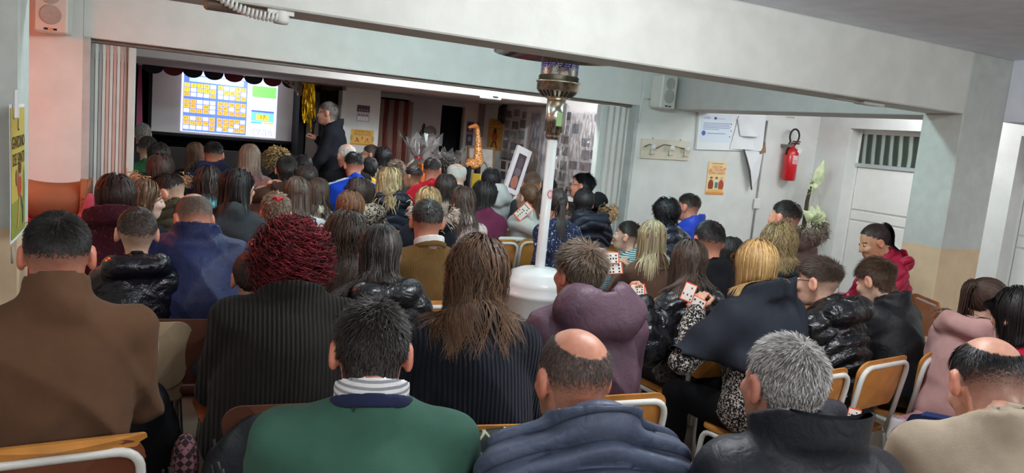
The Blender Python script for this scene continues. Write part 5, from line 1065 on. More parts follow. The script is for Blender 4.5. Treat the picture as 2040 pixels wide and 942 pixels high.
    if shawl:
        hv2 = hv; G2, l3 = grid((-sw / 2 - 0.2, -0.34, h0 + 0.05), (sw / 2 + 0.2, Ny + 0.3, Nz + 0.12), hv2); x2, y2_, z2 = G2[..., 0], G2[..., 1], G2[..., 2]; e = torso(G2, th + 0.028)
        for k in (-1, 1): c_, _ = sd_cap(G2, S[k], El[k], 0.075 * s + th, 0.085 * s); e = smin(e, c_, 0.05)
        rel = z2 - Nz + 0.5 * (y2_ - Ny); yy = y2_ - Ny + 0.012 - 0.22 * (z2 - Nz); rad = np.sqrt(x2 * x2 + yy * yy); e = smin(e, coll(nr + 0.045, 0.03, 0.09, 0.1), 0.03); e = e + 0.007 * np.sin(40 * x2 + 14 * z2 + 3 * np.sin(9 * z2)) + 0.005 * np.sin(60 * x2 - 10 * y2_)
        e = np.maximum(e, -sd_cap(G2, N + (0, -0.01, 0.0), C, nr + 0.004, nr + 0.004)[0]); e = smax(e, (h0 + 0.16 + 0.25 * np.abs(x2) * 0 - 0.2 * x2) - z2, 0.012); sF, sL = e, l3; V, Q = surfnet(e, l3, hv2); link('shawl', newmesh('shawl', relax(V, Q, 1, 0.4), Q, True), cloth_mat(*shawl), root)
    if armstripe:
        for k in (-1, 1):
            sb = MB(); n0 = _n(np.array([k * 1.0, -0.25, 0.35]))
            for dd_ in (-0.022, 0.0, 0.022):
                L0 = [N + (k * 0.07, -0.03 + dd_, 0.0), S[k] + n0 * (0.056 * s + th + 0.012) * (1, 1, 1.4) + (0, dd_, 0), (S[k] + El[k]) / 2 + n0 * (0.054 * s + th + 0.004) + (0, dd_, 0), El[k] + n0 * (0.049 * s + th + 0.003) + (0, dd_, 0)]; sb.tube(L0, 0.006, 5)
            sb.obj('sleeve_stripe', mat('stripe_white', armstripe, 0.7), root)
    if shirt is not None:
        hb = min(hv, 0.007); G2, l2_ = grid((-0.14, Ny - 0.16, Nz - 0.17), (0.14, Ny + 0.18, Nz + 0.12), hb); rel = G2[..., 2] - Nz + 0.5 * (G2[..., 1] - Ny); yy = G2[..., 1] - Ny + 0.012 - 0.22 * (G2[..., 2] - Nz); rad = np.sqrt(G2[..., 0] ** 2 + yy * yy); V, Q = surfnet(coll(nr + 0.006, 0.0055, 0.072, 0.03, -0.038), l2_, hb)
        link('shirt_collar', newmesh('shirt_collar', V, Q, True), cloth_mat(*shirt), root)
        if band: V, Q = surfnet(coll(nr + 0.014, 0.008, 0.034, 0.05, -0.036), l2_, hb); link('neck_band', newmesh('neck_band', relax(V, Q, 1, 0.4), Q, True), cloth_mat('knit', band), root)
    # the body itself: one mesh, torso and limbs with the head and both hands
    hb = 0.034 if q else 0.026; mn = np.minimum.reduce([AN[-1], AN[1], W[-1], W[1], (-sw / 2, -0.2, 0.05)]) - 0.1; mx = np.maximum.reduce([KN[-1], KN[1], W[-1], W[1], El[-1], El[1], (sw / 2, 0.2, Nz)]) + 0.1
    G, lo = grid(mn, mx, hb); sl_ = sleeve; sleeve_ = sleeve
    d = torso(G, -0.014)
    for k in (-1, 1):
        e, _ = sd_cap(G, S[k], El[k], 0.045 * s, 0.038 * s); f_, _ = sd_cap(G, El[k], W[k], 0.037 * s, 0.026 * s); d = smin(d, smin(e, f_, 0.015), 0.02)
    d = smin(d, legs_sd(G, -0.014), 0.04); e, _ = sd_cap(G, N + (0, -0.01, -0.06), N + (0, -0.0, 0.0), nr - 0.012, nr - 0.014); d = smin(d, e, 0.02); BV, BQ = surfnet(d, lo, hb); BC = np.ones((len(BV), 3), f32)
    HV, HQ, HCc = HEADS[(kind, q)]; HCc = HCc.copy()
    if hair and hair[0] in ('ring', 'ringback', 'crown', 'crown2', 'buzz', 'fade', 'short'):
        Dd = HV - CC; Dd = Dd / (np.linalg.norm(Dd / CR, axis=1, keepdims=True) * CR + 1e-9); m_ = (hairmask(Dd, hair[0]) | ((HV[:, 1] < -0.035) & (HV[:, 2] > -0.08) & (HV[:, 2] < 0.0))) & (np.abs(HV[:, 0]) < 0.079); hc_ = np.array(lin(hair[1])[:3]) / np.array(lin(skin)[:3]); wt_ = np.clip({'fade': 0.80, 'short': 0.9, 'crown': 0.68, 'crown2': 0.85, 'ringback': 0.62}.get(hair[0], 0.6) + (Dd[m_][:, 2:3] * (0.9 if hair[0] == 'fade' else 0.5) if hair[0] in ('fade', 'crown', 'crown2', 'ringback') else 0), 0.12, 0.93); HCc[m_] = HCc[m_] * (1 - wt_) + wt_ * np.clip(hc_, 0, 1.3)
    HVl = HV * hs @ R.T + C; parts = [(BV, BQ, BC), (HVl, HQ, HCc)]
    for k in (-1, 1):
        hv_, hq_ = hand_at(W[k], El[k], (hkey, q), s * (1.0 if kind == 'm' else 0.92), np.array([0, 0.3, 1.0]), k < 0); parts.append((hv_, hq_, np.ones((len(hv_), 3), f32)))
    o = 0; VV, QQ, CCc = [], [], []
    for a, b, c in parts: VV.append(a); QQ.append(b + o); CCc.append(c); o += len(a)
    me = newmesh('body', np.vstack(VV), np.vstack(QQ), True); setcol(me, np.vstack(CCc)); link('body', me, skin_mat(skin), root)
    # trousers and shoes
    hb = 0.034 if q else 0.028; mn = np.minimum.reduce([AN[-1], AN[1], (-0.2 * g, -0.2 * g, 0.05)]) - 0.08; mx = np.maximum.reduce([KN[-1], KN[1], (0.2 * g, 0.2 * g, h0 + 0.1)]) + 0.1; G, lo = grid(mn, mx, hb); d = legs_sd(G, 0.006); d = d + 0.003 * np.sin(30 * G[..., 2] + 20 * G[..., 1] + 9 * G[..., 0]); d = smax(d, G[..., 2] - h0 - 0.08, 0.01); d = smax(d, AN[1][2] - G[..., 2], 0.01); V, Q = surfnet(d, lo, hb); link('trousers', newmesh('trousers', V, Q, True), cloth_mat(botkind, bot), root)
    for k in (-1, 1):
        if ('shoe', shoe) not in SHOES: me = newmesh('shoe', SHOE[0], SHOE[1], True); me.materials.append(mat('shoe_%d' % shoe[0], shoe, 0.6)); SHOES[('shoe', shoe)] = me
        ob = link('shoe', SHOES[('shoe', shoe)], None, root, loc=(AN[k][0], AN[k][1], max(0.0, AN[k][2] - 0.08))); ob.scale = (s, s, s)
    # hair
    FG = [(gF, gL, gH)] + ([(sF, sL, gH)] if shawl else [])
    def push(X, ex):
        X = X.copy()
        for (F_, L_, h_) in FG:
            sh_ = np.array(F_.shape)
            def samp(Y):
                q_ = np.clip((Y - L_) / h_, 0, sh_ - 1.001); i_ = q_.astype(int); f_ = q_ - i_; r_ = 0
                for (a1, b1, c1_) in _CO: r_ = r_ + F_[i_[:, 0] + a1, i_[:, 1] + b1, i_[:, 2] + c1_] * np.abs(1 - a1 - f_[:, 0]) * np.abs(1 - b1 - f_[:, 1]) * np.abs(1 - c1_ - f_[:, 2])
                return r_
            for _ in range(4):
                ok = np.all((X > L_ + h_) & (X < L_ + (sh_ - 2) * h_), axis=1); v_ = samp(X); mg = 0.005 + ex * 0.3; i = ok & (v_ < mg)
                if not i.any(): break
                Y = X[i]; e_ = h_; gr = np.stack([samp(Y + np.eye(3)[k] * e_) - samp(Y - np.eye(3)[k] * e_) for k in range(3)], 1); gr[:, 1] -= 0.15 * e_; gr /= np.linalg.norm(gr, axis=1, keepdims=True) + 1e-9; X[i] = Y + gr * np.minimum(mg[i] - v_[i], 0.05)[:, None]
        return X
    B.push = push
    if hair:
        st, c1, c2, mixv = hair[:4]; kw = hair[4] if len(hair) > 4 else {}
        link('hair', build_hair(st, c1, c2, mixv, B, q, seed, **kw), HAIR_M, root)
    if fur:
        rs = np.random.RandomState(seed + 1); n = 700 if q else 1300; a = rs.uniform(furarc[0], furarc[1], n); hr = hood or (0.15 * s, 0.1, 0.09); c = N + np.array([0, -0.10 * s, 0.03]); A = np.stack([np.cos(a) * hr[0] * 1.05, np.sin(a) * hr[1] * 1.1, 0.05 * np.cos(a) ** 2 + rs.normal(0, 0.02, n)], 1) + c + rs.normal(0, 0.012, (n, 3)); dd = rs.normal(0, 0.6, (n, 3)) + np.stack([np.cos(a), np.sin(a), np.full(n, -0.1)], 1); dd /= np.linalg.norm(dd, axis=1, keepdims=True); Lf = rs.uniform(0.016, 0.034, n)[:, None]; PP = np.stack([A, A + dd * Lf * 0.5, A + dd * Lf + np.array([0, 0, -0.012])], 1); V, Q = tubes(PP, np.tile([0.004, 0.003, 0.0008], (n, 1))); cc = np.array(lin(fur)[:3]) * rs.uniform(0.6, 1.25, (n, 1)); me = newmesh('fur_trim', V, Q, True); setcol(me, np.repeat(cc, 9, axis=0)); link('fur_trim', me, HAIR_M, root, kind='stuff')
    if glasses:
        gb = MB(); tr = lambda p: R @ (np.array(p) * hs) + C
        for k in (-1, 1):
            gb.tube([tr((k * 0.033 + 0.024 * math.cos(t_), 0.106, 0.008 + 0.017 * math.sin(t_))) for t_ in np.linspace(0, 2 * math.pi, 14, endpoint=False)], 0.0022, 5, closed=True); gb.tube([tr((k * 0.056, 0.104, 0.012)), tr((k * 0.080, 0.05, 0.014)), tr((k * 0.084, 0.0, 0.012))], 0.002, 5)
        gb.tube([tr((-0.01, 0.108, 0.012)), tr((0.01, 0.108, 0.012))], 0.002, 5); gb.obj('glasses', mat('glasses_black', (18, 18, 20), 0.3), root)
    if chair: CHAIRS.append((loc[0], loc[1], byaw + math.radians(cyaw), chair, label, clabel, cgroup))
    root['_info'] = 0; del root['_info']
    return Matrix.Translation((loc[0], loc[1], 0)) @ Matrix.Rotation(byaw, 4, 'Z'), W, El, N, C, R, hs, root
SHOES = {}
# ------------------------------------------------------------------ the people (front row first)
BLK, DKB, BRN, LBR, BLD, GRY = (20, 17, 17), (40, 29, 24), (74, 52, 38), (116, 88, 62), (204, 172, 116), (150, 148, 142)
def sh(c, c2=None, mix=0.25, st='short', **k): return (st, c, c2 or tuple(min(255, int(x * 1.7 + 14)) for x in c), mix, k)
def lg(c, c2=None, mix=0.2, st='long', **k): return (st, c, c2 or tuple(min(255, int(x * 1.8 + 16)) for x in c), mix, k)
BOW = (206, 170, 120)
PALE, TAN, RUD = (226, 184, 160), (206, 154, 122), (216, 150, 124)
P_F1 = person(740, 706, 1.148, 2, 22, 'm', sh((28, 24, 23), (92, 84, 78), 0.15, Lt=0.026, Ls=0.016, wave=0.5), ('knit', (58, 94, 80)), 'person in a dark green sweater over a striped white collar, seated in front', by=-14, g=1.25, sw=0.43, lean=12, q=0, band=(38, 44, 72), shirt=('stripe', (236, 236, 236), (150, 154, 160)), skin=RUD, folds=0.9, hunch=0.038)
P_F2 = person(1140, 757, 1.123, 30, 12, 'm', ('crown', (54, 46, 42), (110, 100, 92), 0.4, dict(Lt=0.008, Ls=0.010, dens=0.6)), ('puffer', (82, 92, 114)), 'person in a slate blue quilted jacket, seated in front', by=-12, g=1.25, sw=0.41, lean=10, th=0.02, q=0, vox=0.008, collar='stand', puff=(0.016, 0.062), skin=RUD, folds=0.5, hunch=0.055)
P_F3 = person(1560, 770, 1.161, 38, 6, 'm', sh((92, 90, 87), (222, 220, 216), 0.6, Lt=0.020, Ls=0.012, wave=0.25), ('puffer', (34, 38, 46)), 'person in a black jacket with a wide stand-up collar, seated in front', by=-20, g=1.3, sw=0.40, lean=8, th=0.025, q=0, collar='puffstand', skin=(206, 150, 128), folds=1.3, hunch=0.050)
P_F4 = person(1965, 768, 1.155, 30, 34, 'm', ('crown2', (20, 19, 22), (60, 58, 60), 0.25, dict(Lt=0.02, Ls=0.009)), ('cloth', (176, 162, 142)), 'person in a plain beige top leaning forward at the lower right', by=-40, g=1.15, sw=0.42, lean=14, q=0, collar='crew', skin=(214, 158, 134), folds=0.7, hunch=0.030)
P_F0 = person(115, 510, 1.226, -2, 4, 'm', sh((22, 20, 20), (70, 66, 62), 0.2, st='fade', Lt=0.022, Ls=0.007), ('knit', (98, 71, 52)), 'person in a brown turtleneck sweater seated by the left column', by=4, g=1.05, sw=0.42, lean=3, q=0, collar='turtle', skin=RUD, chair='brown', bot=(96, 116, 150), botkind='denim', folds=1.3, hunch=0.035)
P_R2a = person(582, 518, 1.168, 0, 4, 'w', ('bigcurl', (58, 16, 24), (168, 44, 54), 0.45, dict(L=0.095, wave=0.017)), ('rib', (40, 38, 36)), 'person in a black ribbed cardigan seated beyond the dark green sweater', by=-6, g=1.5, sw=0.45, lean=6, th=0.016, q=0, collar='coat', folds=0.6, chair='brownshell', hunch=0.030)
P_R2b = person(952, 548, 1.20, -6, 8, 'w', lg((54, 38, 30), (150, 114, 84), 0.22, L=0.40, wave=0.016, vol=0.03, ombre=0.32, part=0.6), ('rib', (30, 34, 44)), 'person in a navy ribbed sweater, diamond-patterned coat on the chair', by=-10, g=1.3, sw=0.39, lean=6, th=0.014, q=0, collar='crew', folds=0.6)
P_R2c = person(1153, 548, 1.163, 38, 4, 'm', sh((62, 48, 38), (150, 128, 106), 0.4, Lt=0.05, Ls=0.028, wave=0.3), ('puffer', (92, 68, 82)), 'person in a plum hooded jacket seated beside the patio heater', by=-4, g=1.2, sw=0.41, lean=6, th=0.032, q=0, hood=(0.185, 0.10, 0.115), skin=RUD, puff=(0.006, 0.19), folds=1.3, hunch=0.030)
P_R2d = person(1505, 533, 1.175, 20, 10, 'w', lg((140, 104, 58), (226, 190, 130), 0.5, st='bob', L=0.26, vol=0.02), ('tweed', (28, 28, 30), (206, 200, 190)), 'person in a dark shawl over a tweed coat holding number cards', by=6, g=1.25, sw=0.38, lean=14, th=0.016, q=0, shawl=('cloth', (38, 42, 50)), lh=(1386, 618, 2.62), bot=(20, 20, 24), hkey='grip', hem=0.10, hunch=0.0)
P_R2e = person(1630, 562, 1.092, 68, 8, 'c', sh((56, 44, 38), (112, 92, 76), 0.3, st='fade', Lt=0.05, Ls=0.010, flow=(0.3, 0.8, 0)), ('shiny', (20, 21, 25)), 'person with glasses in a shiny black padded jacket, turned left', by=8, s=0.86, g=1.35, sw=0.37, lean=10, th=0.028, q=0, puff=(0.014, 0.075), hood=(0.15, 0.09, 0.085), glasses=True, skin=PALE, bot=(20, 20, 24))
P_R2f = person(1745, 560, 1.075, 58, 26, 'c', sh((62, 46, 36), (120, 94, 72), 0.3, Lt=0.055, Ls=0.02, flow=(0, 0.8, 0)), ('puffer', (26, 27, 31)), 'person in a matt black jacket bending forward beside the column', by=4, s=0.86, g=1.2, lean=12, th=0.022, q=0, collar='stand', skin=PALE, bot=(22, 22, 26))
# ---- third row and right side
P_R3a = person(273, 466, 1.096, 2, -2, 'c', sh((48, 38, 34), None, 0.2, st='fade', Lt=0.014, Ls=0.006), ('shiny', (18, 20, 30)), 'small person in a black padded jacket left of the plain navy jacket', s=0.74, lean=4, th=0.024, q=1, puff=(0.010, 0.06), hood=(0.13, 0.075, 0.06), skin=PALE, chair='beige')
P_R3b = person(385, 438, 1.134, 24, 26, 'm', ('ringback', (84, 70, 62), (130, 116, 104), 0.3, dict(Lt=0.006, Ls=0.007)), ('puffer', (36, 44, 86)), 'person bowing forward in a plain navy jacket', by=-8, g=1.35, sw=0.42, lean=16, th=0.02, q=0, collar='stand', skin=RUD, chair='brownshell', folds=1.2, hunch=0.045)
person(690, 474, 1.106, 4, 0, 'w', lg((40, 31, 28), (110, 88, 70), 0.3, st='curly', L=0.44, vol=0.035, wave=0.012), ('knit', (44, 40, 40)), 'person in a dark knitted top right of the black ribbed cardigan', q=0, lean=4)
person(757, 504, 1.144, 0, 0, 'w', lg((30, 25, 24), (160, 150, 146), 0.12, L=0.40, vol=0.012), ('shiny', (34, 36, 40)), 'person in a shiny black padded jacket directly beyond the dark green sweater', q=0, lean=4, th=0.022, puff=(0.010, 0.07), hood=(0.14, 0.075, 0.06))
person(850, 443, 1.166, 8, 0, 'm', sh((38, 33, 31), None, 0.2, st='fade', Lt=0.028, Ls=0.010), ('cord', (120, 90, 50)), 'person in a mustard-brown corduroy jacket with a white collar', lean=4, g=1.05, q=1, shirt=('cloth', (236, 234, 230)), band=(112, 84, 46), skin=RUD)
P_R3f = person(1298, 476, 1.10, 12, 8, 'w', lg((120, 104, 80), (222, 206, 162), 0.55, L=0.40, vol=0.012), ('knit', (94, 70, 58)), 'person in a brown jumper reaching toward two number cards', lean=8, q=1, lh=(1236, 532, 4.1), g=1.1)
person(1372, 525, 1.087, 4, 10, 'w', lg((54, 41, 36), (140, 118, 100), 0.22, L=0.34, vol=0.022, wave=0.006), ('shiny', (24, 26, 31)), 'person in a glossy black padded jacket right of the plum jacket', lean=8, lh=(1282, 604, 2.95), hkey='grip', q=0, th=0.022, puff=(0.012, 0.075))
person(1410, 482, 1.169, 28, 0, 'm', sh((22, 20, 21), None, 0.15, st='fade', Lt=0.022, Ls=0.006), ('cloth', (28, 29, 33)), 'person in a plain black top left of the dark shawl', lean=4, q=1, collar='crew', skin=RUD)
person(1456, 505, 0.974, 0, 0, 'w', lg((34, 30, 30), None, 0.15, L=0.3, vol=0.015), ('cloth', (30, 32, 36)), 'person in a dark top half hidden right of the plain black top', lean=4, q=1)
person(1550, 489, 1.128, 6, 8, 'w', lg((104, 84, 56), (214, 190, 138), 0.55, st='curly', L=0.33, vol=0.045, wave=0.016), ('puffer', (32, 36, 44)), 'person in a dark quilted jacket just beyond the dark shawl', lean=6, q=0, th=0.02, puff=(0.012, 0.08))
person(1563, 435, 1.277, 58, 0, 'm', sh((34, 30, 29), None, 0.2, st='fade', Lt=0.026, Ls=0.008), ('knit', (116, 98, 92)), 'person in a hooded taupe jumper in front of the artificial plant', lean=4, q=1, skin=RUD, hood=(0.15, 0.09, 0.08), fur=(132, 114, 100))
person(1742, 482, 1.173, 118, 26, 'w', lg((40, 29, 26), None, 0.2, st='pony', L=0.24, tie=(0, -0.8, 0.42)), ('puffer', (176, 26, 64)), 'person in a magenta padded jacket looking down beside the door', by=62, lean=10, q=0, th=0.022, puff=(0.008, 0.09), hood=(0.14, 0.08, 0.07), skin=TAN)
P_R3m = person(1968, 605, 1.083, -52, 8, 'c', lg((50, 36, 30), (110, 84, 66), 0.2, st='pony', L=0.40, tie=(0, -0.8, 0.40)), ('knit', (198, 156, 152)), 'person in a dusty pink hooded jacket kneeling near the column', by=-84, s=0.8, g=1.1, lean=10, q=0, th=0.016, hood=(0.13, 0.075, 0.07), skin=PALE, bot=(206, 150, 160), shoe=(226, 222, 222), cyaw=180, knees=(0, 0.12, 0.50), ankles=(0, -0.28, 0.50))
P_R3n = person(2030, 632, 1.12, 50, 10, 'w', lg((22, 19, 21), None, 0.1, L=0.26, vol=0.02), ('puffer', (186, 24, 58)), 'person in a crimson padded jacket and striped navy trousers', by=22, lean=8, q=0, th=0.026, puff=(0.013, 0.06), lh=(-0.05, 0.22, 0.62), rh=(0.08, 0.22, 0.62), hood=(0.14, 0.08, 0.065), bot=(24, 32, 62))
# ---- middle of the hall, left side
person(230, 396, 1.163, 2, 2, 'w', lg((40, 25, 21), (78, 48, 38), 0.2, st='bob', L=0.21, vol=0.022), ('fleck', (66, 26, 38), (116, 64, 76)), 'person in a burgundy flecked jumper near the folding door', lean=4, g=1.15, collar='cowl')
person(288, 398, 1.091, -82, 6, 'w', lg((84, 62, 46), None, 0.25, L=0.26, vol=0.015), ('cloth', (34, 34, 38)), 'person in black turning right beside the burgundy jumper', by=-20, s=0.9, lean=4, skin=(236, 202, 184))
person(336, 384, 1.118, 66, 30, 'c', sh((38, 32, 30), None, 0.2, st='fade', Lt=0.03, Ls=0.012), ('puffer', (62, 56, 40)), 'person bending down in an olive padded jacket', s=0.88, lean=14, th=0.024, puff=(0.012, 0.075), skin=PALE)
person(415, 366, 1.12, -4, 6, 'w', lg((36, 28, 26), (110, 98, 92), 0.12, L=0.26, vol=0.022, wave=0.006), ('shiny', (44, 126, 138)), 'person in a teal jacket in the middle rows', lean=6, th=0.02)
person(474, 375, 1.175, -58, 2, 'w', lg((26, 22, 23), None, 0.15, L=0.36, vol=0.018), ('knit', (58, 62, 66)), 'person in a charcoal top turning right beside the teal jacket', lean=4)
person(319, 341, 1.172, 2, 4, 'w', lg((46, 34, 30), None, 0.2, L=0.28, vol=0.02), ('puffer', (38, 36, 38)), 'person in a dark jacket with a fur-trimmed hood near the folding door', lean=4, th=0.02, hood=(0.16, 0.10, 0.08), fur=(204, 168, 128), puff=(0.010, 0.08))
person(295, 298, 1.206, -8, 2, 'm', sh((42, 36, 34), None, 0.2, st='fade', Lt=0.022, Ls=0.008), ('knit', (44, 92, 60)), 'person in a green jumper beside the folding door', lean=4, q=2)
person(284, 268, 1.276, 6, 2, 'm', sh((104, 98, 92), (170, 166, 160), 0.4, Lt=0.022, Ls=0.014), ('cloth', (46, 44, 48)), 'person in dark clothes at the far left just below the screen', lean=4, q=2)
person(316, 312, 1.200, 4, 2, 'w', lg((28, 24, 24), None, 0.1, L=0.22, vol=0.015), ('cloth', (40, 38, 42)), 'person in a dark top between the green jumper and the fur hood', lean=4, q=2)
person(390, 308, 1.181, -18, 4, 'w', lg((84, 58, 44), (130, 96, 74), 0.3, L=0.34, vol=0.012), ('cloth', (30, 28, 32)), 'person in a black top left of the navy hoodie', lean=4, q=2)
person(425, 309, 1.218, 0, 4, 'm', sh((24, 21, 22), None, 0.15, st='fade', Lt=0.030, Ls=0.008), ('knit', (36, 42, 72)), 'person in a navy hoodie seated below the screen', lean=4, hood=(0.15, 0.085, 0.08), skin=RUD)
person(497, 314, 1.25, 2, 0, 'w', lg((112, 94, 80), (160, 140, 122), 0.3, L=0.34, vol=0.012), ('fleck', (150, 118, 118), (210, 190, 190)), 'person in a dusty pink flecked top right of the navy hoodie', lean=4, q=2)
person(552, 323, 1.204, 10, 10, 'w', ('bigcurl', (110, 82, 54), (228, 198, 140), 0.6, dict(L=0.085, wave=0.012)), ('cloth', (22, 21, 24)), 'person in a black top left of the raised bare arm', lean=6, g=1.15)
person(571, 340, 1.187, -2, 0, 'm', sh((32, 28, 27), None, 0.2, Lt=0.032, Ls=0.018), ('knit', (72, 62, 52)), 'person with a raised bare arm in an olive-brown top', s=0.96, lean=4, hood=(0.14, 0.08, 0.07), skin=(226, 180, 154), lh=(-0.13, 0.12, 1.06), sleeve=0.4)
person(604, 333, 1.167, 0, 2, 'w', lg((26, 23, 24), None, 0.1, L=0.2, vol=0.012), ('cloth', (34, 34, 38)), 'person in dark clothes right of the raised bare arm', lean=4, q=2)
person(592, 388, 1.15, 2, 2, 'w', lg((64, 48, 40), (128, 108, 94), 0.25, L=0.40, vol=0.012), ('cloth', (226, 228, 232)), 'person in a white top beyond the black ribbed cardigan', s=0.92, lean=4)
person(633, 385, 1.079, -4, 4, 'w', lg((58, 45, 38), (118, 100, 84), 0.25, L=0.38, vol=0.012, wave=0.006), ('knit', (220, 216, 192)), 'person in a cream top beside the white top', s=0.92, lean=4)
person(610, 358, 1.159, 10, 4, 'w', lg((40, 33, 31), None, 0.15, L=0.18, vol=0.012), ('cloth', (38, 40, 44)), 'person in dark grey half hidden behind the white and cream tops', lean=4, q=2)
person(690, 312, 1.304, 22, 2, 'm', ('ringback', (206, 202, 196), (230, 228, 224), 0.4, dict(Lt=0.012, Ls=0.016)), ('cloth', (22, 22, 26)), 'person in a black jacket seated beside the standing speaker', lean=8, q=2, skin=(228, 182, 160))
person(704, 330, 1.238, 16, 6, 'm', sh((26, 22, 22), None, 0.15, st='fade', Lt=0.036, Ls=0.010), ('cloth', (34, 74, 200)), 'person in a bright blue tracksuit top with white sleeve stripes', lean=6, skin=RUD, armstripe=(232, 234, 240))
person(738, 309, 1.251, 84, 0, 'm', sh((62, 50, 44), None, 0.2, Lt=0.03, Ls=0.012), ('cloth', (38, 36, 38)), 'person with glasses in profile, dark jacket, under the relay poster', by=40, lean=4, q=1, glasses=True, skin=TAN)
person(763, 316, 1.268, 4, 2, 'w', lg((15, 15, 19), None, 0.08, L=0.25, vol=0.022), ('knit', (124, 134, 130)), 'person in a grey-green jumper under the relay poster', lean=6)
person(736, 337, 1.17, 4, 0, 'c', sh((20, 19, 22), None, 0.1, Lt=0.03, Ls=0.02), ('cloth', (222, 188, 44)), 'small person in a yellow tee right of the blue tracksuit', s=0.76, lean=4, q=2)
person(788, 346, 1.178, 0, 4, 'w', sh((78, 62, 50), (132, 112, 94), 0.35, Lt=0.045, Ls=0.04, wave=0.35, thick=1.4), ('cloth', (52, 48, 50)), 'person in a grey-brown top in front of the striped curtain', lean=4, q=2)
person(775, 362, 1.18, 2, 2, 'w', lg((132, 106, 72), (226, 204, 156), 0.5, L=0.42, wave=0.014, vol=0.025), ('puffer', (32, 36, 52)), 'person in a dark hooded padded jacket left of the red jumper', lean=4, th=0.022, hood=(0.15, 0.07, 0.09), puff=(0.012, 0.08), g=1.1)
person(714, 387, 1.121, 62, 0, 'w', lg((52, 42, 38), (110, 94, 84), 0.2, L=0.20, vol=0.02), ('leopard', (44, 39, 37), (166, 154, 140)), 'person in an animal-print hooded coat in the middle rows', by=-10, lean=4, th=0.022, hood=(0.18, 0.11, 0.10))
person(697, 418, 1.101, 0, 4, 'w', lg((84, 54, 38), (150, 100, 66), 0.35, L=0.24, vol=0.015), ('cloth', (48, 42, 42)), 'person in a dark brown top left of the animal-print coat', s=0.94, lean=4)
person(822, 352, 1.124, 56, 2, 'c', sh((32, 28, 28), None, 0.15, st='fade', Lt=0.022, Ls=0.008), ('cloth', (34, 34, 38)), 'small person in dark clothes left of the red jumper, turned left', s=0.78, lean=4, skin=PALE, q=2)
person(862, 339, 1.241, -22, 0, 'm', sh((36, 31, 30), None, 0.2, st='fade', Lt=0.028, Ls=0.012), ('knit', (184, 30, 48)), 'person in a bright red jumper near the gift baskets', lean=6, skin=RUD, lh=(-0.32, 0.25, 0.95))
person(887, 337, 1.200, 0, 0, 'w', ('bigcurl', (40, 34, 32), (80, 70, 62), 0.3, dict(L=0.065, wave=0.010)), ('cloth', (30, 28, 30)), 'person in black half hidden right of the red jumper', lean=4, q=2)
person(908, 352, 1.232, 24, 4, 'm', ('ringback', (204, 200, 194), (228, 226, 222), 0.4, dict(Lt=0.03, Ls=0.02)), ('cloth', (74, 70, 74)), 'person in a grey top seated before the wooden giraffe', lean=6, skin=(226, 172, 150))
person(888, 376, 1.180, 0, 2, 'w', lg((44, 36, 34), (90, 78, 72), 0.2, L=0.24, vol=0.015), ('knit', (214, 206, 190)), 'person in a cream jumper right of the pale fluffy collar', lean=4)
person(852, 406, 1.125, 0, 2, 'w', lg((140, 108, 68), (230, 204, 154), 0.5, L=0.26, wave=0.008, vol=0.018), ('knit', (36, 40, 50)), 'person in a dark top with a fluffy pale collar', lean=4, hood=(0.15, 0.09, 0.05), fur=(228, 208, 194))
person(922, 402, 1.12, -4, 2, 'w', lg((58, 44, 38), (124, 100, 84), 0.25, L=0.42, wave=0.014, vol=0.02), ('cloth', (226, 202, 198)), 'person in a pale pink top on an orange chair', lean=4, chair='orange')
person(965, 391, 1.13, -14, 6, 'w', lg((34, 30, 31), (80, 74, 74), 0.15, L=0.24, vol=0.035), ('knit', (104, 42, 70)), 'person in a plum jumper in the middle rows', lean=6, g=1.15)
person(978, 361, 1.203, 2, 4, 'w', lg((26, 22, 25), None, 0.1, st='bob', L=0.21, vol=0.02), ('cloth', (196, 196, 196)), 'person in a pale grey knitted hood before the leaning picture', lean=6, collar='cowl', hood=(0.16, 0.10, 0.10))
person(1060, 367, 1.202, -6, 2, 'm', sh((78, 58, 48), None, 0.2, st='fade', Lt=0.012, Ls=0.006), ('cloth', (64, 66, 70)), 'person in a grey jacket in front of the photo wall', lean=8, skin=TAN, collar='stand')
P_M38 = person(1050, 394, 1.132, 48, -2, 'w', lg((80, 57, 42), (130, 98, 72), 0.3, st='pony', L=0.24, tie=(0, -0.95, 0.12)), ('knit', (214, 218, 212)), 'person in a white knitted top holding up a number card', s=0.92, lean=4, lh=(1038, 434, 5.65), hkey='grip', skin=PALE)
person(1092, 378, 1.140, 0, 0, 'm', sh((26, 23, 25), None, 0.1, Lt=0.03, Ls=0.02), ('cloth', (50, 52, 58)), 'person in dark grey hidden behind the heater pole', lean=4, q=2)
person(1108, 408, 1.178, 4, 4, 'c', lg((38, 31, 29), None, 0.15, st='pony', L=0.30, tie=(0.35, -0.85, 0.0)), ('fleck', (34, 40, 68), (226, 230, 236)), 'small person in a navy snowflake jumper standing behind the heater pole', pose='stand', s=0.85, lean=2, bot=(66, 98, 160), botkind='denim', chair=None)
person(1123, 428, 1.046, 52, 0, 'c', sh((34, 29, 28), None, 0.15, st='fade', Lt=0.02, Ls=0.01), ('cloth', (182, 32, 44)), 'very small person in a red top beside the navy quilted coat', s=0.68, lean=4, q=2, skin=PALE)
person(1160, 371, 1.255, 74, 0, 'm', sh((16, 16, 19), None, 0.08, Lt=0.055, Ls=0.028, flow=(0, -0.5, 0)), ('cloth', (28, 28, 32)), 'person with glasses in a black jacket before the folding door', lean=4, glasses=True, skin=RUD, hood=(0.16, 0.09, 0.08))
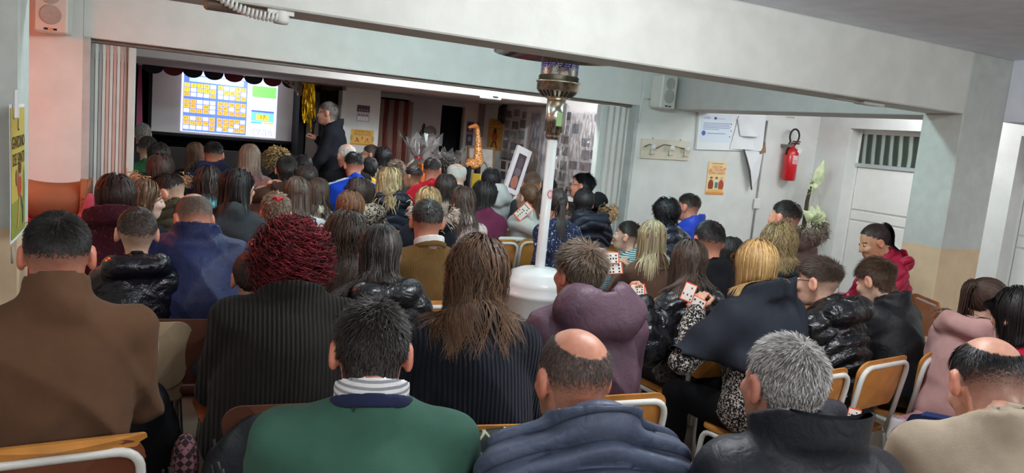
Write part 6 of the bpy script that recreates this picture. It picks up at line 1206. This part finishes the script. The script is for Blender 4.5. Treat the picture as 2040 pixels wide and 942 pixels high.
person(1163, 405, 1.151, -4, 4, 'w', lg((32, 28, 30), (70, 64, 66), 0.12, L=0.17, vol=0.015), ('puffer', (36, 40, 54)), 'person in a big navy quilted coat with a fur-edged hood', lean=4, g=1.3, sw=0.44, th=0.028, hood=(0.19, 0.11, 0.10), fur=(196, 158, 116), furarc=(-0.9, 0.9), puff=(0.013, 0.075), q=1, vox=0.011)
person(1250, 471, 0.973, 74, -4, 'c', sh((38, 32, 30), None, 0.2, st='fade', Lt=0.03, Ls=0.008), ('stripe', (34, 104, 112), (206, 220, 220)), 'person in a teal striped jumper looking up', s=0.76, lean=4, skin=(232, 190, 168), chair='orange')
person(1327, 427, 1.166, 14, 2, 'w', lg((16, 16, 20), (36, 36, 42), 0.2, st='curly', L=0.20, vol=0.03, wave=0.016), ('shiny', (36, 40, 52)), 'person in a metallic black padded jacket near the white wall', lean=6, vox=0.0125, th=0.028, puff=(0.016, 0.10), g=1.15)
person(1370, 413, 1.173, 66, 2, 'm', sh((42, 36, 34), None, 0.2, st='fade', Lt=0.030, Ls=0.010), ('puffer', (40, 68, 186)), 'person in a royal blue jacket turned left near the white wall', by=10, lean=4, th=0.022, collar='stand', skin=RUD)
P_BOW = person(549, 424, 1.095, 6, 0, 'c', sh((92, 72, 58), None, 0.2, Lt=0.03, Ls=0.02, wave=0.1), ('cloth', (200, 120, 120)), 'small person with a red bow beyond the black ribbed cardigan', s=0.72, lean=4, q=2)
person(503, 556, 0.98, 10, 6, 'c', lg((38, 31, 28), None, 0.15, st='pony', L=0.16, tie=(0.2, -0.95, 0.1)), ('cloth', (52, 44, 48)), 'small person half hidden left of the black ribbed cardigan', s=0.72, lean=6, q=1, chair='orange')
# presenter
P_PR = person(653, 226, 1.700, 78, 4, 'm', sh((86, 80, 76), (150, 146, 142), 0.35, Lt=0.03, Ls=0.016), ('cloth', (22, 24, 32)), 'person in dark clothes standing and speaking into a microphone', by=60, depth=8.2, pose='stand', lean=2, q=1, glasses=True, collar='stand', skin=(206, 156, 132), rh=(0.03, 0.20, 1.40), lh=(-0.24, 0.26, 1.02), bot=(44, 54, 76), botkind='denim', chair=None, hkey='grip', g=1.1)
# ------------------------------------------------------------------ chairs
M_TUBEW = mat('white_tube', (226, 226, 220), 0.35, coat=0.2)
M_PLY = mat('plywood', (196, 132, 62), 0.4, var=0.18, nscale=12)
M_TUBEG = mat('steel_tube', (150, 146, 138), 0.35, metal=0.7)
KINDS = {'ply': (M_PLY, M_TUBEW, 'plywood'), 'brown': (mat('brown_laminate', (112, 62, 40), 0.45, var=0.1), M_TUBEW, 'brown laminate'),
         'orange': (mat('orange_plastic', (186, 100, 58), 0.45, var=0.1), M_TUBEG, 'orange plastic'), 'beige': (mat('beige_plastic', (186, 166, 136), 0.5, var=0.06), M_TUBEG, 'beige plastic'), 'brownshell': (mat('brown_plastic', (110, 68, 52), 0.4, var=0.08), mat('cream_tube', (196, 180, 150), 0.4), 'brown plastic')}
def rounded_panel(w0, w1, z0, z1, r, th, curve, n=6):
    pts = []
    for (cx_, cz, a0) in ((w1 / 2 - r, z1 - r, 0), (-w1 / 2 + r, z1 - r, 90), (-w0 / 2 + r, z0 + r, 180), (w0 / 2 - r, z0 + r, 270)):
        for k in range(n + 1): a = math.radians(a0 + 90 * k / n); pts.append((cx_ + r * math.cos(a), cz + r * math.sin(a)))
    # inner rings so that the panel can bow
    V = []; F = []; m = len(pts); cz = (z0 + z1) / 2; sc = (1.0, 0.66, 0.33)
    for side in (0, 1):
        for s in sc:
            for (x, z) in pts: V.append((x * s, curve * (1 - (x * s / (w1 / 2)) ** 2) * -1 + side * th, cz + (z - cz) * s))
        V.append((0, -curve + side * th, cz))
    h = 3 * m + 1
    for side in (0, 1):
        o = side * h
        for i in range(2):
            for k in range(m): q = (o + i * m + k, o + i * m + (k + 1) % m, o + (i + 1) * m + (k + 1) % m, o + (i + 1) * m + k); F.append(q[::-1] if side == 0 else q)
        for k in range(m): q = (o + 2 * m + k, o + 2 * m + (k + 1) % m, o + 3 * m); F.append(q[::-1] if side == 0 else q)
    for k in range(m): F.append((k, (k + 1) % m, h + (k + 1) % m, h + k))
    return V, F
def bend(pts, r=0.05, n=5):
    P = [np.array(p, float) for p in pts]; out = [P[0]]
    for a, b, c in zip(P, P[1:], P[2:]):
        u = (a - b) / np.linalg.norm(a - b); v = (c - b) / np.linalg.norm(c - b); p0, p1 = b + u * r, b + v * r
        for t in np.linspace(0, 1, n): out.append((1 - t) ** 2 * p0 + 2 * t * (1 - t) * b + t * t * p1)
    return out + [P[-1]]
CM = {}
def chair_parts(kind):
    if kind in CM: return CM[kind]
    pm, tm, _ = KINDS[kind]; L = []
    def part(name, mb, m): me = mb.mesh(name); me.materials.append(m); L.append((name, me))
    if kind in ('ply', 'brown'):
        V, F = rounded_panel(0.36, 0.40, 0.585, 0.825, 0.06, 0.010, 0.025); V = [(x, y - 0.175 - (z - 0.45) * 0.16, z) for x, y, z in V]; part('backrest', MB().add(V, F), pm)
        V, F = rounded_panel(0.34, 0.40, -0.20, 0.20, 0.05, 0.012, 0.0); part('seat', MB().add([(x, z, 0.447 + y) for x, y, z in V], F), M_PLY if kind == 'brown' else pm)
        part('back_frame', MB().tube(bend([(-0.185, -0.19, 0.42), (-0.19, -0.245, 0.795), (0.19, -0.245, 0.795), (0.185, -0.19, 0.42)], 0.07, 7), 0.0125, 8), tm)
        if kind == 'brown': V, F = rounded_panel(0.37, 0.405, 0.80, 0.832, 0.012, 0.014, 0.025); part('ply_edge', MB().add([(x, y - 0.175 - (z - 0.45) * 0.16, z) for x, y, z in V], F), M_PLY)
        for s in (-1, 1): part('leg', MB().tube([(s * 0.185, -0.19, 0.43), (s * 0.195, -0.235, 0.0)], 0.0125, 8), tm)
        for s in (-1, 1): part('leg', MB().tube(bend([(s * 0.185, -0.19, 0.43), (s * 0.19, 0.18, 0.43), (s * 0.195, 0.215, 0.0)], 0.05), 0.0125, 8), tm)
        part('stretcher', MB().tube([(-0.187, 0.0, 0.43), (0.187, 0.0, 0.43)], 0.009, 6), tm)
    else:
        V, F = rounded_panel(0.38, 0.42, 0.50, 0.80, 0.07, 0.008, 0.05); part('backrest', MB().add([(x, y - 0.17 - (z - 0.45) * 0.22, z) for x, y, z in V], F), pm)
        V, F = rounded_panel(0.38, 0.42, -0.20, 0.22, 0.07, 0.008, 0.02); part('seat', MB().add([(x, z, 0.45 + y) for x, y, z in V], F), pm)
        V, F = rounded_panel(0.36, 0.37, 0.43, 0.53, 0.02, 0.008, 0.05); part('shell_bend', MB().add([(x, y - 0.165 - (z - 0.45) * 0.2, z) for x, y, z in V], F), pm)
        for s in (-1, 1): part('leg', MB().tube([(s * 0.17, -0.14, 0.44), (s * 0.20, -0.24, 0.0)], 0.011, 8), tm); part('leg', MB().tube([(s * 0.17, 0.14, 0.44), (s * 0.20, 0.22, 0.0)], 0.011, 8), tm)
        part('under_frame', MB().tube(bend([(-0.17, -0.14, 0.44), (-0.17, 0.14, 0.44), (0.17, 0.14, 0.44), (0.17, -0.14, 0.44)], 0.03), 0.010, 8), tm)
    CM[kind] = L; return L
def put_chair(x, y, rz, kind, label, group=None):
    r = empty('chair', (x, y, 0), rz, label, 'chair', group)
    for name, me in chair_parts(kind): o = bpy.data.objects.new(name, me); COL.objects.link(o); o.parent = r
    return r
for (x, y, rz, kind, label, cl, cg) in CHAIRS:
    w = label.replace(',', '').split(); kd = KINDS[kind][2]
    put_chair(x, y - 0.0, rz, kind, cl or ' '.join(('%s chair under the %s' % (kd, ' '.join(w))).split()[:16]), 'chairs under the audience')
# empty chairs
p = onz(318, 652, 0.79); put_chair(p[0] - 0.21, p[1] + 0.22, 0.03, 'ply', 'empty plywood chair with a white frame right of the brown turtleneck')
c8 = put_chair(4.90, 3.08, math.radians(52), 'brownshell', 'empty brown plastic chair beside the right column'); c8.scale = (0.84, 0.84, 0.84)
# white plastic chair behind the heater
p = onz(1008, 480, 0.78); wc = empty('chair', (p[0], p[1] + 0.2, 0), 0, 'white plastic garden chair left of the heater pole', 'chair'); M_WP = mat('white_plastic', (226, 226, 220), 0.4)
MB().tube(bend([(-0.22, -0.18, 0.42), (-0.24, -0.24, 0.80), (0.24, -0.24, 0.80), (0.22, -0.18, 0.42)], 0.14, 8), 0.024, 8).obj('back_rim', M_WP, wc)
for x in (-0.11, -0.035, 0.04, 0.115): MB().tube([(x, -0.18, 0.44), (x, -0.235, 0.79)], 0.016, 6).obj('back_slat', M_WP, wc)
MB().box((-0.23, -0.2, 0.41), (0.23, 0.24, 0.44), 0.01).obj('seat', M_WP, wc)
for sx in (-1, 1):
    for sy in (-0.18, 0.22): MB().tube([(sx * 0.21, sy, 0.42), (sx * 0.24, sy * 1.15, 0.0)], 0.022, 6).obj('leg', M_WP, wc)
    MB().tube(bend([(sx * 0.24, -0.21, 0.62), (sx * 0.27, 0.2, 0.64), (sx * 0.25, 0.22, 0.42)], 0.05), 0.02, 6).obj('armrest', M_WP, wc)

# ------------------------------------------------------------------ coats and bags on chairs
def heap(name, prims, m, label, cat, h=0.013, noise=0.010, loc=(0, 0, 0), rz=0.0, seed=1, parent=None):
    lo = np.min([np.array(c) - r for c, r in prims], 0) - 0.05; hi = np.max([np.array(c) + r for c, r in prims], 0) + 0.05; G, lo = grid(lo, hi, h); d = None
    for c, r in prims: e = sd_ell(G, c, r); d = e if d is None else smin(d, e, 0.04)
    x, y, z = G[..., 0], G[..., 1], G[..., 2]; d = d + noise * (np.sin(24 * x + 13 * z + 3 * np.sin(11 * y + seed)) * 0.6 + np.sin(31 * y - 18 * z + 2 * np.sin(14 * x + seed)) * 0.5); V, Q = surfnet(d, lo, h); o = link(name, newmesh(name, V, Q, True), m, parent, label=label, cat=cat, loc=loc); o.rotation_euler = (0, 0, rz); return o
A = np.array
p = onz(318, 652, 0.79); cxx, cyy = p[0] - 0.21, p[1] + 0.22
heap('draped_coat', [((0.0, -0.05, 0.50), (0.20, 0.22, 0.06)), ((0.17, -0.22, 0.42), (0.10, 0.10, 0.16)), ((0.20, -0.20, 0.25), (0.11, 0.12, 0.22))], cloth_mat('puffer', (18, 22, 26)), 'black coat lying on the empty plywood chair', 'coat', loc=(cxx, cyy, 0))
def behind(P, z): M = P[0]; return M @ Vector((0, -0.28, z))
def rootpos(P): t = P[0].translation; return (t.x, t.y, 0), P[0].to_euler().z
# argyle coat on the chair of the wavy-haired woman
t = NT('argyle_cloth'); mp = t.coord(rot=(0, math.radians(45), 0)); parts_ = []
for d_ in ('X', 'Z'):
    w_ = t.n('ShaderNodeTexWave', Scale=6.5); w_.bands_direction = d_; w_.wave_profile = 'TRI'; t.l(mp, 0, w_, 'Vector'); parts_.append(t.ramp(w_, 0, [(0.86, (0, 0, 0, 1)), (0.9, (1, 1, 1, 1))]))
ad = t.n('ShaderNodeMath', _operation='MAXIMUM'); t.l(parts_[0], 0, ad, 0); t.l(parts_[1], 0, ad, 1); m_ = t.n('ShaderNodeMix', _data_type='RGBA'); t.l(ad, 0, m_, 0); m_.inputs[6].default_value = lin((26, 32, 26)); m_.inputs[7].default_value = lin((176, 184, 150)); t.l(m_, 2, t.b, 'Base Color'); t.b.inputs['Roughness'].default_value = 0.6
l_, r_ = rootpos(P_R2b); heap('draped_coat', [((0.03, -0.27, 0.70), (0.24, 0.05, 0.13)), ((-0.02, -0.29, 0.50), (0.25, 0.07, 0.25)), ((0.2, -0.24, 0.55), (0.07, 0.1, 0.2))], t.m, 'dark coat with a pale diamond pattern hung on the chair of the navy ribbed sweater', 'coat', loc=l_, rz=r_, noise=0.007)
l_, r_ = rootpos(P_R2a); heap('draped_jacket', [((0.02, -0.265, 0.69), (0.23, 0.035, 0.11)), ((0.0, -0.28, 0.48), (0.25, 0.045, 0.25)), ((-0.19, -0.275, 0.52), (0.06, 0.05, 0.2))], cloth_mat('puffer', (40, 44, 50)), 'grey quilted jacket hung on the chair of the black ribbed cardigan', 'jacket', loc=l_, rz=r_, noise=0.012, h=0.011)
rs = np.random.RandomState(5); n = 900; c0 = A([-0.30, -0.30, 0.40]); Pp = c0 + rs.normal(0, 1, (n, 3)) * (0.08, 0.05, 0.09); dd = rs.normal(0, 0.4, (n, 3)) + A([0, -0.3, -0.8]); dd /= np.linalg.norm(dd, axis=1, keepdims=True); PP = np.stack([Pp, Pp + dd * 0.03, Pp + dd * 0.065], 1); V, Q = tubes(PP, np.tile([0.006, 0.005, 0.001], (n, 1)))
fh = empty('fur_stole', l_, r_, 'dark grey fur trim hanging beside the black ribbed cardigan', 'fur'); me = newmesh('fur_strands', V, Q, True); setcol(me, np.repeat(A([[0.05, 0.055, 0.05]]) * rs.uniform(0.4, 2.0, (n, 1)), 9, axis=0)); link('fur_strands', me, HAIR_M, fh, kind='stuff')
heap('fur_lining', [((-0.30, -0.28, 0.40), (0.11, 0.06, 0.16))], M_DARK, None, None, parent=fh)
t = NT('pink_diamond_knit'); mp = t.coord(rot=(0, math.radians(45), 0)); ck = t.n('ShaderNodeTexChecker', Scale=62.0); t.l(mp, 0, ck, 'Vector'); ck.inputs['Color1'].default_value = lin((36, 24, 28)); ck.inputs['Color2'].default_value = lin((132, 88, 94)); t.l(ck, 0, t.b, 'Base Color'); t.b.inputs['Roughness'].default_value = 0.9
heap('knitted_scarf', [((-0.31, -0.22, 0.60), (0.04, 0.05, 0.10)), ((-0.34, -0.24, 0.48), (0.045, 0.05, 0.10))], t.m, 'dark scarf with pink diamonds beside the black ribbed cardigan', 'scarf', loc=l_, rz=r_, h=0.011, noise=0.004)
l_, r_ = rootpos(P_R2d); heap('draped_jacket', [((-0.02, -0.26, 0.62), (0.19, 0.05, 0.10)), ((-0.02, -0.27, 0.42), (0.19, 0.06, 0.20))], cloth_mat('puffer', (60, 64, 72)), 'dark grey quilted jacket on the chair of the dark shawl', 'jacket', loc=l_, rz=r_)
l_, r_ = rootpos(P_R2f); heap('jacket_sleeve', [((0.20, -0.06, 0.42), (0.14, 0.07, 0.065)), ((0.34, -0.04, 0.38), (0.08, 0.06, 0.055)), ((0.08, -0.1, 0.47), (0.14, 0.12, 0.06))], cloth_mat('puffer', (22, 23, 27)), 'empty black jacket sleeve sticking out beside the matt black jacket', 'jacket', loc=l_, rz=r_, h=0.011, noise=0.004)
# tan bag by the left wall, on a chair with red and pink coats
q0 = ony(108, 395, 6.2)
bg = empty('shoulder_bag', (q0[0], 6.2, q0[2] - 0.155), 0, 'tan leather bag with a printed strap in front of the peach wall', 'bag')
M_TANL = mat('tan_leather', (150, 100, 68), 0.45, var=0.08, bump=0.15, bscale=90); wv = 0.185; V = []; F = []; n = 16
for j in range(n + 1):
    s = j / n * 2 - 1
    for i in range(9):
        t_ = i / 8; top_ = 0.235 - 0.02 * (1 - s * s) * 1.4 + 0.012 * abs(s) ** 4; bot_ = 0.0 + 0.10 * max(0, abs(s) - 0.55) ** 1.3 * 3; V.append((s * wv * (1 - 0.04 * (1 - t_)), -0.05 * math.sin(math.pi * t_) * (1 - s ** 4) - 0.02, bot_ + (top_ - bot_) * t_))
for j in range(n):
    for i in range(8): a = j * 9 + i; F.append((a, a + 9, a + 10, a + 1))
o = link('body_panel', newmesh('body_panel', V, F, True), M_TANL, bg); md = o.modifiers.new('solid', 'SOLIDIFY'); md.thickness = 0.03; md.offset = -1
st = MB().box((0.125, -0.085, 0.02), (0.16, -0.06, 0.24), 0.004).obj('strap', mat('strap_leather', (176, 112, 72), 0.5), bg)
me = text_mesh('lettering', 'PONY', 0.03, 0.0004); b_ = MB(); b_.add([(0.142 - v.co.y * 1.0, -0.0865 - v.co.z, 0.10 + v.co.x) for v in me.vertices], [tuple(q.vertices) for q in me.polygons]); b_.obj('lettering', pr((60, 40, 30)), st)
bg.scale = (1.30, 1.30, 1.30); zt_ = float(q0[2] - 0.155)
st_ = empty('side_table', (q0[0], 6.27, 0), 0, 'small table with a red cloth holding the tan bag', 'table')
MB().box((-0.36, -0.24, zt_ - 0.03), (0.40, 0.22, zt_ - 0.004), 0.004).obj('table_top', M_PLY, st_)
for sx in (-0.32, 0.36):
    for sy in (-0.2, 0.18): MB().tube([(sx, sy, 0), (sx, sy, zt_ - 0.03)], 0.018, 8).obj('leg', M_TUBEG, st_)
MB().box((-0.37, -0.255, zt_ - 0.4), (0.41, -0.243, zt_ - 0.003)).box((-0.37, -0.255, zt_ - 0.004), (0.41, 0.22, zt_ - 0.001)).obj('red_cloth', cloth_mat('cloth', (180, 30, 48)), st_)
q1 = ony(178, 402, 6.1); heap('pink_scarf', [((0, 0, 0.10), (0.06, 0.05, 0.11)), ((0.0, 0.0, 0.03), (0.09, 0.07, 0.04))], cloth_mat('cloth', (196, 96, 120)), 'pink scarf bunched beside the tan bag', 'scarf', loc=(q1[0], 6.12, zt_), h=0.012, noise=0.004)
box('bench_top', (0, 0, 0), (0.001, 0.001, 0.001), M_DARK) if False else None
# ------------------------------------------------------------------ number cards
def card(u, v, Y, w, h, rot, label, pitch=-0.3, yaw=0.0, rows=6):
    c = ony(u, v, Y); ang = math.atan2(c[0], c[1]); M = Matrix.Translation(c) @ Matrix.Rotation(-ang + yaw, 4, 'Z') @ Matrix.Rotation(pitch, 4, 'X') @ Matrix.Rotation(rot, 4, 'Y')
    q = Panel('number_card', M, w, h, (232, 84, 44), 0.002, label, 'card'); q.rect(-w * .44, -h * .44, w * .44, h * .44, (240, 232, 222)); rr = random.Random(int(u))
    k = 0
    for i in range(5):
        for j in range(rows):
            if rr.random() < 0.5: q.rect(-w * .4 + w * .165 * i, -h * .4 + h * .8 / rows * j, -w * .4 + w * .165 * i + w * .10, -h * .4 + h * .8 / rows * (j + .55), (52, 40, 44), 'number_mark')
    q.done(); return q
card(1372, 582, 2.62, 0.055, 0.085, 0.25, 'upper number card held by the person in the dark shawl', -0.1, rows=4)
card(1388, 604, 2.60, 0.08, 0.06, 0.35, 'lower number card held by the person in the dark shawl', -0.1, rows=3)
card(1270, 583, 2.95, 0.07, 0.09, -0.1, 'number card sticking out beside the plum hooded jacket', -0.3)
card(1217, 514, 3.75, 0.10, 0.075, -0.15, 'upper number card near the hand of the brown jumper', -0.5, rows=3)
card(1222, 534, 3.72, 0.11, 0.08, -0.2, 'lower number card near the hand of the brown jumper', -0.6, rows=3)
card(1043, 421, 5.55, 0.09, 0.16, 0.75, 'number card held up by the person in the white knitted top', -0.1)
card(1700, 834, 1.95, 0.05, 0.085, 0.05, 'number card resting on the chair behind the shiny black padded jacket', -0.2)
card(1384, 944, 1.35, 0.05, 0.05, 0.3, 'number card corner at the lower edge beside the black collar', -0.6)
# presenter's microphone
M_, W_, El_, N_, C_, R_, hs_, root_ = P_PR
w0 = W_[1] + (W_[1] - El_[1]) * 0.3; mc = empty('microphone', (0, 0, 0), 0, 'black hand microphone held by the standing speaker', 'microphone'); mc.matrix_world = M_
tip = C_ + R_ @ np.array([0.0, 0.145, -0.055]); bs = tip + (w0 - tip) * 1.0 + A([0, 0, -0.02])
MB().tube([bs, bs + (tip - bs) * 0.75], [0.014, 0.017], 10).obj('handle', M_DARK, mc); dv = (tip - bs); MB().tube([bs + dv * 0.74, bs + dv * 0.82, bs + dv * 0.95, bs + dv * 1.02], [0.018, 0.025, 0.024, 0.008], 10).obj('grille_head', mat('mic_grille', (40, 40, 44), 0.4, metal=0.6), mc)
# small accents worn by people
M_, W_, El_, N_, C_, R_, hs_, root_ = P_R2e; MB().tube([np.array([-0.23, -0.06, N_[2] - 0.20]), np.array([-0.235, -0.03, N_[2] - 0.20]), np.array([-0.235, 0.0, N_[2] - 0.215])], 0.010, 6).obj('yellow_badge', mat('badge_yellow', (226, 200, 30), 0.5), root_)

M_, W_, El_, N_, C_, R_, hs_, root_ = P_BOW
bw_ = MB()
for sx in (-1, 1): bw_.tube([C_ + R_ @ np.array([sx * 0.012 * math.cos(t_) + sx * 0.014, -0.085 + 0.01 * math.cos(t_), 0.085 + 0.013 * math.sin(t_)]) for t_ in np.linspace(0, 2 * math.pi, 12, endpoint=False)], 0.008, 6, closed=True)
bw_.obj('red_bow', mat('red_satin', (200, 26, 44), 0.4), root_)
M_, W_, El_, N_, C_, R_, hs_, root_ = P_R3n
for sx in (-1, 1):
    for dy_ in (-0.02, 0.02): MB().tube([(sx * (0.13 + dy_), 0.06, 0.60), (sx * (0.14 + dy_), 0.25, 0.592), (sx * (0.135 + dy_), 0.42, 0.578), (sx * (0.13 + dy_), 0.485, 0.52), (sx * (0.13 + dy_), 0.478, 0.30)], 0.008, 5).obj('trouser_stripe', mat('stripe_blue', (40, 62, 118), 0.7), root_)
